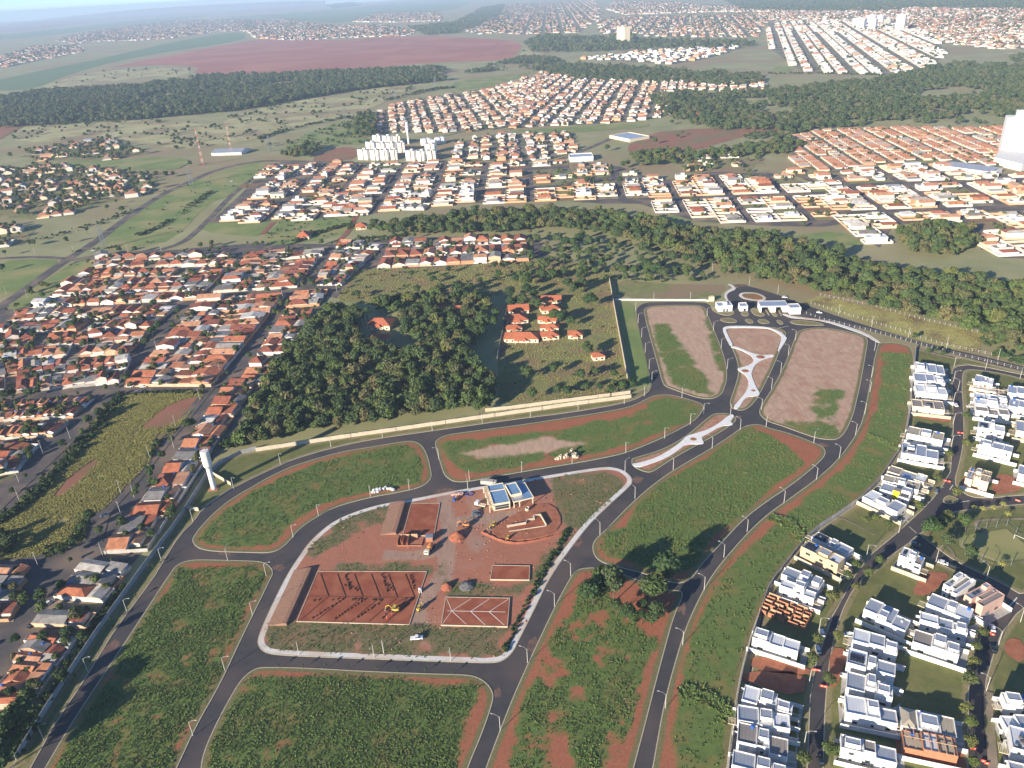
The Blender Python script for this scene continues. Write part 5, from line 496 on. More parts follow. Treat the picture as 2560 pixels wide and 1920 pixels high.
def trunk_mesh(name,seed,H,r0,spread):
    r=random.Random(seed); b=MB(); top=H*.72
    b.tube([(0,0,-.3),(r.uniform(-.1,.1),r.uniform(-.1,.1),H*.25),(r.uniform(-.3,.3),r.uniform(-.3,.3),H*.5),(r.uniform(-.4,.4),r.uniform(-.4,.4),top)],[r0,r0*.8,r0*.6,r0*.25],6)
    for i in range(4):
        a=r.uniform(0,6.28); h=H*r.uniform(.3,.5); b.tube([(0,0,h),(math.cos(a)*spread*.5,math.sin(a)*spread*.5,h+H*.13),(math.cos(a)*spread,math.sin(a)*spread,h+H*.3)],[r0*.45,r0*.3,r0*.12],5)
    return b.mesh(name,'trunk')
TREE={}
def proto_set(key,specs,m):
    """specs: seed,W,H,z0,lobes,cards,size ; unit trees 10 m tall"""
    TREE[key]=[(crown_mesh('crown',*sp,m),trunk_mesh('trunk',sp[0],sp[3]+sp[2]*.7,.22,sp[1]*.3)) for sp in specs]
proto_set('wood',[(1,8.2,7.2,2.6,11,64,.95),(2,7.0,8.0,2.4,10,64,.9),(3,9.4,6.6,2.8,13,60,1.0),(4,6.4,7.2,2.6,8,66,.9),(5,8.6,8.4,2.2,12,62,1.0),(6,7.6,6.4,3.0,9,62,.9)],'leaf_wood')
proto_set('town',[(11,8.4,7.0,3.0,9,70,.85),(12,7.4,7.6,2.6,8,70,.85),(13,9.0,6.8,3.2,11,64,.9),(14,6.6,7.4,2.8,8,70,.8)],'leaf_town')
proto_set('street',[(21,8.4,6.6,3.2,9,60,.95),(22,7.6,7.0,3.0,8,60,.95),(23,9.2,6.2,3.4,10,56,1.0)],'leaf_street')
proto_set('sapling',[(31,4.4,5.4,4.2,4,22,.9),(32,3.6,6.0,3.8,4,20,.9)],'leaf_town')
def merged(name,cm,tm):
    """unlinked prototype for the uncountable woods"""
    b=bmesh.new(); b.from_mesh(cm); me=bpy.data.meshes.new(name); b.to_mesh(me); b.free(); me.materials.append(cm.materials[0]); return bpy.data.objects.new(name,me)
WOODP=[merged('wood_clump',c,t) for c,t in TREE['wood']]
FARP=[bpy.data.objects.new('far_clump',crown_mesh('far_clump',50+i,10,9,.8,6,26,1.5,'leaf_far')) for i in range(4)]
def tuft_mesh(name,seed,m,n=11,h=1.0,w=.9):
    r=random.Random(seed); b=MB()
    for i in range(n):
        a=r.uniform(0,6.28); q=r.uniform(0,w*.45); x,y=q*math.cos(a),q*math.sin(a); l=h*r.uniform(.55,1.1); t=r.uniform(.25,.7); bw=r.uniform(.10,.2); c=a+pi/2+r.uniform(-.6,.6)
        dx,dy=math.cos(c)*bw,math.sin(c)*bw; ex,ey=math.cos(a)*l*t,math.sin(a)*l*t
        b.add([(x-dx,y-dy,-.05),(x+dx,y+dy,-.05),(x+ex*.5+dx*.8,y+ey*.5+dy*.8,l*.65),(x+ex*.5-dx*.8,y+ey*.5-dy*.8,l*.65),(x+ex,y+ey,l*.8)],[(0,1,2,3),(3,2,4)])
    return bpy.data.objects.new(name,b.mesh(name,m))
TUFT=[tuft_mesh('grass_tuft',i,'leaf_grass',12,.7,1.2) for i in range(4)]
DRYT=[tuft_mesh('dry_tuft',20+i,'leaf_dry',11,.75,1.2) for i in range(3)]
SHRUB=[bpy.data.objects.new('shrub',crown_mesh('shrub',70+i,3.0,2.0,.1,5,22,.8,'leaf_shrub')) for i in range(3)]
TREES_N={}
def tree(x,y,h,kind,name,label,group,rz=None):
    k='town' if kind in ('town','farm','meadow','park','broad') else kind
    if k not in TREE: k='town'
    i=TREES_N.get(k,0); TREES_N[k]=i+1; cm,tm=TREE[k][i%len(TREE[k])]; s=h/10.
    root=empty(name,(x,y),rng.uniform(0,6.28) if rz is None else rz,label,'tree',group)
    wx=rng.uniform(.9,1.15); inst('crown',cm,root,sc=(s*wx,s*wx,s*rng.uniform(.92,1.08))); inst('trunk',tm,root,sc=s)
    return root
# ================================================================== ground
b=MB(); b.add([(-22000,-700,0),(22000,-700,0),(22000,24000,0),(-22000,24000,0)],[(0,1,2,3)]); b.build('ground','g_base',kind='structure')
FARM_={'plough':('field','g_plough'),'cane':('field','g_cane'),'cane2':('field','g_cane'),'purple':('field','g_purple'),'greenfar':('field','g_cane'),'dryA':('pasture','g_dry'),'dryB':('pasture','g_dry'),'dryC':('pasture','g_dry'),
 'redL':('soil','g_redsoil'),'redM':('soil','g_redsoil'),'redC':('soil','g_redsoil'),'greenC':('pasture','g_green'),'fieldG':('field','g_green'),'dryR':('pasture','g_dry'),'dryR2':('pasture','g_dry'),'belt':('pasture','g_green'),'pitch':('pasture','g_green'),'lotR':('soil','g_redsoil'),'valley':('pasture','g_green')}
for i,(k,P) in enumerate(D['FAR'].items()):
    n,m=FARM_[k]; sheet(n,P,.25+.02*i,m,smooth=1)
# contour banks curving across the ploughed field
for P in D['BANKS']: strip('path',P,5,.75,'g_redsoil',3)
NEARM={'yellow':('pasture','g_yellow'),'farm':('pasture','g_meadow'),'meadow':('pasture','g_meadow'),'gatefield':('pasture','g_lot'),'gatefield2':('pasture','g_green'),'green1':('pasture','g_green'),'green2':('pasture','g_green'),'green3':('pasture','g_green'),'stream1':('pasture','g_green'),'stream2':('pasture','g_green'),'stream3':('pasture','g_dry'),'mid1':('pasture','g_green'),'mid2':('pasture','g_green')}
for i,(k,P) in enumerate(D['FIELDS'].items()): sheet(*[NEARM[k][0],P,.10+.006*i,NEARM[k][1]],smooth=1)
for P in D['YSOIL']: sheet('soil',P,.24,'g_redsoil',smooth=1)
sheet('ground',D['TOWNBASE'],.03,'asphalt_town')
for i,(k,(L,wd)) in enumerate(D['ROADS'].items()): strip('road',L,wd,.20+.012*i,'dirt_road' if 'dirt' in k else 'asphalt_town')
sheet('road',D['ASPHALT'],.05,'asphalt',smooth=1)
sheet('road',D['RASPHALT'],.04,'asphalt')
sheet('road',D['ROADNE'],.075,'asphalt',smooth=1)
sheet('soil',D['LOTNE'],.12,'g_yellow',smooth=0)
# ---- estate parcels
def soft(polys,wd=2.0,seed=3,amp=.5,freq=.16):
    def f(X,Y):
        g=np.zeros(len(X))
        for P in polys:
            s=np.where(inside(X,Y,P),1,-1)*edge_dist(X,Y,P); g=np.maximum(g,np.clip(.5+(s+1.3)/(2*wd),0,1))
        return np.clip(g*1.1-amp*np.clip((vnoise(X,Y,freq,seed)-.47)*3.2,0,1)-amp*.5*np.clip((vnoise(X,Y,.4,seed+50)-.52)*3.5,0,1),0,1)
    return f
PALEB={'B8':.62,'B9':.55,'B7':.5,'B5':.25,'B6':.35,'B3':.3}
AMP={'B1':.7,'B2':.65,'B4':.65,'B10':.35,'B11':1.1,'B12':.5,'B5':.7,'B8':.7,'B9':.8,'B3':.9}
TP=[];TS=[]
INNER={}
for i,(k,P) in enumerate(D['BLOCKS'].items()):
    gp=D['GREEN'].get(k,[]); cov=soft(gp,4. if k in('B8','B9','B5') else 2.6,i+3,AMP.get(k,.6),.10) if gp else None
    if k=='B5': px=[D['GREEN']['B5x'][0]]; pf=soft(px,4,40,.2)
    else: pf=(lambda v:(lambda X,Y:np.full(len(X),v)))(PALEB.get(k,0.))
    if k=='B3':
        def pf(X,Y):
            d=np.min([edge_dist(X,Y,chaikin(P_,2,False),False)-w_/2 for P_,w_ in D['TRACKS']],axis=0); return .12+.7*np.clip(1-d/1.5,0,1)+.35*np.clip((vnoise(X,Y,.05,66)-.5)*4,0,1)
    cv=cov
    if k=='B5':
        def cv(X,Y,c=cov,q=pf): return np.clip(c(X,Y)-q(X,Y)*.9,0,1)
    o,I=plot(P,.17,'plot_site' if k=='B3' else 'plot_red',cv,pf,2.0 if k in('B3','B10','B1','B2','B11') else 2.4,seed=i); INNER[k]=I
    if cv is not None:
        a=abs(area2(I))/2; X,Y=rand_in(I,int(a*(2.5 if k in ('B1','B2','B11','B12','B10') else 1.5)))
        c=cv(X,Y); ed=edge_dist(X,Y,I)
        keep=(nr.uniform(0,1,len(X))<np.clip((c-.15)*1.25,0,.95))&(ed>1.2); X,Y,c=X[keep],Y[keep],c[keep]
        s=(.32+.42*c)*nr.uniform(.45,1.35,len(X))*(.75 if k in('B5','B8','B9','B3') else 1.)*np.clip(.7+.7*(vnoise(X,Y,.32,i)),.6,1.5)
        TP+=[(x,y,.2) for x,y in zip(X,Y)]; TS+=list(np.clip(s,.25,2.))
# lush bank of taller grass along the swale in the eastern strip
for P,wd,n,sc in ((D['BANKG1'],4.5,420,1.5),(D['BANKG2'],4.0,380,1.5),(D['BANKG3'],3.0,160,1.2)):
    L=chaikin(P,2,False)
    for q in range(n):
        t=rng.uniform(0,len(L)-1.001); j=int(t); a,c=L[j],L[j+1]; f=t-j; TP.append((a[0]*(1-f)+c[0]*f+rng.gauss(0,wd*.3),a[1]*(1-f)+c[1]*f+rng.gauss(0,wd*.3),.2)); TS.append(sc*rng.uniform(.7,1.3))
# verge
o,I=plot(D['VERGE'],.15,'plot_lawn',lambda X,Y:np.clip(vnoise(X,Y,.1,9)*1.5,0,1),None,2.6,smooth=1)
X,Y=rand_in(I,5200); TP+=[(x,y,.16) for x,y in zip(X,Y)]; TS+=list(nr.uniform(.18,.42,len(X)))
scatter('tall_grass',TP,TS,nr.randint(0,4,len(TP)),TUFT,'tall green grass growing over the red soil plots','grass')
# pavement round the club block, plazas, walks
I2=inset(INNER['B3'],.02); I3=inset(I2,2.3); n=len(I2); mb=MB(); mb.add([(x,y,.215) for x,y in I2]+[(x,y,.215) for x,y in I3],[(i,(i+1)%n,n+(i+1)%n,n+i) for i in range(n)]); mb.build('pavement','pavement',kind='structure')
for i_,P in enumerate((D['PLAZA6'],D['PLAZA7'],D['WALK7'])): sheet('pavement',inset(ccw(P),(-.35,-.1,-.1)[i_]),.47+.004*i_,'pavement_white',smooth=1,skirt=.3)
for P in (D['ENTRYWALK'],D['GATEWALK']): sheet('pavement',P,.20,'pavement',smooth=1,skirt=.15)
for s in D['PLANTERS']:
    c=Vector(s[0]); rr=s[1]; mb=MB(); mb.lathe([(rr,.46),(rr,.52),(rr-.25,.54),(rr-.3,.50)],18); o=mb.build('planting_bed',['kerb'],label='round planting bed set into the pale '+s[2]+' paving',cat='planter'); o.location=(c.x,c.y,0)
    mb=MB(); mb.lathe([(rr-.3,.49),(.1,.58)],14); mb.build('soil_fill','red_soil',o)
for P in D['ISLANDS']:
    o,_=plot(P,.17,'plot_lawn',lambda X,Y:np.full(len(X),.3),None,1.6,smooth=2,kerb_in=.3)
o,I=plot(D['ROUNDABOUT'],.17,'plot_red',lambda X,Y:np.full(len(X),.35),None,2.,smooth=2,kerb_in=.3); I=ccw(I); I3=inset(I,2.2); n=len(I); mb=MB(); mb.add([(x,y,.215) for x,y in I]+[(x,y,.215) for x,y in I3],[(i,(i+1)%n,n+(i+1)%n,n+i) for i in range(n)]); mb.build('pavement','pavement',kind='structure')
for i_,(p,a_,rr) in enumerate(D['DUST']):
    r_=random.Random(i_); sheet('soil',[(p[0]+a_*rr*r_.uniform(.6,1.2)*math.cos(2*pi*k/14),p[1]+rr*r_.uniform(.5,1.2)*math.sin(2*pi*k/14)) for k in range(14)],.060+.001*i_,'road_dust',smooth=1)
# ---- neighbour estate parcels
RI={}
for i,(k,P) in enumerate(D['RBLOCKS'].items()):
    def cv(X,Y,s=i): return np.clip(.15+1.1*vnoise(X,Y,.045,20+s),0,1)
    o,I=plot(P,.16,'plot_lawn',cv,None,3.2,smooth=0 if k in('R1','R4') else 1,seed=30+i); RI[k]=I
for P in D['RSOIL']: sheet('soil',P,.42,'red_soil',smooth=1)
sheet('sports_pitch',D['PITCH'],.42,'g_green',kind='structure')
# ---- dry grass on the yellow field, farm, meadow
TP=[];TS=[]
for k,n,s in (('yellow',34000,.75),('farm',9000,.6),('meadow',9000,.7)):
    P=D['FIELDS'][k]; X,Y=rand_in(P,n); kk=vnoise(X,Y,.05,4)+nr.uniform(-.12,.12,len(X))>.30
    for Q_ in D['YSOIL']: kk&=~inside(X,Y,Q_)
    TP+=[(x,y,.15) for x,y in zip(X[kk],Y[kk])]; TS+=list(s*nr.uniform(.6,1.4,kk.sum()))
X,Y=rand_in(D['LOTNE'],2500); TP+=[(x,y,.12) for x,y in zip(X,Y)]; TS+=list(nr.uniform(.3,.6,len(X)))
scatter('dry_grass',TP,TS,nr.randint(0,3,len(TP)),DRYT,'yellow dry grass over the sloping field and meadow','grass')
SP=[];SS=[]
for P,wd,n,sc in D['HEDGES']:
    L=chaikin(P,1,False)
    for q in range(n):
        t=rng.uniform(0,len(L)-1.001); j=int(t); a,c=L[j],L[j+1]; f=t-j; SP.append((a[0]*(1-f)+c[0]*f+rng.gauss(0,wd*.35),a[1]*(1-f)+c[1]*f+rng.gauss(0,wd*.35),.1)); SS.append(sc*rng.uniform(.5,1.3))
for k,n,s in (('farm',70,.5),('meadow',160,.8),('stream1',80,.9),('green1',60,.8)):
    X,Y=rand_in(D['FIELDS'][k],n); SP+=[(x,y,.1) for x,y in zip(X,Y)]; SS+=list(s*nr.uniform(.5,1.5,len(X)))
for k,n,s in (('dryA',700,2.2),('dryB',120,2.),('dryC',120,2.5),('greenC',200,1.8),('dryR',80,3.)):
    X,Y=rand_in(D['FAR'][k],n); kk=vnoise(X,Y,.02,8)>.45; SP+=[(x,y,.2) for x,y in zip(X[kk],Y[kk])]; SS+=list(s*nr.uniform(.5,1.5,kk.sum()))
scatter('shrubs',SP,SS,nr.randint(0,3,len(SP)),SHRUB,'low green bushes scattered over fields and banks','bushes')
# ================================================================== housing areas seen from afar, and walled houses
MIDH=[]; FARH=[]; PADS=MB(); YARD=[]
def fill_area(A):
    P=A['poly']; kind=A['kind']; ca,sa=math.cos(R(A['ang'])),math.sin(R(A['ang'])); r=random.Random(A['name'])
    U=[x*ca+y*sa for x,y in P];V=[-x*sa+y*ca for x,y in P]
    lw,ld,bl,st={'mid':(12.5,27,112,10),'green':(15,26,90,10),'far':(11,19,120,8),'farw':(15,27,75,12),'tile':(9.5,18,95,6)}[kind]
    ds=sum(math.hypot(x,y) for x,y in P)/len(P); sc_=1. if ds<2600 or kind in('mid','green') else min(2.2,ds/2600); lw,ld,bl,st=lw*sc_,ld*sc_,bl*sc_,st*sc_
    u=min(U); ALL=[]
    while u<max(U):
        nl=int(bl/lw)
        v=min(V)
        while v<max(V):
            for row in (0,1):
                for c in range(nl): ALL.append((u+(c+.5)*lw,v+(row+.5)*ld,row))
            v+=2*ld+st
        u+=bl+st
    a=np.array([q[:2] for q in ALL]); X=a[:,0]*ca-a[:,1]*sa; Y=a[:,0]*sa+a[:,1]*ca; k=inside(X,Y,P)
    for i in np.nonzero(k)[0]: (MIDH if kind in('mid','green') else FARH).append((float(X[i]),float(Y[i]),A['ang'],lw,ld,kind,r.random(),ALL[i][2],r.random()<A['fill'],A['name']))
for A in D['AREAS']:
    k=A['kind']; sheet('ground',A['poly'],.16+.001*D['AREAS'].index(A) if k in('mid','green') else .9+.003*D['AREAS'].index(A),'asphalt_town' if k=='mid' else ('g_lot' if k=='green' else 'g_suburb'))
    fill_area(A)
TREEX=[]
for (x,y,ang,lw,ld,kind,q,row,full,an) in MIDH:
    r=random.Random(int(x*13+y*7))
    for _q in range(2):
      if r.random()<(1. if kind=='green' else (.32 if full else .5)): TREEX.append((x+r.uniform(-.5,.5)*lw,y+r.uniform(-.5,.5)*ld,r.uniform(6,11) if kind=='green' else r.uniform(3.5,7)))
for T_ in D['TOWN']:
    Q=T_[1]; r=random.Random(T_[0]); bl_,br_,tr2,tl2=[Vector(p) for p in Q]
    for q in range(int(T_[2]*T_[3]*1.7)):
        u,v=r.random(),r.random(); p=(bl_.lerp(br_,u)).lerp(tl2.lerp(tr2,u),v); TREEX.append((p.x,p.y,r.uniform(3.2,6.8)))
for x,y,h in zip(*[a for a in rand_in(D['TOWNBASE'],1000)],nr.uniform(3,8,1000)):
    if not inside(np.array([x]),np.array([y]),D['FIELDS']['yellow'])[0]: TREEX.append((x,y,h))
# ================================================================== trees
CAND=[]   # x,y,h,kind,where
for x,y,h,k in D['TREES']: CAND.append((x,y,h*rng.uniform(.85,1.2)*{'farm':1.35,'broad':1.05,'town':1.1,'meadow':1.25,'park':1.5,'street':1.3}.get(k,1.),k,k))
FARPT=[];FARS=[]
CLEAR=[(q[0],q[1],q[2]) for q in D['CLEAR']]
WSP={'scrub':(15.,8.),'farmwood':(7.6,10.),'grove':(4.7,10.),'stream':(7.0,11.),'rgrove':(7.,11.),'midc':(9.,10.),'block':(8,11),'dark':(9,11)}
for k,P in D['WOODS'].items():
    if k in WSP:
        d,h=WSP[k]; X,Y=spread_in(P,d)
        for x,y in zip(X,Y): CAND.append((x,y,h*rng.choice([rng.uniform(.62,.85),rng.uniform(.8,1.1),rng.uniform(.8,1.15),rng.uniform(1.05,1.4)]),'wood',k))
    else:
        d=11.5 if k in('upper','west','suburbn') else 24.; X,Y=spread_in(P,d); kk=(vnoise(X,Y,.0055,3)>.40)|(vnoise(X,Y,.03,5)>.62)
        FARPT+=[(x,y,0) for x,y in zip(X[kk],Y[kk])]; FARS+=list((1.12 if d<20 else 1.7)*nr.uniform(.55,1.5,kk.sum())*(1.25 if k=='west' else 1.))
CAND=[c for c in CAND if not any(math.hypot(c[0]-f[0],c[1]-f[1])<f[2] for f in CLEAR)]
CAND.sort(key=lambda c:(c[3]=='wood',-c[2]/math.hypot(c[0],c[1],CAM_H)))
TREELAB={'grove':('dark broadleaf tree in the dense wood behind the long cream wall','wood behind the cream wall'),'stream':('broadleaf tree in the wood along the stream beyond the estate','wood along the stream'),
 'street':('small yellow green street tree on a verge of the right hand estate','street trees of the right estate'),'town':('round green tree among the tiled roofs of the town','trees in the town'),
 'farm':('spreading tree on the farm between the woods','farm trees'),'meadow':('lone tree casting a long shadow on the meadow','meadow trees'),'park':('dense tree beside the fenced sports pitch','trees by the sports pitch'),'broad':('large dark tree clump on the red soil between two estate roads','trees left standing between estate roads')}
FLS=['large clearing farmhouse','small lower farmhouse','wide chalet','bottom right chalet','second right-row chalet','third right-row chalet','topmost right-row chalet','top left-row chalet','second left-row chalet','narrow chalet','long dark red shed','small pasture chapel','half-hidden long roof','ruined white hut','dirt track farmhouse','stream wood house']
NT=0; WP=[];WS=[]
BLK=[ccw(p) for p in list(D['BLOCKS'].values())]
for x,y,h,k,wh in CAND:
    if k=='palm' or k=='sapling': continue
    if NT<330 and (wh in TREELAB):
        lb,gr=TREELAB[wh]
        sz='small' if h<6.5 else ('tall' if h>9.5 else 'mid-sized')
        def side(ax,ay): dx,dy=x-ax,y-ay; return ('right of' if dx>0 else 'left of') if abs(dx)>abs(dy)*1.2 else ('above' if dy>0 else 'below')
        if wh=='town': d_=min(D['TOWN'],key=lambda T:math.hypot(x-sum(p[0] for p in T[1])/4,y-sum(p[1] for p in T[1])/4)); lb='%s round tree %s the centre of block %s'%(sz,side(sum(p[0] for p in d_[1])/4,sum(p[1] for p in d_[1])/4),d_[0])
        if wh=='farm': i_=min(range(len(D['FARMB'])),key=lambda i:math.hypot(x-D['FARMB'][i][0][0],y-D['FARMB'][i][0][1])); lb='%s spreading tree %s the %s'%(sz,side(*D['FARMB'][i_][0]),FLS[i_])
        tree(x,y,h,k,'tree',lb,gr); NT+=1
    else: WP.append((x,y,0)); WS.append(h/10.*rng.uniform(.95,1.2))
WP+=[(x,y,0) for x,y,h in TREEX]; WS+=[h/10. for x,y,h in TREEX]
scatter('woodland',WP,WS,nr.randint(0,len(WOODP),len(WP)),WOODP,'continuous dark green woodland of tightly packed crowns beyond the estate','woodland')
# palms and saplings
def palm_meshes():
    t=MB(); t.tube([(0,0,-.2),(.08,0,1.6),(.1,.05,3.4)],[.16,.13,.1],6); l=MB(); r=random.Random(4)
    for i in range(13):
        a=2*pi*i/13+r.uniform(-.2,.2); Lg=r.uniform(1.5,2.1); up=r.uniform(.2,.8); pr=None
        ca,sa=math.cos(a),math.sin(a); pts=[(Lg*q*ca+.1,Lg*q*sa+.05,3.4+up*math.sin(q*2.6)-.9*q*q) for q in (0,.35,.7,1.)]; wds=[.08,.3,.26,.04]
        vs=[]
        for p,wd in zip(pts,wds): vs+=[(p[0]-sa*wd,p[1]+ca*wd,p[2]-.05),(p[0],p[1],p[2]+.06),(p[0]+sa*wd,p[1]-ca*wd,p[2]-.05)]
        l.add(vs,[f for q in range(3) for f in ((3*q,3*q+1,3*q+4,3*q+3),(3*q+1,3*q+2,3*q+5,3*q+4))])
    return t.mesh('trunk','trunk'),l.mesh('fronds','palm_leaf')
PT,PL=palm_meshes(); np_=0;ns_=0
for x,y,h,k in D['TREES']:
    if k=='palm':
        e=empty('palm_tree',(x,y),rng.uniform(0,6),'young yellow palm on the lawn around the sports pitch','palm','palms by the sports pitch'); inst('trunk',PT,e); inst('fronds',PL,e)
    elif k=='sapling':
        e=empty('sapling',(x,y),rng.uniform(0,6),'thin young tree planted along the estate road verge','sapling','saplings on the verges'); c,t=TREE['sapling'][ns_%2]; ns_+=1; inst('crown',c,e,sc=.3*h/3); inst('trunk',t,e,sc=.3*h/3)
# parcels of the mid distance: one raised sheet per lot joined as yards
yb=MB(); gb=MB(); sb_=MB()
def rect(cx,cy,ang,a,c,z):
    ca,sa=math.cos(R(ang)),math.sin(R(ang)); return [(cx+x*ca-y*sa,cy+x*sa+y*ca,z) for x,y in ((-a/2,-c/2),(a/2,-c/2),(a/2,c/2),(-a/2,c/2))]
MIDH.sort(key=lambda h:math.hypot(h[0],h[1]))
NM=0; far=MB()
mat('white_far',(.66,.63,.57),(.58,.55,.50),.05,.85); mat('roof_pale_far',(.52,.52,.52),(.44,.44,.44),.05,.8)
FM=['white_far','cream','roof_tile_far','roof_tile_far2','roof_grey_far','orange_far','roof_pale_far']
mat('roof_tile_far',(.44,.20,.12),(.35,.155,.095),.05,.9); mat('roof_tile_far2',(.48,.30,.21),(.40,.24,.165),.05,.9); mat('roof_grey_far',(.34,.33,.32),(.25,.25,.25),.04,.85); mat('orange_far',(.62,.36,.20),(.52,.29,.16),.05,.9)
def far_house(mb,x,y,ang,L,W,h,style,r,z0=0):
    """low detail dwelling: walls and a pitched or flat roof, one of thousands"""
    ca,sa=math.cos(R(ang)),math.sin(R(ang)); k=len(mb.v); loc=MB(); wm=0 if r.random()<.5 else (1 if r.random()<.65 else 5)
    if style=='flat':
        loc.box(-L/2,L/2,-W/2,W/2,0,h,0 if r.random()<.85 else 1)
        loc.add([(-L/2+.3,-W/2+.3,h+.02),(L/2-.3,-W/2+.3,h+.02),(L/2-.3,W/2-.3,h+.02),(-L/2+.3,W/2-.3,h+.02)],[(0,1,2,3)],6 if r.random()<.7 else 4)
        if r.random()<.7: a=r.uniform(-L*.3,L*.1); loc.box(a,a+L*.3,-W*.3,W*.25,h,h+r.uniform(1.2,3),0)
    else:
        loc.box(-L/2,L/2,-W/2,W/2,0,h,wm); rm=2 if r.random()<.62 else (3 if r.random()<.7 else 4)
        if style=='hip': loc.hip(-L/2,L/2,-W/2,W/2,h,W*.22,.5,rm)
        else: loc.gable_walls(-L/2,L/2,-W/2,W/2,h,W*.2,wm); loc.gable(-L/2,L/2,-W/2,W/2,h,W*.2,.4,rm)
        if r.random()<.5: loc.box(L*.5,L*.5+2.5,-W*.3,W*.4,0,2.5,wm)
    for (vx,vy,vz) in loc.v: mb.v.append((x+vx*ca-vy*sa,y+vx*sa+vy*ca,z0+vz))
    mb.f+=[tuple(i+k for i in f) for f in loc.f]; mb.m+=loc.m
MIDSTYLE=('flat-roofed white house','tiled white house','tiled cream house','grey-roofed house')
AREAW={'m1':'left of the red clearing','m2':'below the left apartment blocks','m3':'below the right apartment blocks','m4':'below the long white wall','m5':'left of the sloping avenue end','m6':'above the dirt tracks','m7':'on the grass above the stream','m8':'above the stream wood','n1':'right of the round green tree clump','n2':'below the red tiled grid suburb','n3':'beside the short cul-de-sac','n4':'at the right frame edge','n5':'above the right end of the stream wood','left':'among trees at the left edge','leftb':'below the dry pasture at left','leftc':'in the lower left tree suburb'}
MIDN={}
for (x,y,ang,lw,ld,kind,q,row,full,an) in MIDH:
    r=random.Random(int(x*31+y*17)); (gb if (not full and r.random()<.5) or kind=='green' else (sb_ if r.random()<(.5 if not full else .12) else yb)).add(rect(x,y,ang,lw-.1,ld-.1,.30),[(0,1,2,3)])
    if not full and r.random()<.45: continue
    near=NM<235
    if near:
        NM+=1; N=MIDN[an]=MIDN.get(an,0)+1
        root=empty('walled_house',(x,y),R(ang),None,'house','walled houses beyond the stream')
        rw=lw/2-.15; rl=ld/2-.15; yw=MB().ring(-rw,rw,-rl,rl,.3,2.3,.2); yw.build('yard_wall','yard_wall_orange',root)
        if not full:
            root.name='walled_lot'; root['category']='lot'; root['label']='walled empty lot '+AREAW.get(an,'beyond the stream wood'); root['group']='walled empty lots'; continue
        s=(0 if q<.36 else int(q*4)) if kind!='green' else 1+int(q*2); L=ld*r.uniform(.5,.72); W=lw*r.uniform(.66,.86); h=r.choice([3.2,3.4,3.6,6.2]); oy=(ld/2-L/2-2)*(1 if row else -1)*r.uniform(.2,1)
        root['label']='%s in walled lot %s'%(MIDSTYLE[s],AREAW.get(an,'beyond the stream wood'))
        mb=MB(); mb.box(-W/2,W/2,oy-L/2,oy+L/2,.3,h); wm=('white_far','town_wall','cream','town_wall')[s]
        if s==0:
            mb.ring(-W/2,W/2,oy-L/2,oy+L/2,h,h+.5,.2); mb.build('wall',wm,root); rb=MB(); rb.box(-W/2+.2,W/2-.2,oy-L/2+.2,oy+L/2-.2,h,h+.15); rb.build('roof','roof_white' if r.random()<.6 else 'roof_brown',root)
            ub=MB(); ub.box(-W*.2,W*.25,oy-L*.2,oy+L*.15,h+.15,h+r.uniform(1.6,3.)); ub.build('upper_volume','white_far',root)
        else:
            rb=MB(); a=W*.2
            if r.random()<.5: rb.hip(-W/2,W/2,oy-L/2,oy+L/2,h,a,.5)
            else:
                t=MB(); t.gable(-L/2,L/2,-W/2,W/2,h,a,.45); rb.add([(-vy,vx+oy,vz) for vx,vy,vz in t.v],t.f); g=MB(); g.gable_walls(-L/2,L/2,-W/2,W/2,h,a); mb.add([(-vy,vx+oy,vz) for vx,vy,vz in g.v],g.f)
            mb.build('wall',wm,root); rb.build('roof','roof_tile' if s<3 else 'roof_fibre',root)
    elif full:
        far_house(far,x,y,ang+(90 if r.random()<.8 else 0),ld*r.uniform(.5,.72),lw*r.uniform(.66,.86),r.choice([3.2,3.4,6.]),r.choice(['flat','gable','hip','gable']) if kind!='green' else r.choice(['hip','gable']),r)
        if r.random()<.7:
            loc=MB().ring(-lw/2+.15,lw/2-.15,-ld/2+.15,ld/2-.15,.3,2.2,.2,r.choice([5,1,0,0])); ca,sa=math.cos(R(ang)),math.sin(R(ang)); far.add([(x+vx*ca-vy*sa,y+vx*sa+vy*ca,vz) for vx,vy,vz in loc.v],loc.f,loc.m[0])
yb.build('ground','g_yard',kind='structure'); gb.build('ground','g_lot',kind='structure'); sb_.build('soil','g_redsoil',kind='structure')
for (x,y,ang,lw,ld,kind,q,row,full,an) in FARH:
    r=random.Random(int(x*31+y*17))
    for _q in range(2 if kind=='far' else 1):
      if r.random()<(.42 if kind!='tile' else .75): FARPT.append((x+r.uniform(-.6,.6)*lw,y+r.uniform(-.6,.6)*ld,0)); FARS.append(r.uniform(.35,.85)*lw/12)
    if not full: continue
    if kind=='farw': far_house(far,x,y,ang,lw*.8,ld*.66,r.choice([4,6.5,7]),'flat' if r.random()<.85 else 'hip',r)
    elif kind=='tile': far_house(far,x,y,ang+90,ld*.72,lw*.8,3.,'gable',r)
    else: far_house(far,x+r.uniform(-2,2),y+r.uniform(-2,2),ang+(90 if r.random()<.6 else 0)+r.uniform(-8,8),ld*r.uniform(.55,.85),lw*r.uniform(.65,.95),r.choice([3,3.3,6]),r.choice(['gable','hip','gable','flat']),r)
far.build('distant_houses',FM,label='sea of white and tiled houses of the distant suburbs',cat='houses',kind='stuff')
scatter('distant_trees',FARPT,FARS,nr.randint(0,4,len(FARPT)),FARP,'hazy dark green woods and street trees of the far distance','trees')
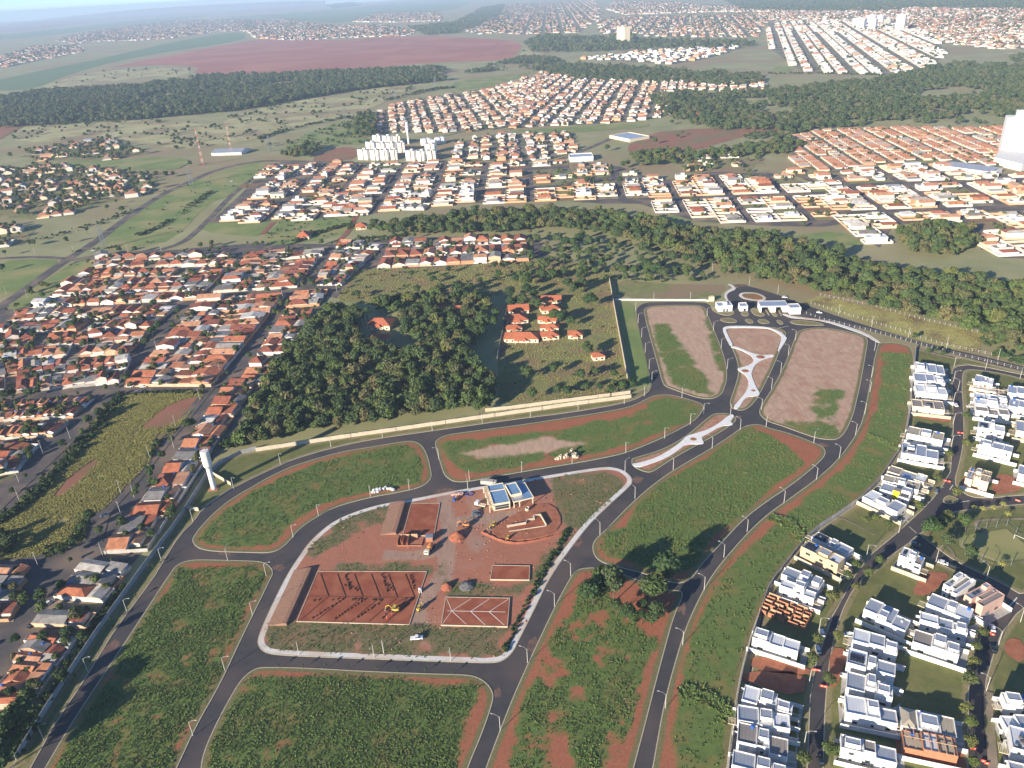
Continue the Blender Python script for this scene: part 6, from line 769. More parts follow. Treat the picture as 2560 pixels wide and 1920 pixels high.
# ================================================================== the tiled town on the left
HN={}
ROOFW={'tile':'red tiled','fibre':'grey roofed','mono':'pale lean-to','hip':'hipped terracotta'}
def town_house(x,y,ang,L,W,style,label,r):
    """x along the long side; walls, roof, annex with its own roof, yard wall"""
    root=empty('town_house',(x,y),ang+r.uniform(-.05,.05),label,'house','tiled houses of the town')
    h=r.uniform(2.7,3.3)+(2.7 if r.random()<.07 else 0); a=-L/2+r.uniform(.5,2.5); c=min(L/2-.6,a+L*r.uniform(.40,.58)); w0=-W/2+.3; w1=W/2-r.uniform(.2,1.1)
    mb=MB(); rb=MB(); mb.box(a,c,w0,w1,0,h)
    sl=(w1-w0)*.19; cross=style in('tile','fibre') and r.random()<.28
    if cross:
        T_=MB(); G_=MB(); Lx=(w1-w0)/2; Wx=(c-a)/2; T_.gable(-Lx,Lx,-Wx,Wx,h,min(1.5,Wx*.3),.4); G_.gable_walls(-Lx,Lx,-Wx,Wx,h,min(1.5,Wx*.3)); xm,ym=(a+c)/2,(w0+w1)/2
        rb.add([(xm-vy,ym+vx,vz) for vx,vy,vz in T_.v],T_.f); mb.add([(xm-vy,ym+vx,vz) for vx,vy,vz in G_.v],G_.f); rm='roof_tile' if style=='tile' else 'roof_fibre'
    elif style=='tile': mb.gable_walls(a,c,w0,w1,h,sl); rb.gable(a,c,w0,w1,h,sl,.45); rm='roof_tile'
    elif style=='hip': rb.hip(a,c,w0,w1,h,sl*1.1,.5); rm='roof_tile'
    elif style=='fibre': mb.gable_walls(a,c,w0,w1,h,sl*.6); rb.gable(a,c,w0,w1,h,sl*.6,.4); rm='roof_fibre'
    else: mb.box(a,c,w1-.3,w1,h,h+.8); rb.shed(a,c,w0,w1,h+.12,h+.9,.3); rm='roof_fibre'
    # windows and a door on the sunny side
    wall=mb.build('wall','town_wall',root)
    for k in range(2 if math.hypot(x,y)<430 else 0):
        wx=a+(c-a)*(.25+.42*k); g=MB(); g.box(wx-.7,wx+.7,w0-.05,w0+.02,1.0,2.1,bottom=True); g.build('window','glass',wall)
    if math.hypot(x,y)<430:
        g=MB(); g.box((a+c)/2-.15,(a+c)/2+.75,w0-.06,w0+.02,.05,2.1,bottom=True); g.build('door','wood_pole',wall)
    rb.build('roof',rm,root)
    # annex behind / garage cover in front
    d=min(L/2-.4,c+L*r.uniform(.24,.42)); v0=w0+r.uniform(0,W*.3); v1=W/2-.3; ha=r.uniform(2.3,2.8)
    if d-c>1.5:
        ab=MB(); ab.box(c+.05,d,v0,v1,0,ha); ab.build('annex_wall','town_wall',root)
        ar=MB()
        if r.random()<.5:
            T_=MB(); Lx=(v1-v0)/2; Wx=(d-c)/2; T_.gable(-Lx,Lx,-Wx,Wx,ha,min(1.1,Wx*.32),.25); ar.add([((c+d)/2-vy,(v0+v1)/2+vx,vz) for vx,vy,vz in T_.v],T_.f)
        else: ar.shed(c+.05,d,v0,v1,ha+.1,ha+.7,.2)
        ar.build('annex_roof','roof_fibre' if r.random()<.32 else 'roof_tile',root)
    yw=MB().ring(-L/2,L/2,-W/2,W/2,.1,2.0+r.uniform(-.3,.5),.18); yw.build('yard_wall','yard_wall',root)
    if r.random()<.3:
        t=MB(); t.lathe([(.5,h+.3),(.6,h+1.0),(.45,h+1.15)],10,r.uniform(a+1,c-1),w1-.9); t.build('water_tank','plastic_blue',root)
    return root
pads=MB()
for (desc,Q,rows,cols,axis) in D['TOWN']:
    bl,br,tr_,tl=[Vector(p) for p in Q]; r=random.Random(desc)
    cc=(bl+br+tr_+tl)/4; bl,br,tr_,tl=[cc+(p-cc)*1.10 for p in (bl,br,tr_,tl)]
    def at(u,v): return (bl.lerp(br,u)).lerp(tl.lerp(tr_,u),v)
    mb=MB(); PP=[(p.x,p.y) for p in (bl,br,tr_,tl)]; o=sheet('ground',PP,.18,'g_yard',skirt=.15)
    for i in range(rows):
        for j in range(cols):
            if r.random()<.07: continue
            u0,u1,v0,v1=j/cols,(j+1)/cols,i/rows,(i+1)/rows
            c=at((u0+u1)/2,(v0+v1)/2); eu=at(u1,(v0+v1)/2)-at(u0,(v0+v1)/2); ev=at((u0+u1)/2,v1)-at((u0+u1)/2,v0)
            e=eu if axis=='u' else ev; o2=ev if axis=='u' else eu
            ang=math.atan2(e.y,e.x); L=e.length; W=abs(e.normalized().cross(o2)) if hasattr(e,'cross') else o2.length
            if axis=='v' and i>=rows/2: ang+=pi
            if axis=='u' and j>=cols/2: ang+=pi
            st=r.choices(['tile','fibre','mono','hip'],[.58,.17,.08,.17])[0]
            if desc=='of small twin gables' or desc=='facing the grass field': st='tile'
            if rows>1 and cols>1: lab='%s house, %s from left, %s row, block %s'%(ROOFW[st],ordn(j),ordn(i),desc)
            elif rows>1: lab='%s house, %s from the near end of the row %s'%(ROOFW[st],ordn(i),desc)
            else: lab='%s house, %s from the left in the row %s'%(ROOFW[st],ordn(j),desc)
            town_house(c.x,c.y,ang,L-.15,W-.15,st,lab,r)
# ================================================================== modern white houses on the right
WALLM={'w':'white','c':'cream','tan':'tan','pink':'pink','beige':'beige','brick':'brick'}
ROOFM={'g':'roof_metal','w':'roof_white','b':'roof_brown','t':'roof_tan','h':'roof_tan'}
MLAB={'first':'white flat-roofed house at the top of the left column by the estate wall','second':'white house second from the top along the estate wall','third':'bright white house third down along the estate wall','fourth':'cream house with a yellow wall block beside the bare red lot','fifth':'white house with two beige roof boxes below the shaded green lot','sixth':'white house beside an orange brick strip at the estate wall',
'a1':'white house on the corner of the looping street','a2':'unfinished cream brick house right of the top street','a3':'white house with stepped grey roofs below the unfinished cream house','a4':'white house with two roof boxes right of the street','a5':'white house with a brown roof beside the small green lot','a6':'tall white house with solar panels and a big blank wall','a7':'wide white house above the green corner lot','b1':'white house cut by the right edge, uppermost','b2':'white house with grey roof at right edge, second down','b3':'cream house at the right edge behind the tall white house','b4':'white house at the right edge beside the spoil heap',
'beige':'beige unfinished house on the street corner with bare concrete roof','c1':'long cream house with brown roof below the shaded lawn','c2':'white house with a tan hipped roof beside the estate wall','c3':'white house with a bright yellow tower wall','c4':'white house with brown roofs and a long yellow garden wall','d1':'white house with brown roof and solar panels below the lawn','d2':'tall house with tan walls and blue grey roof','d3':'white house in blue shade with stepped roofs','d4':'bright white ribbed-roof house above the brick shell','d6':'white house with a big blank wall above the red lot',
'e1':'white house with striped roof below the red soil lot','e2':'white house second below the red soil lot','e3':'large white house with brown grey roof at the estate wall','e4':'white house at the bottom edge by the estate wall','m0':'white two-storey house on the corner opposite the park','m1':'white house left of the red soil clearing','m2':'white house with a small roof tower, top of the middle row','m3':'white house with solar panels, second in the middle row','m4':'white house with wide blue grey roof, third in the middle row','m5':'white house with long white side wall, fourth in the middle row','m6':'white house with solar panels at the bottom edge',
'n1':'white house with dark solar panels opposite the park','n2':'pink walled corner house with two long solar rows','n3':'white ribbed-roof house behind the pink corner house','n4':'white house with grey roofs beside the curving street','n5':'white house with stepped roofs above the empty green lot','n6':'house with a tan hipped roof and white front','n7':'unfinished brick house with bare beams near the bottom edge','q1':'white house at the right edge beside the paved walk','q2':'white house with roof plants at the right edge','q3':'white building with round roof vents at the right edge','q4':'white house in the bottom right corner'}
def modern(name,Q,h,wall,roof,vol,extra):
    tl,tr_,br,bl=[Vector(p) for p in Q]; c=(tl+tr_+br+bl)/4; u=((tr_-tl)+(br-bl))/2; v=((tl-bl)+(tr_-br))/2
    L=u.length; e=u.normalized(); W=abs(e.x*v.y-e.y*v.x); ang=math.atan2(u.y,u.x); r=random.Random(name)
    root=empty('modern_house',(c.x,c.y,.16),ang,MLAB[name],'house','modern houses of the right estate')
    wm=WALLM[wall]; rm=ROOFM[roof]; x0,x1,y0,y1=-L/2,L/2,-W/2,W/2
    unf='u' in extra
    # three stepped segments along the house
    s1=x0+L*r.uniform(.3,.42); s2=x0+L*r.uniform(.62,.74); n2=W*r.uniform(.12,.3); hs=[h,h-r.choice([0,0,.8]),h-r.choice([0,.4,1.0])]; r.shuffle(hs)
    segs=[(x0,s1,y0+(0 if r.random()<.6 else n2*.6),y1,hs[0]),(s1,s2,y0+(n2 if r.random()<.6 else 0),y1,hs[1]),(s2,x1,y0,y1-(n2 if r.random()<.5 else 0),hs[2])]
    mb=MB()
    for (a,b_,c0,c1,hh) in segs:
        mb.box(a,b_,c0,c1,0,hh-.55); mb.ring(a,b_,c0,c1,hh-.55,hh,.22)
    wobj=mb.build('wall',wm,root)
    for q,(a,b_,c0,c1,hh) in enumerate(segs):
        rb=MB(); z=hh-.5
        if roof=='h' and q==0: rb.hip(a+.1,b_-.1,c0+.1,c1-.1,hh-.2,W*.16,.3); rb.build('roof',rm,root); continue
        # ribbed sheet, slight fall
        n=max(2,int((b_-a)/1.1)); 
        rb.add([(a+.22,c0+.22,z),(b_-.22,c0+.22,z),(b_-.22,c1-.22,z+.18),(a+.22,c1-.22,z+.18)],[(0,1,2,3)])
        if not unf:
            for k in range(1,n):
                xx=a+(b_-a)*k/n; rb.add([(xx-.06,c0+.24,z+.05),(xx+.06,c0+.24,z+.05),(xx+.06,c1-.24,z+.23),(xx-.06,c1-.24,z+.23),(xx-.06,c0+.24,z-.02),(xx+.06,c0+.24,z-.02),(xx+.06,c1-.24,z+.16),(xx-.06,c1-.24,z+.16)],[(0,1,2,3),(0,4,5,1),(1,5,6,2),(3,2,6,7),(0,3,7,4)])
        rb.build('roof',rm if r.random()<.6 else r.choice(['roof_metal','roof_white','roof_metal','roof_white']),root)
    # upper volumes
    for k in range(min(vol,1+(r.random()<.3))):
        a,b_,c0,c1,hh=segs[(k+1)%3 if vol>1 else r.randrange(3)]; lx=min(b_-a-1,r.uniform(3.,5.5)); ly=min(c1-c0-1,r.uniform(2.6,4.5)); xx=r.uniform(a+.5,b_-lx-.4); yy=r.uniform(c0+.4,c1-ly-.3); hv=r.uniform(1.0,1.9)
        vb=MB(); vb.box(xx,xx+lx,yy,yy+ly,hh-.5,hh+hv-.25); vb.ring(xx,xx+lx,yy,yy+ly,hh+hv-.25,hh+hv,.15); o=vb.build('upper_volume',wm,root)
        vr=MB(); vr.add([(xx+.15,yy+.15,hh+hv-.2),(xx+lx-.15,yy+.15,hh+hv-.2),(xx+lx-.15,yy+ly-.15,hh+hv-.2),(xx+.15,yy+ly-.15,hh+hv-.2)],[(0,1,2,3)]); vr.build('upper_roof','roof_metal',o)
    if 'y' in extra:
        a,b_,c0,c1,hh=segs[1]; vb=MB(); vb.box(a+.3,a+3.4,c0-.15,c0+2.6,.1,hh+1.2); vt=vb.build('yellow_tower','yellow' if name=='c3' else 'cream',root,'yellow painted wall block'); vr=MB(); vr.box(a+.2,a+3.5,c0-.25,c0+2.7,hh+1.2,hh+1.35,bottom=True); vr.build('tower_cap','roof_brown',vt)
    # windows along the near side, door and garage towards the street
    for (a,b_,c0,c1,hh) in segs:
        n=max(1,int((b_-a)/4.2)); two=hh>6.1
        for k in range(n):
            for lv in ((.9,2.1),(4.0,5.2)) if two else ((.9,2.2),):
                if r.random()<.25 or unf: continue
                xx=a+(b_-a)*(k+.5)/n; ww=r.choice([.5,.8,1.1]); g=MB(); g.box(xx-ww,xx+ww,c0-.04,c0+.05,lv[0],lv[1],bottom=True); wo=g.build('window','glass',wobj)
    for sx,xe in ((-1,x0),(1,x1)):
        g=MB(); yc=y0+W*.3; g.box(min(xe,xe+sx*.06),max(xe,xe+sx*.06),yc-1.5,yc+1.5,.05,2.4,bottom=True); g.build('garage_door','steel',wobj)
        g=MB(); yc=y0+W*.72; g.box(min(xe,xe+sx*.05),max(xe,xe+sx*.05),yc-1.1,yc+1.1,.9,2.3,bottom=True); g.build('window','glass',wobj)
    if unf:
        bb=MB()
        for k in range(7): xx=x0+L*(k+.5)/7; bb.box(xx-.12,xx+.12,y0,y1,h+.02,h+.3)
        bb.box(x0,x1,(y0+y1)/2-.12,(y0+y1)/2+.12,h+.3,h+.5); bb.build('beam_grid','beige' if wall!='brick' else 'orange_wall',root)
    if 's' in extra or 'S' in extra:
        rowsN=2; nN=9 if 'S' in extra else 5
        a,b_,c0,c1,hh=max(segs,key=lambda s:(s[1]-s[0])*(s[3]-s[2]));
        pw=min(1.05,(b_-a-1.6)/nN); pl=1.7
        for i in range(rowsN):
            for j in range(nN):
                g=MB(); px=a+.8+j*pw; py=c0+W*.22+i*(pl+.35 if 'S' not in extra else 2.6)
                if py+pl>c1-.3: continue
                g.add([(px,py,hh-.2),(px+pw-.1,py,hh-.2),(px+pw-.1,py+pl,hh+.15),(px,py+pl,hh+.15),(px,py,hh-.26),(px+pw-.1,py,hh-.26),(px+pw-.1,py+pl,hh+.09),(px,py+pl,hh+.09)],[(0,1,2,3),(0,4,5,1),(1,5,6,2),(2,6,7,3),(3,7,4,0)]); g.build('solar_panel','solar_panel',root)
    # roof clutter: condensers, a tank, a skylight
    for k in range(r.randrange(0,2)):
        a,b_,c0,c1,hh=segs[r.randrange(3)]; xx=r.uniform(a+.6,b_-1.4); yy=r.uniform(c0+.5,max(c0+.6,c1-1.4)); g=MB(); g.box(xx,xx+.9,yy,yy+.7,hh-.45,hh+.25); g.build('condenser','steel',root)
    if r.random()<.5:
        a,b_,c0,c1,hh=segs[r.randrange(3)]; g=MB(); g.lathe([(.6,hh-.45),(.7,hh+.5),(.4,hh+.7)],10,r.uniform(a+1,b_-1),c1-1.1); g.build('water_tank','plastic_white' if r.random()<.6 else 'plastic_blue',root)
    if r.random()<.2 and not unf:
        a,b_,c0,c1,hh=segs[r.randrange(3)]; xx=r.uniform(a+.5,max(a+.6,b_-3)); g=MB(); g.box(xx,xx+1.6,c0+.6,c0+1.8,hh-.45,hh-.05); g.build('skylight','glass',root)
    if not unf and r.random()<.7:
        px=x1+.1 if r.random()<.5 else x0-3.1; g=MB()
        for k in range(6): g.box(px+.5*k,px+.5*k+.14,y0+.2,y0+W*.45,2.6,2.75,bottom=True)
        g.box(px,px+2.7,y0+.2,y0+.35,2.45,2.6); g.box(px,px+2.7,y0+W*.45-.15,y0+W*.45,2.45,2.6); g.build('pergola','cream',root)
    if 'p' in extra:
        for i in range(8):
            g=MB(); g.lathe([(.75,h-.4),(.75,h+.15),(.5,h+.35)],12,x0+L*.25+1.9*(i%4),y0+W*.3+1.9*(i//4)); g.build('roof_vent','gravel',root)
    # garden wall of the lot
    yw=MB(); yw.box(x0-1.5,x1+3.5,y0-2.2,y0-2.0,0,2.2); yw.box(x0-1.5,x1+3.5,y1+1.2,y1+1.4,0,2.0); yw.build('garden_wall','wall_cream' if wall in('c','tan') or 'y' in extra or name in('c4','m0') else 'white',root)
    pv=MB(); pv.box(x0-1.4,x1+3.4,y0-1.95,y1+1.15,-.1,.06); pv.build('paved_yard','concrete' if not unf else 'red_soil',root)
    return root
for a in D['MODERN']: modern(*a)
# brick shell of a house with open rooms
Q=[Vector(p) for p in D['BRICKSHELL']]; c=sum(Q,Vector((0,0)))/4; u=((Q[1]-Q[0])+(Q[2]-Q[3]))/2; v=((Q[0]-Q[3])+(Q[1]-Q[2]))/2; L=u.length; e=u.normalized(); W=abs(e.x*v.y-e.y*v.x)
root=empty('house_shell',(c.x,c.y,.16),math.atan2(u.y,u.x),'roofless orange brick house shell with open rooms between white houses','house')
for k in range(6):
    y=-W/2+W*k/5
    x=-L/2
    while x<L/2-1:
        l=rng.uniform(2.5,5.5); m=MB(); m.box(x,min(x+l,L/2),y-.12,y+.12,0,rng.uniform(2.0,2.9)); m.build('brick_wall','orange_wall' if k%2 else 'brick',root); x+=l+rng.uniform(.6,1.6)
for k in range(7):
    x=-L/2+L*k/6; m=MB(); m.box(x-.12,x+.12,-W/2+(k%2)*W*.4+.15,W*.15+(k%3)*W*.11,0,2.5); m.build('cross_wall','brick',root)
# ================================================================== farm, gatehouse, club
FL=['large red hip-roofed farmhouse in the clearing of the dark wood','smaller red-roofed house below the large farmhouse','wide red-roofed chalet at the bottom of the left chalet row','red-roofed chalet at the bottom of the right chalet row','second red chalet up in the right row','third red chalet up in the right row','topmost red chalet in the right row','top red chalet in the left row','second red chalet down in the left row','narrow red chalet beside the wide chalet','long dark red shed with a white gable above the chalets','small red chapel alone on the pasture','long low red roof half hidden by farm trees','ruined white hut under a dark tree on the pasture','small white farmhouse with red roof beside the dirt track','white house with tiled roof at the stream wood edge']
for i,Q in enumerate(D['FARMB']):
    bl,br,tr_,tl=[Vector(p) for p in Q]; c=(bl+br+tr_+tl)/4; u=((br-bl)+(tr_-tl))/2; v=((tl-bl)+(tr_-br))/2; L=u.length*1.15; e=u.normalized(); W=max(7.5,abs(e.x*v.y-e.y*v.x)*.85); h=3.2 if i!=0 else 4.
    root=empty('farm_house',(c.x,c.y),math.atan2(u.y,u.x),FL[i],'house'); mb=MB(); mb.box(-L/2,L/2,-W/2,W/2,0,h); rb=MB()
    if i in(10,12,7,5): mb.gable_walls(-L/2,L/2,-W/2,W/2,h,W*.22); rb.gable(-L/2,L/2,-W/2,W/2,h,W*.22,.6)
    else: rb.hip(-L/2,L/2,-W/2,W/2,h,W*.24,.7)
    wo=mb.build('wall','cream',root); rb.build('roof','roof_farm',root)
    n=max(2,int(L/4))
    for k in range(n):
        g=MB(); xx=-L/2+L*(k+.5)/n; g.box(xx-.7,xx+.7,-W/2-.05,-W/2+.05,1.0,2.3,bottom=True); g.build('window','glass',wo)
    if L>9:
        pb=MB(); pb.hip(-L*.18,L*.18,-W/2-3,-W/2+1,h-.2,1.4,.4); pb.build('porch_roof','roof_farm',root)
        for sx in(-1,1): g=MB(); g.box(sx*L*.16-.12,sx*L*.16+.12,-W/2-2.8,-W/2-2.56,0,h-.2); g.build('porch_post','cream',root)
GL=['white gate office with two arched openings beside the entrance','small white guard box between the entry lanes','long white canopy gatehouse spanning the entry lanes','white block with grey roof at the right of the gate','small pale utility box at the end of the gate wall']
for i,Q in enumerate(D['GATE']):
    bl,br,tr_,tl=[Vector(p) for p in Q]; c=(bl+br+tr_+tl)/4; u=((br-bl)+(tr_-tl))/2; v=((tl-bl)+(tr_-br))/2; L=u.length; e=u.normalized(); W=abs(e.x*v.y-e.y*v.x); h=(4.6,4.,5.2,5.,3.2)[i]
    root=empty('gatehouse',(c.x,c.y,.1),math.atan2(u.y,u.x),GL[i],'gatehouse')
    if i==2:
        for a,b_ in((-L/2,-L/2+1.2),(-.12*L,.07*L),(L/2-3.5,L/2)): g=MB(); g.box(a,b_,-W/2,W/2,0,h-.6); g.build('pier','white',root)
        g=MB(); g.box(-L/2,L/2,-W/2-.5,W/2+.5,h-.6,h,bottom=True); g.ring(-L/2,L/2,-W/2-.5,W/2+.5,h,h+.3,.25); g.build('canopy','white',root)
        g=MB(); g.box(-L/2+.3,L/2-.3,-W/2-.2,W/2+.2,h,h+.12); g.build('roof','roof_metal',root)
    else:
        g=MB(); g.box(-L/2,L/2,-W/2,W/2,0,h); g.ring(-L/2,L/2,-W/2,W/2,h,h+.45,.2); wo=g.build('wall','white' if i<4 else 'beige',root)
        g=MB(); g.box(-L/2+.22,L/2-.22,-W/2+.22,W/2-.22,h,h+.1); g.build('roof','roof_metal',root)
        if i==0:
            g=MB(); g.box(-L*.05,L*.2,-W*.1,W*.3,h+.1,h+1.5); g.build('upper_volume','white',root)
            for xx in(-L*.08,L*.14): g=MB(); g.box(xx-.6,xx+.6,-W/2-.05,-W/2+.1,0,2.2,bottom=True); g.lathe([(.6,2.0),(.45,2.5),(.1,2.8)],8,xx,-W/2+.3); g.build('arched_opening','glass',wo)
        elif i==1: g=MB(); g.box(-.2,1.6,-W/2-.05,-W/2+.1,.1,2.3,bottom=True); g.build('door','glass',wo)
# club building: two flat pavilions with metal roofs, blue sky reflection painted in
for nm,Q in D['CLUB'].items():
    bl,br,tr_,tl=[Vector(p) for p in Q]; c=(bl+br+tr_+tl)/4; u=((br-bl)+(tr_-tl))/2; v=((tl-bl)+(tr_-br))/2; L=u.length; e=u.normalized(); W=abs(e.x*v.y-e.y*v.x)*.96
    root=empty('club_pavilion',(c.x,c.y,.2),math.atan2(u.y,u.x),'unfinished cream club pavilion with metal roof coloured as reflected blue sky, %s one'%nm,'building','club pavilions'); x0,x1,y0,y1=-L/2,L/2,-W/2,W/2
    H=4.2
    if nm=='left':
        wb=MB(); wb.box(x0+L*.22,x1,y0+1,y1-.5,0,H-.6); wb.ring(x0+L*.22,x1,y0+.4,y0+W*.66,H-.6,H+.6,.25); wb.ring(x0+L*.22,x1,y0+W*.66,y1,H-.6,H+.1,.25); wo=wb.build('wall','cream',root)
        for a,b_,hh in((y0+.65,y0+W*.65,H+.2),(y0+W*.67,y1-.25,H-.25)):
            g=MB(); g.box(x0+L*.22+.25,x1-.25,a,b_,H-.6,hh); n=12
            for k in range(n): yy=a+(b_-a)*(k+.5)/n; g.box(x0+L*.22+.3,x1-.3,yy-.05,yy+.05,hh,hh+.08)
            g.build('roof','roof_sky_tint',root)
        for k in range(2): g=MB(); yy=y0+W*.12+k*.4; g.box(x0+L*.3+k*.001,x1-.6,y0+.93,y0+1.03,.6+k*1.5,1.9+k*1.3,bottom=True); g.build('window_band','glass',wo)
        for k in range(6):
            g=MB(); xx=x0+.4+k*(L*.2/5); g.box(xx-.09,xx+.09,y0,y1-.4,H-.5,H-.15,bottom=True); g.build('pergola_beam','cream',root)
        for k in range(9):
            g=MB(); yy=y0+.3+k*(W-1)/8; g.box(x0+.2,x0+L*.2,yy-.09,yy+.09,H-.86,H-.52,bottom=True); g.build('pergola_slat','cream',root)
        for k in range(4): g=MB(); yy=y0+.3+k*(W-1)/3; g.box(x0+.25,x0+.6,yy-.17,yy+.17,0,H-.9); g.build('column','cream',root)
    else:
        wb=MB(); wb.box(x0,x0+L*.55,y0+W*.3,y1,0,H+.4); wb.ring(x0,x0+L*.55,y0+W*.3,y1,H+.4,H+1.4,.25); wb.ring(x0,x1,y0,y1-.3,H-.6,H+.1,.22); wb.build('wall','cream',root)
        g=MB(); g.box(x0+.25,x0+L*.55-.25,y0+W*.3+.25,y1-.25,H+.4,H+1.0); n=12
        for k in range(n): yy=y0+W*.32+(W*.66)*(k+.5)/n; g.box(x0+.3,x0+L*.55-.3,yy-.05,yy+.05,H+1.0,H+1.08)
        g.build('roof','roof_sky_tint',root)
        g=MB(); g.box(x0+L*.57,x1-.25,y0+.25,y1-.6,H-.75,H-.2,bottom=True); n=12
        for k in range(n): yy=y0+.4+(W-1.2)*(k+.5)/n; g.box(x0+L*.57,x1-.3,yy-.05,yy+.05,H-.2,H-.12)
        g.build('porch_roof','roof_sky_tint',root)
        g=MB(); g.box(x0+.25,x0+L*.57-.03,y0+.25,y0+W*.3-.05,H-.75,H-.2,bottom=True); g.build('terrace_roof','roof_metal',root)
        for xx,yy in((x1-.6,y0+.4),(x1-.6,y1-1),(x0+L*.3,y0+.4),(x0+.3,y0+.4),(x1-.6,0)): g=MB(); g.box(xx-.2,xx+.2,yy-.2,yy+.2,0,H-.75); g.build('column','cream',root)
        g=MB(); g.box(x0+.1,x0+L*.54,y0+W*.3-.06,y0+W*.3+.03,.3,2.8,bottom=True); g.build('window_band','glass',root)
# ================================================================== walls and fences
wall_line('perimeter_wall',D['WALLS']['west'],2.6,.22,'wall_grey','long grey block wall between the town and the estate road','wall',4.5)
wall_line('perimeter_wall',D['WALLS']['north'],2.7,.22,'wall_cream','long cream panel wall in front of the dark wood','wall',4.5)
wall_line('back_wall',D['WALLS']['northback'],2.4,.22,'wall_cream','second cream wall behind the panel wall at the farm','wall',4.5)
wall_line('compound_wall',D['WALLS']['tankA'],2.4,.2,'wall_cream','short cream wall closing the water tower yard at the bottom','wall',4)
wall_line('compound_wall',D['WALLS']['tankB'],2.4,.2,'wall_cream','cream wall closing the water tower yard at the top','wall',4)
wall_line('low_wall',D['WALLS']['tankC'],.8,.2,'wall_grey','low kerb wall with posts along the water tower yard','wall',6)
wall_line('farm_wall',D['WALLS']['farmE'],3.2,.3,'wall_cream','tall straight farm wall casting a broad shadow','wall',5)
wall_line('farm_wall',D['WALLS']['farmW'],2.6,.25,'wall_grey','short wall on the left side of the chalet pasture','wall',5)
wall_line('gate_wall',D['WALLS']['gate'],1.2,.2,'white','low white wall with posts leading to the gatehouse','wall',4)
wall_line('estate_wall',D['WALLS']['right'],2.6,.22,'wall_grey','long grey curved wall between the green strip and white houses','wall',4.5)
def post_fence(line,label,h=2.0,step=3.6,m='concrete_pole',name='post_fence'):
    root=empty(name,line[0],0,label,'fence'); o=Vector(line[0]); me=MB().box(-.1,.1,-.1,.1,0,h).mesh('post',m)
    for a,b_ in zip(line[:-1],line[1:]):
        a,b_=Vector(a),Vector(b_); n=max(1,int((b_-a).length/step))
        for i in range(n): p=a.lerp(b_,i/n)-o; inst('post',me,root,(p.x,p.y,0))
        for z in (h*.35,h*.9): MB().bar((a.x-o.x,a.y-o.y,z),(b_.x-o.x,b_.y-o.y,z),.025).build('rail','steel',root)
    return root
post_fence(D['FENCE1'],'row of pale posts along the wood above the dry strip'); post_fence(D['FENCE2'],'row of pale posts between the outer road and dry strip'); post_fence(D['FENCE3'],'row of posts along the estate side of the outer road'); post_fence(D['FENCE4'],'tall green mesh fence around the sports pitch',4.,5.,'steel','pitch_fence')
# ================================================================== street lamps
def is_road(x,y):
    X,Y=np.array([x]),np.array([y])
    if inside(X,Y,D['ASPHALT'])[0]: return not any(inside(X,Y,P)[0] for P in D['BLOCKS'].values())
    if inside(X,Y,D['RASPHALT'])[0]: return not any(inside(X,Y,P)[0] for P in D['RBLOCKS'].values())
    return False
def arm_dir(x,y):
    s=Vector((0,0))
    for d in (1.5,2.5,4.):
        for k in range(24):
            a=2*pi*k/24
            if is_road(x+d*math.cos(a),y+d*math.sin(a)): s+=Vector((math.cos(a),math.sin(a)))
    return math.atan2(s.y,s.x) if s.length>.01 else 0.
PM=MB().tube([(0,0,-.2),(0,0,3.5),(0,0,7.4)],[.15,.125,.09],8).mesh('pole','concrete_pole')
AM=MB().tube([(0,0,6.6),(.6,0,7.5),(1.5,0,8.0),(2.6,0,8.15)],[.05,.05,.045,.04],6).mesh('arm','galvanised')
HM=MB().add([(2.4,-.14,8.08),(3.3,-.17,8.14),(3.3,.17,8.14),(2.4,.14,8.08),(2.45,-.1,8.24),(3.2,-.12,8.26),(3.2,.12,8.26),(2.45,.1,8.24)],[(4,5,6,7),(0,3,2,1),(0,1,5,4),(1,2,6,5),(2,3,7,6),(3,0,4,7)]).mesh('lamp_head','galvanised')
ROADN={'west':'along the outer wall road, counted from bottom','b1':'left of the lower left road, counted from bottom','b4':'around the left grass island, counted from left','b3s':'on the pavement below the building site, counted from left','mid':'along the middle sloping road, counted from bottom','b5':'around the long sandy island, counted from left','east':'along the eastern estate road, counted from bottom','plaza':'around the plaza and gate, counted from below','nw':'along the north-west loop beside the farm strip, counted from top','cross':'at the corner of the big green block'}
for k,L in D['LAMPS'].items():
    for i,(x,y) in enumerate(L):
        e=empty('street_lamp',(x,y),arm_dir(x,y),'pale street lamp, %s %s'%(ordn(i),ROADN[k]),'street lamp','street lamps of the estate'); inst('pole',PM,e); inst('arm',AM,e); inst('lamp_head',HM,e)
RLL=['%s street lamp down the upper right street'%ORD[i] for i in range(5)]+['street lamp at the bend of the looping street','street lamp right of the looping street']+['%s street lamp along the curve below the upper street'%ORD[i] for i in range(3)]+['%s street lamp down the lower street beside the brick shell'%ORD[i] for i in range(4)]+['%s street lamp down the right hand curving street'%ORD[i] for i in range(3)]+['street lamp on the right side of the upper street','left street lamp along the park road','right street lamp along the park road']
for i,(x,y) in enumerate(D['RLAMPS']):
    e=empty('street_lamp',(x,y),arm_dir(x,y),RLL[i],'street lamp','street lamps of the right estate'); inst('pole',PM,e); inst('arm',AM,e); inst('lamp_head',HM,e)
UP=MB().tube([(0,0,-.2),(0,0,8.6)],[.14,.09],7).mesh('pole','concrete_pole'); UC=MB().box(-.95,.95,-.06,.06,7.9,8.05,bottom=True).mesh('crossarm','wood_pole')
for i,(x,y) in enumerate(D['POLES']):
    e=empty('utility_pole',(x,y),rng.uniform(0,3),'concrete utility pole with a wooden crossarm beside a street','utility pole','utility poles'); inst('pole',UP,e); inst('crossarm',UC,e)
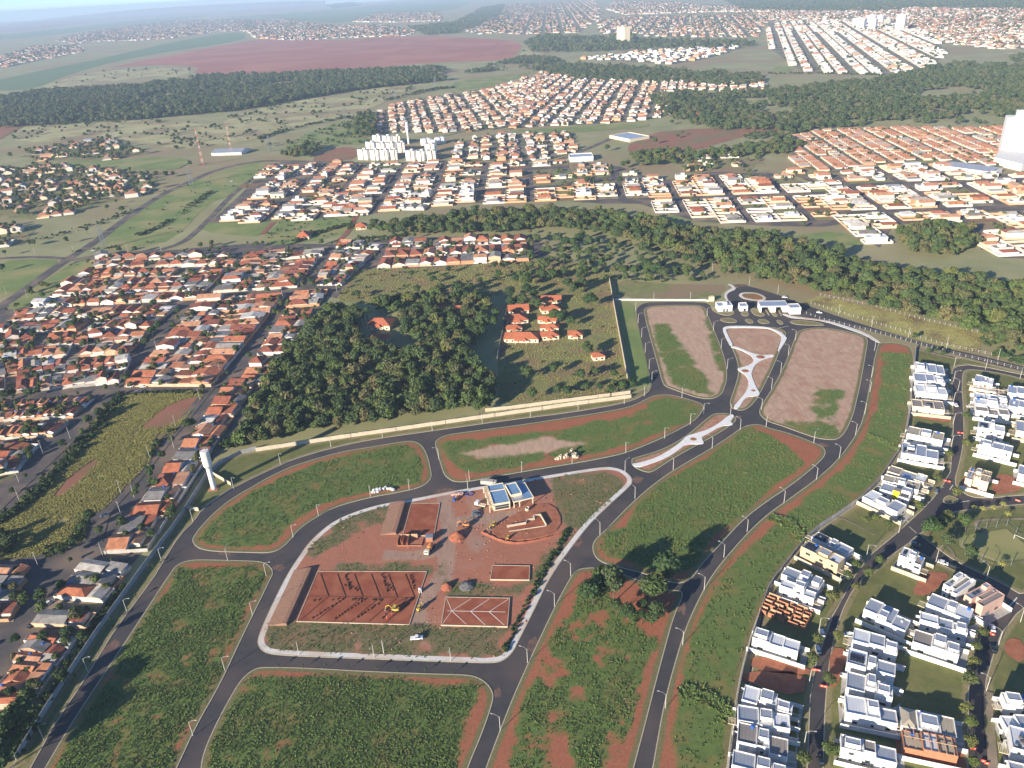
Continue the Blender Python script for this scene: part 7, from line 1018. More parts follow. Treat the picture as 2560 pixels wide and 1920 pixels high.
x,y=D['SITE']['bigpole'][0]; e=empty('utility_pole',(x,y),0,'stout bare concrete pole next to the lamps below the site','utility pole'); inst('pole',UP,e,sc=(1.3,1.3,.85))
# ================================================================== towers, tanks, pylons
def tank(x,y,H,r,label,cap=.55):
    e=empty('water_tower',(x,y,.1),0,label,'water tower'); s=MB(); s.lathe([(r*.62,0),(r*.62,H*.56),(r,H*.63)],20); s.build('column','white',e); t=MB(); t.lathe([(r,H*.63),(r,H*.97),(r*.9,H)],20); t.build('tank','white',e)
    g=MB(); n=14
    for k in range(n): a=2*pi*k/n; g.bar((r*.92*math.cos(a),r*.92*math.sin(a),H),(r*.92*math.cos(a),r*.92*math.sin(a),H+1.0),.04)
    for k in range(n): a=2*pi*k/n; b_=2*pi*(k+1)/n; g.bar((r*.92*math.cos(a),r*.92*math.sin(a),H+1.0),(r*.92*math.cos(b_),r*.92*math.sin(b_),H+1.0),.04)
    g.build('railing','galvanised',e)
    l=MB(); 
    for sx in(-.25,.25): l.bar((sx,-r*1.05,0),(sx,-r*1.05,H),.04)
    for k in range(int(H/.6)): l.bar((-.25,-r*1.05,.3+k*.6),(.25,-r*1.05,.3+k*.6),.03)
    l.build('ladder','galvanised',e); f=MB(); f.box(-r*1.1,r*1.1,-r*1.1,r*1.1,-.1,.35); f.build('footing','brick',e); return e
tank(*D['TANK'][0],24.5,2.35,'tall white cylindrical water tower beside the estate road'); tank(*D['TANK2'][0],37.,2.6,'tall white pencil water tower behind the apartment blocks')
for i,(x,y) in enumerate(D['CYL']):
    e=empty('storage_tank',(x,y),0,'white cylinder tank, %s from left, beside the apartment blocks'%ordn(i),'tank','white cylinder tanks'); MB().lathe([(6.2,0),(6.2,9.5),(5.6,9.9)],20).build('shell','white',e); MB().lathe([(5.6,9.9),(2.5,10.8),(.2,11.1)],20).build('dome','roof_white',e)
def lattice(mb,H,w0,w1,n,t,mi=None):
    for i in range(n):
        z0,z1=H*i/n,H*(i+1)/n; a=(w0+(w1-w0)*i/n)/2; b_=(w0+(w1-w0)*(i+1)/n)/2; m=0 if mi is None else (i%2)
        c0=[(-a,-a,z0),(a,-a,z0),(a,a,z0),(-a,a,z0)]; c1=[(-b_,-b_,z1),(b_,-b_,z1),(b_,b_,z1),(-b_,b_,z1)]
        for k in range(4): mb.bar(c0[k],c1[k],t,m); mb.bar(c0[k],c1[(k+1)%4],t*.7,m); mb.bar(c0[(k+1)%4],c1[k],t*.7,m); mb.bar(c1[k],c1[(k+1)%4],t*.6,m)
PYL=['beside the avenue and grassy triangle','near the tall masts on the left','at the dark tree clump','in the dry pasture','beside the tall eucalyptus stand','at the end of the suburb']
pm=MB(); lattice(pm,27,5.5,1.2,8,.13); pme=pm.mesh('tower_frame','steel'); am=MB()
for z,l in((18,5.),(21.5,4.2),(25,3.4)):
    for s in(-1,1): am.bar((0,0,z+1.),(s*l,0,z),.12); am.bar((0,0,z),(s*l,0,z),.12)
ame=am.mesh('cross_arms','steel')
for (x,y),l in zip(D['PYLONS'],PYL):
    e=empty('power_pylon',(x,y),.6,'steel lattice power pylon '+l,'pylon','power pylons'); inst('tower_frame',pme,e); inst('cross_arms',ame,e)
for i,(x,y) in enumerate(D['MASTS']):
    e=empty('radio_mast',(x,y),.3,('taller left','shorter right')[i]+' red and white lattice radio mast beside the avenue','mast','radio masts'); m=MB(); lattice(m,60-12*i,3.0,.9,11,.11,1); m.build('mast_frame',['plastic_red','white'],e); a=MB(); a.tube([(0,0,58-12*i),(0,0,66-12*i)],.12,5); a.build('antenna','steel',e)
for i,P in enumerate(D['APT']):
    a,b_=Vector(P[0]),Vector(P[1]); c=(a+b_)/2; L=(b_-a).length; e=empty('apartment_block',(c.x,c.y+6),math.atan2((b_-a).y,(b_-a).x),'cream six-floor apartment block, %s in its row, %s row'%(ordn((i%4) if i<8 else (i-8 if i<11 else i-11)),('front','front','middle','middle','rear','right hand')[min(5,i//2 if i<8 else (4 if i<11 else 5))] if i<8 else ('rear' if i<11 else 'right hand')),'apartment block','apartment blocks'); W=10; H=16.
    m=MB(); m.box(-L/2,-L*.06,-W/2,W/2,0,H); m.box(L*.08,L/2-2.4,-W/2,W/2,0,H); m.box(-L*.06,L*.08,-W/2+2.5,W/2,0,H-.6); wo=m.build('wall','white',e)
    m=MB(); m.box(-L*.05,L*.07,-W/2+2.2,-W/2+2.6,0,H-.4); m.build('stair_column','beige' if i<4 else ('orange_wall' if i in(3,6,7,11,12,13) else 'tan'),e)
    m=MB()
    for f in range(6):
        for xx in(-L*.36,-L*.2,L*.2,L*.34): m.box(xx-.7,xx+.7,-W/2-.04,-W/2+.1,1+2.75*f,2.2+2.75*f,bottom=True)
    m.build('windows','glass',wo,kind='stuff'); m=MB(); m.box(-2,2,-2,2,H,H+1.8); m.build('roof_tank','white',e)
    m=MB(); m.box(-L/2+.3,L/2-2.7,-W/2+.3,W/2-.3,H,H+.12); m.build('roof','roof_brown',e)
HL=['beige high-rise standing alone among distant trees','tall slim white tower on the far right skyline','white tower block, left front of the far cluster','white tower block, right front of the far cluster','white slab at the back left of the far cluster','white slab at the back middle of the far cluster','white slab at the back right of the far cluster','grey unfinished slab beside the far white cluster','big white high-rise with podium at the right edge']
for i,(cn,P,H) in enumerate(D['HIRISE']):
    a,b_=Vector(P[0]),Vector(P[1]); c=(a+b_)/2; L=(b_-a).length; W=min(L*.7,26) if i!=1 else L*.5; e=empty('tower_block',(c.x,c.y+W/2),math.atan2((b_-a).y,(b_-a).x),HL[i],'high-rise'); m=MB(); big=i==8
    if big: W=22; m.box(-L/2,-L*.06,-W/2,W/2,0,H-3); m.box(-L*.06,L*.06,-W/2+2.5,W/2,0,H-4); m.box(L*.06,L/2,-W/2-3,W/2,0,H)
    else: m.box(-L/2,L/2,-W/2,W/2,0,H); m.ring(-L/2,L/2,-W/2,W/2,H,H+1,.5)
    wo=m.build('wall',{'beige':'cream','white':'white','grey':'concrete'}[cn],e); m=MB(); n=int(H/3)
    for f in range(1,n):
        for k in range(10 if big else 6):
            xx=-L/2+L*(k+.5)/(10 if big else 6); dd=3.04 if big and xx>L*.06 else .04
            if big and abs(xx)<L*.06: continue
            ww_=.5 if big else .9; m.box(xx-ww_,xx+ww_,-W/2-dd,-W/2+.1,3*f,3*f+1.3,bottom=True)
    m.build('windows','glass' if not big else 'roof_grey_far',wo,kind='stuff'); m=MB(); m.box(-L*.15,L*.15,-W*.2,W*.2,H if not big else H-4,H+5); m.build('roof_house','white',e)
    if i==0: m=MB(); m.box(-L*.2,L*.2,-W*.4,W*.4,H+1,H+3); m.build('roof_band','roof_tile_far2',e)
    if big:
        Q=[Vector(p)-c-Vector((0,W/2)) for p in D['PODIUM']]; m=MB(); q=[(p.x,p.y) for p in Q]; m.add([(x,y,0) for x,y in q]+[(x,y,9) for x,y in q],[(4,5,6,7),(0,1,5,4),(1,2,6,5),(2,3,7,6),(3,0,4,7)]); o=m.build('podium','white',e); o.rotation_euler=(0,0,-e.rotation_euler.z)
SHL=['white-roofed school building with a cream wall beside the avenue bend','long warehouse with white ribbed roof at the right','brown-roofed club building inside the upper wood','long low red-roofed lodge among dark trees','grey barn roof among trees at the far left','petrol station style white canopy by the masts','white two-storey building at the avenue corner']
for i,Q in enumerate(D['SHED']):
    bl,br,tr_,tl=[Vector(p) for p in Q]; c=(bl+br+tr_+tl)/4; u=((br-bl)+(tr_-tl))/2; v=((tl-bl)+(tr_-br))/2; L=u.length; en=u.normalized(); W=min(L*.8,max(8,abs(en.x*v.y-en.y*v.x)*.8)); e=empty('hall',(c.x,c.y),math.atan2(u.y,u.x),SHL[i],'building'); h=(4,6,5,4,5,4.5,6)[i]
    m=MB(); m.box(-L/2,L/2,-W/2,W/2,0,h); 
    if i in(0,6): m.ring(-L/2,L/2,-W/2,W/2,h,h+1,.3)
    else: m.gable_walls(-L/2,L/2,-W/2,W/2,h,W*.1)
    m.build('wall',('cream','white','beige','cream','wall_grey','white','white')[i],e); m=MB()
    if i in(0,6): m.box(-L/2+.3,L/2-.3,-W/2+.3,W/2-.3,h,h+.2)
    else: m.gable(-L/2,L/2,-W/2,W/2,h,W*.1,.8)
    m.build('roof',('roof_metal','roof_metal','roof_brown','roof_farm','roof_metal','roof_metal','roof_metal')[i],e)
# ================================================================== building site on the club block
S=D['SITE']
def quad_frame(Q):
    bl,br,tr_,tl=[Vector(p) for p in Q]; return bl,br,tr_,tl,(lambda u,v:(bl.lerp(br,u)).lerp(tl.lerp(tr_,u),v))
def court(Q,z,label,t=.25,wallm='wall_cream'):
    Q=ccw([tuple(p) for p in Q]); c=(sum(p[0] for p in Q)/4,sum(p[1] for p in Q)/4); e=empty('court',c,0,label,'court'); q=[(x-c[0],y-c[1]) for x,y in Q]
    m=MB(); m.add([(x,y,z) for x,y in q]+[(x,y,.1) for x,y in q],[(0,1,2,3)]); m.build('clay_surface','court',e)
    o=inset(q,-.01); i=inset(q,t)
    m=MB(); n=4; m.add([(x,y,z+.12) for x,y in o]+[(x,y,z+.12) for x,y in i]+[(x,y,-.1) for x,y in o]+[(x,y,z-.02) for x,y in i],[(k,(k+1)%n,n+(k+1)%n,n+k) for k in range(n)]+[(2*n+k,2*n+(k+1)%n,(k+1)%n,k) for k in range(n)]+[(n+k,n+(k+1)%n,3*n+(k+1)%n,3*n+k) for k in range(n)]); m.build('edge_beam',wallm,e); return e
ec=court(S['tennis'],.45,'large red clay court with herringbone drainage trenches and soil heaps'); 
bl,br,tr_,tl,at=quad_frame(S['tennis']); oc=Vector((ec.location.x,ec.location.y))
def ridge(name,a,b_,h,wd,z,m,parent):
    a=a-oc;b_=b_-oc; d=(b_-a).normalized(); q=Vector((-d.y,d.x))*wd/2; mb=MB(); mb.add([(a.x-q.x,a.y-q.y,z),(a.x+q.x,a.y+q.y,z),(b_.x+q.x,b_.y+q.y,z),(b_.x-q.x,b_.y-q.y,z),(a.x,a.y,z+h),(b_.x,b_.y,z+h)],[(0,3,5,4),(2,1,4,5),(1,0,4),(3,2,5)]); return mb.build(name,m,parent)
ridge('drain_spine',at(.02,.48),at(.97,.48),.16,.45,.45,'trench',ec)  # low ridges; their dark colour paints the shadow inside the drains
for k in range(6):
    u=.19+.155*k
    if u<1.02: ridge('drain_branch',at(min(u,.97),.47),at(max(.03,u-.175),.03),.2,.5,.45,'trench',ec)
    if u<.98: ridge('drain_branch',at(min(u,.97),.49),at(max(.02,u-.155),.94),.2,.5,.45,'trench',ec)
def heap_mesh(seed,r,h,n=9,m='soil_pile',name='soil_heap'):
    rr=random.Random(seed); mb=MB(); base=len(mb.v)
    for j,(fr,fh) in enumerate(((1,0),(.78,.3),(.5,.68),(.22,.94))):
        for k in range(n): a=2*pi*k/n; q=r*fr*rr.uniform(.82,1.15); mb.v.append((q*math.cos(a),q*math.sin(a),h*fh*rr.uniform(.85,1.1)-(.05 if j==0 else 0)))
    mb.v.append((0,0,h))
    for j in range(3):
        for k in range(n): k2=(k+1)%n; mb.f.append((j*n+k,j*n+k2,(j+1)*n+k2,(j+1)*n+k)); mb.m.append(0)
    for k in range(n): mb.f.append((3*n+k,3*n+(k+1)%n,4*n)); mb.m.append(0)
    return mb.mesh(name,m)
hm=[heap_mesh(i,.75,.7,9,'trench') for i in range(3)]; r=random.Random(5)  # heaps take the same dark colour, painting in their shadows
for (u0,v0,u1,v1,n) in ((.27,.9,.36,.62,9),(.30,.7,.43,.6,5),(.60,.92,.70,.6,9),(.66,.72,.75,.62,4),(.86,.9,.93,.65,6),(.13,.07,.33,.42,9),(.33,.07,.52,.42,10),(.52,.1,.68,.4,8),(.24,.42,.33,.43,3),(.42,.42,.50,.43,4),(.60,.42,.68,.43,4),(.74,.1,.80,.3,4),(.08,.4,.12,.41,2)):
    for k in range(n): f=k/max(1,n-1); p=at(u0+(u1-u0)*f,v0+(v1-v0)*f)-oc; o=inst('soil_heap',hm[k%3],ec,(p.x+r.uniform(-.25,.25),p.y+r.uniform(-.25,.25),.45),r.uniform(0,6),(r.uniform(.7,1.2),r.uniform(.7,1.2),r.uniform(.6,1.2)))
court(S['court'],.45,'rectangular bright red clay court beside the club pavilions')
ec=court(S['bocce'],.7,'red clay court with pale fan-shaped drainage lines'); bl,br,tr_,tl,at=quad_frame(S['bocce']); oc=Vector((ec.location.x,ec.location.y))
for a,b_ in (((.06,.5),(.95,.5)),((.13,.5),(.02,.95)),((.13,.5),(.02,.05)),((.13,.5),(.4,.95)),((.13,.5),(.38,.05)),((.42,.5),(.68,.95)),((.42,.5),(.66,.05)),((.7,.5),(.97,.95)),((.7,.5),(.95,.05))): ridge('drain_line',at(*a),at(*b_),.05,.28,.705,'pavement',ec)
court(S['small'],.7,'small red clay court with white edge beams')
def shadow_bank(pts_,h,label):
    """edge of the cut ground, raised into a ridge for its shadow band: steep towards the court, long slope outwards"""
    o0=Vector(pts_[0]); m=MB()
    for a,b_ in zip(pts_[:-1],pts_[1:]):
        a,b_=Vector(a)-o0,Vector(b_)-o0; d=(b_-a).normalized(); q=Vector((-d.y,d.x))
        prof=[(0.,-.1),(.25,h),(2.,h*.95),(9.,-.05)]; k=len(m.v)
        for off,z in prof: p1=a+q*off; p2=b_+q*off; m.v+=[(p1.x,p1.y,z),(p2.x,p2.y,z)]
        m.f+=[(k+2*i,k+2*i+1,k+2*i+3,k+2*i+2) for i in range(3)]+[(k,k+2,k+4,k+6),(k+7,k+5,k+3,k+1)]; m.m+=[0]*5
    o=m.build('shadow_bank','plot_site',label=label,cat='earth bank'); o.location=(o0.x,o0.y,.2); return o
bl,br,tr_,tl=[Vector(p) for p in S['tennis']]; w1=(tl-bl).normalized(); w2=(br-bl).normalized()
shadow_bank([bl-w2*3.4-w1*2.5,tl-w2*3.0+w1*1.],1.5,'cut earth bank raised for its shadow along the left side of the large clay court'); 
bl2,br2,tr2,tl2=[Vector(p) for p in S['court']]; w2=(br2-bl2).normalized(); shadow_bank([bl2-w2*3.2,tl2-w2*3.0],1.5,'cut earth bank raised for its shadow along the left side of the upper clay court')
# shed walls below the upper court
bl,br,tr_,tl,at=quad_frame(S['courtshed']); e=empty('changing_room',((bl.x+tr_.x)/2,(bl.y+tr_.y)/2),math.atan2((br-bl).y,(br-bl).x),'roofless brick changing room below the upper clay court','building'); L=(br-bl).length; W=(tl-bl).length
for k,(a,c,p,q_,h) in enumerate(((-L/2,L/2,-W/2,-W/2+.2,.7),(-L/2,-L*.05,W/2-.2,W/2,2.8),(0,L*.26,W/2-.2,W/2,3.0),(-L/2,-L/2+.2,-W/2+.2,W/2-.2,2.6),(L/2-.2,L/2,-W/2+.2,W/2-.2,.7),(-L*.3,-L*.3+.2,-W*.4,W/2-.2,2.7),(-L*.38,-L*.38+.2,-W*.2,W/2-.2,2.7),(-L*.1,-L*.1+.2,-W*.4,W/2-.2,2.6))): m=MB(); m.box(a,c,p,q_,0,h); m.build('brick_wall','orange_wall' if k in(1,2) else 'brick',e)
# pool basin on its platform
P=chaikin(ccw(S['platform']),2); sheet('soil',P,.62,'red_soil',skirt=.6)
bl,br,tr_,tl,at=quad_frame(S['pool']); e=empty('pool_basin',(bl.x,bl.y,.63),0,'unfinished concrete pool basin with pale walls on red soil','pool'); o0=bl
for a,b_ in(((0,.45),(.52,.5)),((.52,.5),(.58,.72)),((.58,.72),(.80,.76)),((.8,.76),(.8,.98)),((.8,.98),(1.0,.99)),((1,.99),(1,.1)),((1.,.1),(0,.02))):
    p,q_=at(*a)-o0,at(*b_)-o0; d=(q_-p).normalized(); n=Vector((-d.y,d.x))*.15; m=MB(); h=1.3 if a!=(1.,.1) else .4
    c=[p+n,q_+n,q_-n,p-n]; m.add([(k.x,k.y,0) for k in c]+[(k.x,k.y,h) for k in c],[(4,7,6,5),(0,4,5,1),(1,5,6,2),(2,6,7,3),(3,7,4,0)]); m.build('basin_wall','wall_cream',e)
c=[at(.05,.06)-o0,at(.97,.13)-o0,at(.97,.95)-o0,at(.8,.7)-o0,at(.5,.45)-o0,at(.05,.4)-o0]; m=MB(); m.add([(k.x,k.y,.03) for k in c],[tuple(range(6))]); m.build('basin_floor','court',e)
for nm,k,r_,h,m_,lb in(('soil_mound','pile',4.2,3.0,'soil_pile','large cone of red earth in the middle of the site'),('soil_mound','pile2',2.8,2.1,'soil_pile','orange sand cone beside the grey gravel heap'),('gravel_mound','pile3',3.6,1.6,'gravel','dark grey gravel heap beside the orange sand cone')):
    x,y=S[k][0]; o=bpy.data.objects.new(nm,heap_mesh(3,r_,h,16,m_,nm)); col.objects.link(o); o.location=(x,y,.3); tag(o,'mound',None,None,lb)
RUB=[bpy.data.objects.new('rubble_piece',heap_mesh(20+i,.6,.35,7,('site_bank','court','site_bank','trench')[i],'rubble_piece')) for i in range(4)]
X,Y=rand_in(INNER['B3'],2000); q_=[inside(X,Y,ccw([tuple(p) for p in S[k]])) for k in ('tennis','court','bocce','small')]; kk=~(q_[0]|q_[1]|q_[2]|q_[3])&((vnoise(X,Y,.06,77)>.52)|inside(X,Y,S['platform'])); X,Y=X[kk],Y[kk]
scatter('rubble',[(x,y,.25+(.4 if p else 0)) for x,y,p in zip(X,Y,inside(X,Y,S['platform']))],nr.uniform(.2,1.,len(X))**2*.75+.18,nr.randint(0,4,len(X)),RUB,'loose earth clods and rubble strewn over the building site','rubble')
r=random.Random(9)
for i,(x,y) in enumerate(S['whitestack']):
    e=empty('block_stack',(x,y,.3),r.uniform(0,1),'white wrapped stack of paving blocks on the left grass island','block stack','white block stacks'); m=MB(); m.box(-.55,.55,-.5,.5,.1,1.0+.1*(i%3)); m.build('wrapped_blocks','plastic_white',e); m=MB(); m.box(-.6,.6,-.55,.55,-.05,.1); m.build('pallet','wood_pole',e)
def ring_mesh(r0,h): return MB().add([(q*math.cos(2*pi*k/14),q*math.sin(2*pi*k/14),z) for q,z in((r0,0),(r0,h),(r0-.1,h),(r0-.1,0)) for k in range(14)],[(j*14+k,j*14+(k+1)%14,(j+1)*14+(k+1)%14,(j+1)*14+k) for j in range(3) for k in range(14)]).mesh('concrete_ring','wall_cream')
RM=ring_mesh(.8,1.5)
for i,(x,y) in enumerate(S['rings']):
    o=inst('concrete_ring',RM,None,(x,y,.3),0,(1,1,.7+.5*(i%3))); tag(o,'concrete ring','concrete rings on the sandy island',None,'pale concrete pipe ring standing in a cluster on the sandy island')
o=inst('concrete_ring',RM,None,(*S['ring1'][0],.6),0,(1.4,1.4,1)); tag(o,'concrete ring',None,None,'single wide concrete ring in front of the club pavilion')
# ---- vehicles and machines
def wheel_mesh(r,wd): return MB().tube([(0,-wd/2,0),(0,wd/2,0)],r,12).mesh('wheel','rubber')
WM=wheel_mesh(.33,.22); WB=wheel_mesh(.5,.35)
def vehicle(x,y,ang,colr,kind,label,z=.2,cat='car'):
    e=empty({'car':'car','pickup':'pickup_truck'}.get(kind,kind),(x,y,z),R(ang),label,cat,'parked cars' if cat=='car' else None); m=MB(); cm='car_'+colr
    if kind=='pickup': prof=[(-2.6,.45),(-2.6,1.0),(-.7,1.05),(-.65,1.1),(1.0,1.12),(2.4,1.0),(2.6,.8),(2.6,.45)]; cab=[(-.65,1.08),(-.5,1.75),(.7,1.78),(1.35,1.1)]
    else: prof=[(-2.1,.35),(-2.15,.85),(-1.7,.98),(1.0,.95),(1.95,.82),(2.1,.6),(2.1,.35)]; cab=[(-1.75,.95),(-1.3,1.42),(.35,1.45),(1.15,.94)]
    wd=.88
    n=len(prof); m.add([(px,-wd,pz) for px,pz in prof]+[(px,wd,pz) for px,pz in prof],[tuple(range(n)),tuple(range(2*n-1,n-1,-1))]+[(i,n+i,n+(i+1)%n,(i+1)%n) for i in range(n)]); m.build('body',cm,e)
    m=MB(); w2=.74; m.add([(px,-wd+.03 if k in(0,3) else -w2+.06,pz) for k,(px,pz) in enumerate(cab)]+[(px,wd-.03 if k in(0,3) else w2-.06,pz) for k,(px,pz) in enumerate(cab)],[(0,1,2,3),(7,6,5,4),(0,4,5,1),(2,6,7,3)]); m.build('windows','glass',e)
    m=MB(); a,b_=cab[1],cab[2]; m.box(a[0]-.05,b_[0]+.05,-w2+.02,w2-.02,a[1]-.02,b_[1]+.04,bottom=True); m.build('roof',cm,e)
    for sx in(-1.35,1.3):
        for sy in(-.8,.8): inst('wheel',WM,e,(sx*(1.2 if kind=='pickup' else 1),sy,.33))
    for sy in(-.6,.6): m=MB(); fx=prof[-2][0]; m.box(fx-.05,fx+.03,sy-.17,sy+.17,.62,.78,bottom=True); m.build('headlight','plastic_white',e)
    return e
CLAB=['white car parked by the red clearing opposite the park','black car behind the white car opposite the park','grey car at the street corner by the yellow-towered house','white van in the shade beside the brick shell','white car under the street tree by the red lot','black car in the row on the upper street','white car in the row on the upper street','white car on a driveway right of the upper street','white car on the outer road beyond the gate','white car at the kerb near the roundabout','white car on the right hand curving street','black car on the right hand curving street','white car on the driveway of the middle row','black car in deep shade at the bottom','black car beside the round tree at lower left','white car by the houses at lower left','white car at the top of the grass field, left one','white car at the top of the grass field, right one','grey car at the upper edge of the grass field','white car by the small twin gables','grey car on the street below the grass field','white car at the avenue junction','grey car in front of the large farmhouse','white car on the avenue at the far left','grey car in shade by the park corner']
for (p,a,c),l in zip(D['CARS'],CLAB): vehicle(p[0],p[1],a,c,'car',l)
vehicle(*S['pickup'][0],3,'white','pickup','white pickup truck on the dry grass below the clay courts',.35,'pickup'); vehicle(*S['car1'][0],4,'grey','car','silver car parked below the club pavilion, front one',.3); vehicle(*S['car2'][0],20,'grey','car','silver car parked below the club pavilion, rear one',.3)
def truck(x,y,ang,name,label,body,bm,cab='car_white',drum=False,L=7.5):
    e=empty(name,(x,y,.2),R(ang),label,'truck'); m=MB(); m.box(-L/2,L/2,-1.1,1.1,.55,.9,bottom=True); m.build('chassis','rubber',e)
    m=MB(); m.add([(L/2-1.9,-1.15,.9),(L/2,-1.15,.9),(L/2,-1.15,1.9),(L/2-.35,-1.15,2.8),(L/2-1.9,-1.15,2.8)]+[(L/2-1.9,1.15,.9),(L/2,1.15,.9),(L/2,1.15,1.9),(L/2-.35,1.15,2.8),(L/2-1.9,1.15,2.8)],[(0,1,2,3,4),(9,8,7,6,5),(1,6,7,2),(2,7,8,3),(3,8,9,4),(4,9,5,0)]); m.build('cab',cab,e)
    m=MB(); m.add([(L/2+.01,-1.,1.95),(L/2-.3,-1.,2.65),(L/2-.3,1.,2.65),(L/2+.01,1.,1.95)],[(0,3,2,1)]); m.build('windscreen','glass',e); m=MB()
    if drum: m.tube([(-L/2+.2,0,2.6),(-L/2+1.6,0,2.2),(-.3,0,1.9),(L/2-2.3,0,1.8)],[.5,1.15,1.3,.6],12)
    else: m.box(-L/2,L/2-2.1,-1.2,1.2,.92,body)
    m.build('drum' if drum else 'cargo_body',bm,e)
    for sx in(-L/2+.9,-L/2+2.1,L/2-1.1):
        for sy in(-1.,1.): inst('wheel',WB,e,(sx,sy,.5))
    return e
truck(*S['truckroad'][0],-12,'lorry','lorry with pale covered bed parked on the road behind the club',3.0,'concrete','concrete',L=9); truck(*S['truck1'][0],155,'flatbed_truck','small white flatbed truck beside the club pergola',1.3,'beige',L=6); truck(*S['mixer'][0],250,'mixer_truck','orange and cream concrete mixer below the upper clay court',0,'plastic_orange','cream',True)
def digger(x,y,ang,label,m_='machine_yellow',name='excavator',sc=1.):
    e=empty(name,(x,y,.6),R(ang),label,'excavator'); e.scale=(sc,sc,sc)
    m=MB(); m.box(-1.7,1.3,-.9,.9,.7,1.7,bottom=True); m.build('body',m_,e); m=MB(); m.box(-.6,.7,-.75,.75,1.7,2.8); m.build('cabin','glass',e); m=MB(); m.box(-.65,.75,-.8,.8,2.8,2.95,bottom=True); m.build('cabin_roof',m_,e)
    m=MB(); m.tube([(1.2,0,1.4),(2.6,0,3.0),(4.0,0,2.2)],[.2,.22,.16],5); m.build('boom',m_,e); m=MB(); m.tube([(4.0,0,2.2),(4.5,0,.7)],[.16,.12],5); m.build('stick',m_,e); m=MB(); m.add([(4.2,-.5,.8),(4.9,-.5,.6),(4.6,-.5,0),(4.1,-.5,.1),(4.2,.5,.8),(4.9,.5,.6),(4.6,.5,0),(4.1,.5,.1)],[(0,1,2,3),(7,6,5,4),(1,5,6,2),(2,6,7,3),(3,7,4,0)]); m.build('bucket','steel',e)
    for sx in(-1.2,.9):
        for sy in(-.9,.9): inst('wheel',WB,e,(sx,sy,.5),0,1.15)
    return e
digger(*S['backhoe'][0],170,'yellow backhoe working on the large clay court'); digger(*S['loader'][0],60,'pale yellow loader on the track right of the large court',sc=.8); digger(*S['orange'][0],170,'orange backhoe behind the large earth cone','plastic_orange'); digger(*S['yellow'][0],230,'yellow compact loader beside the pool platform',sc=.85); digger(*S['yellow2'][0],240,'small yellow machine on the curved earth bank',sc=.6); digger(*S['blue'][0],80,'blue machine near the pavement gap','plastic_blue','compressor',.7)
# hose coil, drum stack, site toilet, container
x,y=S['coil'][0]; m=MB()
for q,z in((1.9,.3),(1.6,.42),(1.8,.54)): m.tube([(q*math.cos(2*pi*k/18),q*.95*math.sin(2*pi*k/18),z) for k in range(19)],.09,5)
o=m.build('hose_coil','plastic_blue',label='dark blue coil of pipe lying left of the club',cat='pipe coil'); o.location=(x,y,.2)
x,y=S['toilet'][0]; e=empty('site_toilet',(x,y,.25),.1,'small white portable toilet casting a long shadow beside the large court','toilet'); MB().box(-.6,.6,-.6,.6,0,2.2).build('cabin','plastic_white',e); MB().hip(-.6,.6,-.6,.6,2.2,.25,.05).build('roof','plastic_white',e); MB().box(-.35,.35,-.63,-.59,.1,1.95,bottom=True).build('door','car_grey',e)
x,y=S['container'][0]; e=empty('site_shed',(x,y,.2),0,'small site shed with a ribbed grey metal roof','shed'); MB().box(-1.6,1.6,-1.3,1.3,0,2.4).build('wall','brick',e); m=MB(); m.shed(-1.6,1.6,-1.3,1.3,2.45,2.8,.2)
for k in range(8): m.box(-1.7+.45*k,-1.6+.45*k,-1.4,1.4,2.8,2.86)
m.build('roof','roof_metal',e)
x,y=S['drums'][0]; e=empty('brick_pallet',(x,y,.2),.1,'row of pinkish brick pallets behind the pavement gap','pallets')
for k in range(6): m=MB(); m.box(-3+k*1.1,-2.1+k*1.1,-.6,.6,0,1.0+.1*(k%2)); m.build('brick_stack','pink',e)
# curved earth bank below the pool
L=chaikin(S['bank'],2,False)
m=MB(); n=len(L); lo=[];hi=[]
for i,p in enumerate(L):
    a=Vector(L[max(i-1,0)]);c=Vector(L[min(i+1,n-1)]);t=(c-a).normalized();q=Vector((-t.y,t.x))*.95; lo.append((p[0]-q.x,p[1]-q.y,.2)); hi.append((p[0]+q.x,p[1]+q.y,.2))
m.add(lo+hi+[(p[0],p[1],1.0+.15*math.sin(i*1.7)) for i,p in enumerate(L)],[(i,i+1,2*n+i+1,2*n+i) for i in range(n-1)]+[(2*n+i,2*n+i+1,n+i+1,n+i) for i in range(n-1)]); m.build('earth_bank','soil_pile',label='curved ridge of red earth below the pool platform',cat='earth bank')
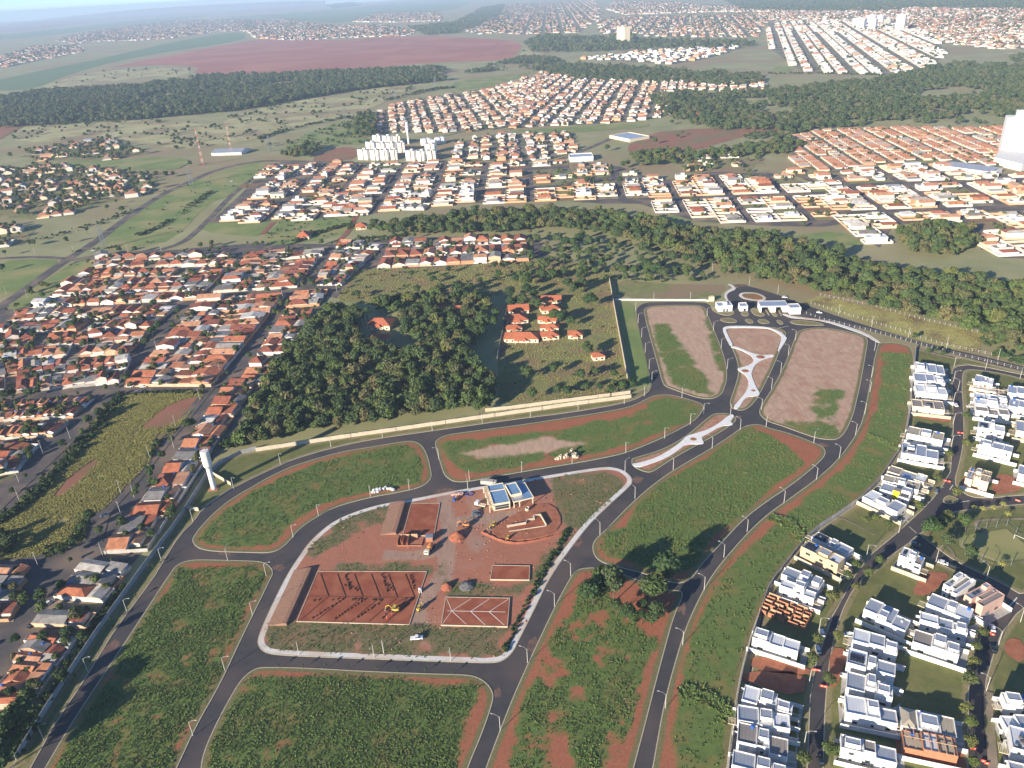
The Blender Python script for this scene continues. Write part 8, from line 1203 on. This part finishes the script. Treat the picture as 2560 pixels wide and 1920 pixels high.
# workers: one continuous body each
def person(x,y,z,ang,shirt,label):
    v=[(0,0,.95),(0,0,1.2),(0,0,1.42),(0,0,1.52),(0,0,1.66),(-.11,.02,.9),(-.13,.08,.5),(-.13,0,.06),(.11,.02,.9),(.14,-.06,.5),(.14,-.12,.06),(-.2,0,1.4),(-.27,.08,1.12),(-.22,.2,.9),(.2,0,1.4),(.27,.06,1.12),(.2,.2,.92),(-.13,.14,.03),(.14,.04,.03),(0,.02,1.76)]
    ed=[(0,1),(1,2),(2,3),(3,4),(4,19),(0,5),(5,6),(6,7),(7,17),(0,8),(8,9),(9,10),(10,18),(2,11),(11,12),(12,13),(2,14),(14,15),(15,16)]; rad=[.15,.15,.13,.06,.1,.1,.07,.05,.1,.07,.05,.07,.05,.04,.07,.05,.04,.04,.04,.08]
    me=bpy.data.meshes.new('person'); me.from_pydata(v,ed,[]); o=bpy.data.objects.new('person',me); col.objects.link(o); o.location=(x,y,z); o.rotation_euler=(0,0,ang); me.materials.append(MATS[shirt])
    sk=o.modifiers.new('skin','SKIN'); sub=o.modifiers.new('sub','SUBSURF'); sub.levels=1; sub.render_levels=1
    for i,s in enumerate(me.skin_vertices[0].data): s.radius=(rad[i],rad[i]); s.use_root=(i==0)
    tag(o,'person','workers on the clay court',None,label)
    h=MB(); h.lathe([(.14,1.74),(.13,1.8),(.07,1.87)],10); h.build('hard_hat','plastic_white',o); f=MB(); f.lathe([(.05,1.56),(.09,1.62),(.095,1.7),(.06,1.76)],10); f.build('face','skin',o)
for i,(x,y) in enumerate(S['men'][:2]): person(x,y,.45,1.5*i,'plastic_red',('standing left of the other, worker in red on the large clay court','standing right of the other, worker in red on the large clay court')[i])
# ================================================================== neighbour estate details
for i,(p,a) in enumerate(D['BARRIER']):
    e=empty('road_barrier',(p[0],p[1],.1),R(a),'red and white plastic barrier across a street of the right estate','barrier','plastic road barriers')
    m=MB(); m.add([(-.75,-.25,0),(.75,-.25,0),(.7,-.1,.8),(-.7,-.1,.8),(-.75,.25,0),(.75,.25,0),(.7,.1,.8),(-.7,.1,.8)],[(0,1,2,3),(5,4,7,6),(3,2,6,7),(0,3,7,4),(1,5,6,2)]); m.build('body','plastic_red',e); m=MB(); m.box(-.3,.3,-.22,.22,.3,.5,bottom=True); m.build('stripe','plastic_white',e)
a,b_=Vector(D['GOAL'][0]),Vector(D['GOAL'][1]); c=(a+b_)/2; e=empty('goal_frame',(c.x,c.y,.42),math.atan2((b_-a).y,(b_-a).x),'white football goal on the fenced pitch','goal'); w_=2.6
for sx in(-w_,w_): MB().bar((sx,0,0),(sx,0,2.2),.09).build('goal_post','white',e)
MB().bar((-w_,0,2.2),(w_,0,2.2),.09).build('crossbar','white',e)
for sx in(-w_,w_): MB().bar((sx,0,2.2),(sx,1.2,0),.05).build('stay','white',e)
for P in D['LINES']: strip('road_marking',P[0],P[1],.075+.02,'white_line',0)
for P,wd in D['PATHS']: strip('path',P,wd,.44,'g_yard',2)
# ================================================================== haze: one even box of air round the whole place
H=MB(); H.box(-23000,23000,-900,25000,-1.2,262,bottom=True)
hm_=bpy.data.materials.new('haze_air'); hm_.use_nodes=True; n=hm_.node_tree.nodes; n.remove(n['Principled BSDF']); pv=n.new('ShaderNodeVolumePrincipled'); pv.inputs['Color'].default_value=(.60,.78,1.0,1); pv.inputs['Density'].default_value=HAZE; pv.inputs['Anisotropy'].default_value=.0
hm_.node_tree.links.new(pv.outputs[0],n['Material Output'].inputs['Volume']); MATS['haze_air']=hm_
o=H.build('haze','haze_air',label='pale blue air between the camera and the distance',cat='haze',kind='stuff')

# ------------------------------------------------------------------ look-alikes told apart by their place, counted across the view
SAME={}
for o in bpy.data.objects:
    if o.parent is None and o.get('label') and o.get('kind')!='structure': SAME.setdefault(o['label'],[]).append(o)
for lb,os_ in SAME.items():
    if len(os_)>1:
        os_.sort(key=lambda o:o.location.x/max(o.location.y,1.))
        if len(lb.split())>13: lb=lb.replace('mid-sized','medium').replace('the centre of ','').replace('spreading ','').replace(' the ',' ')
        for i,o in enumerate(os_): o['label']='%s, %s from left'%(lb,ordn(i))
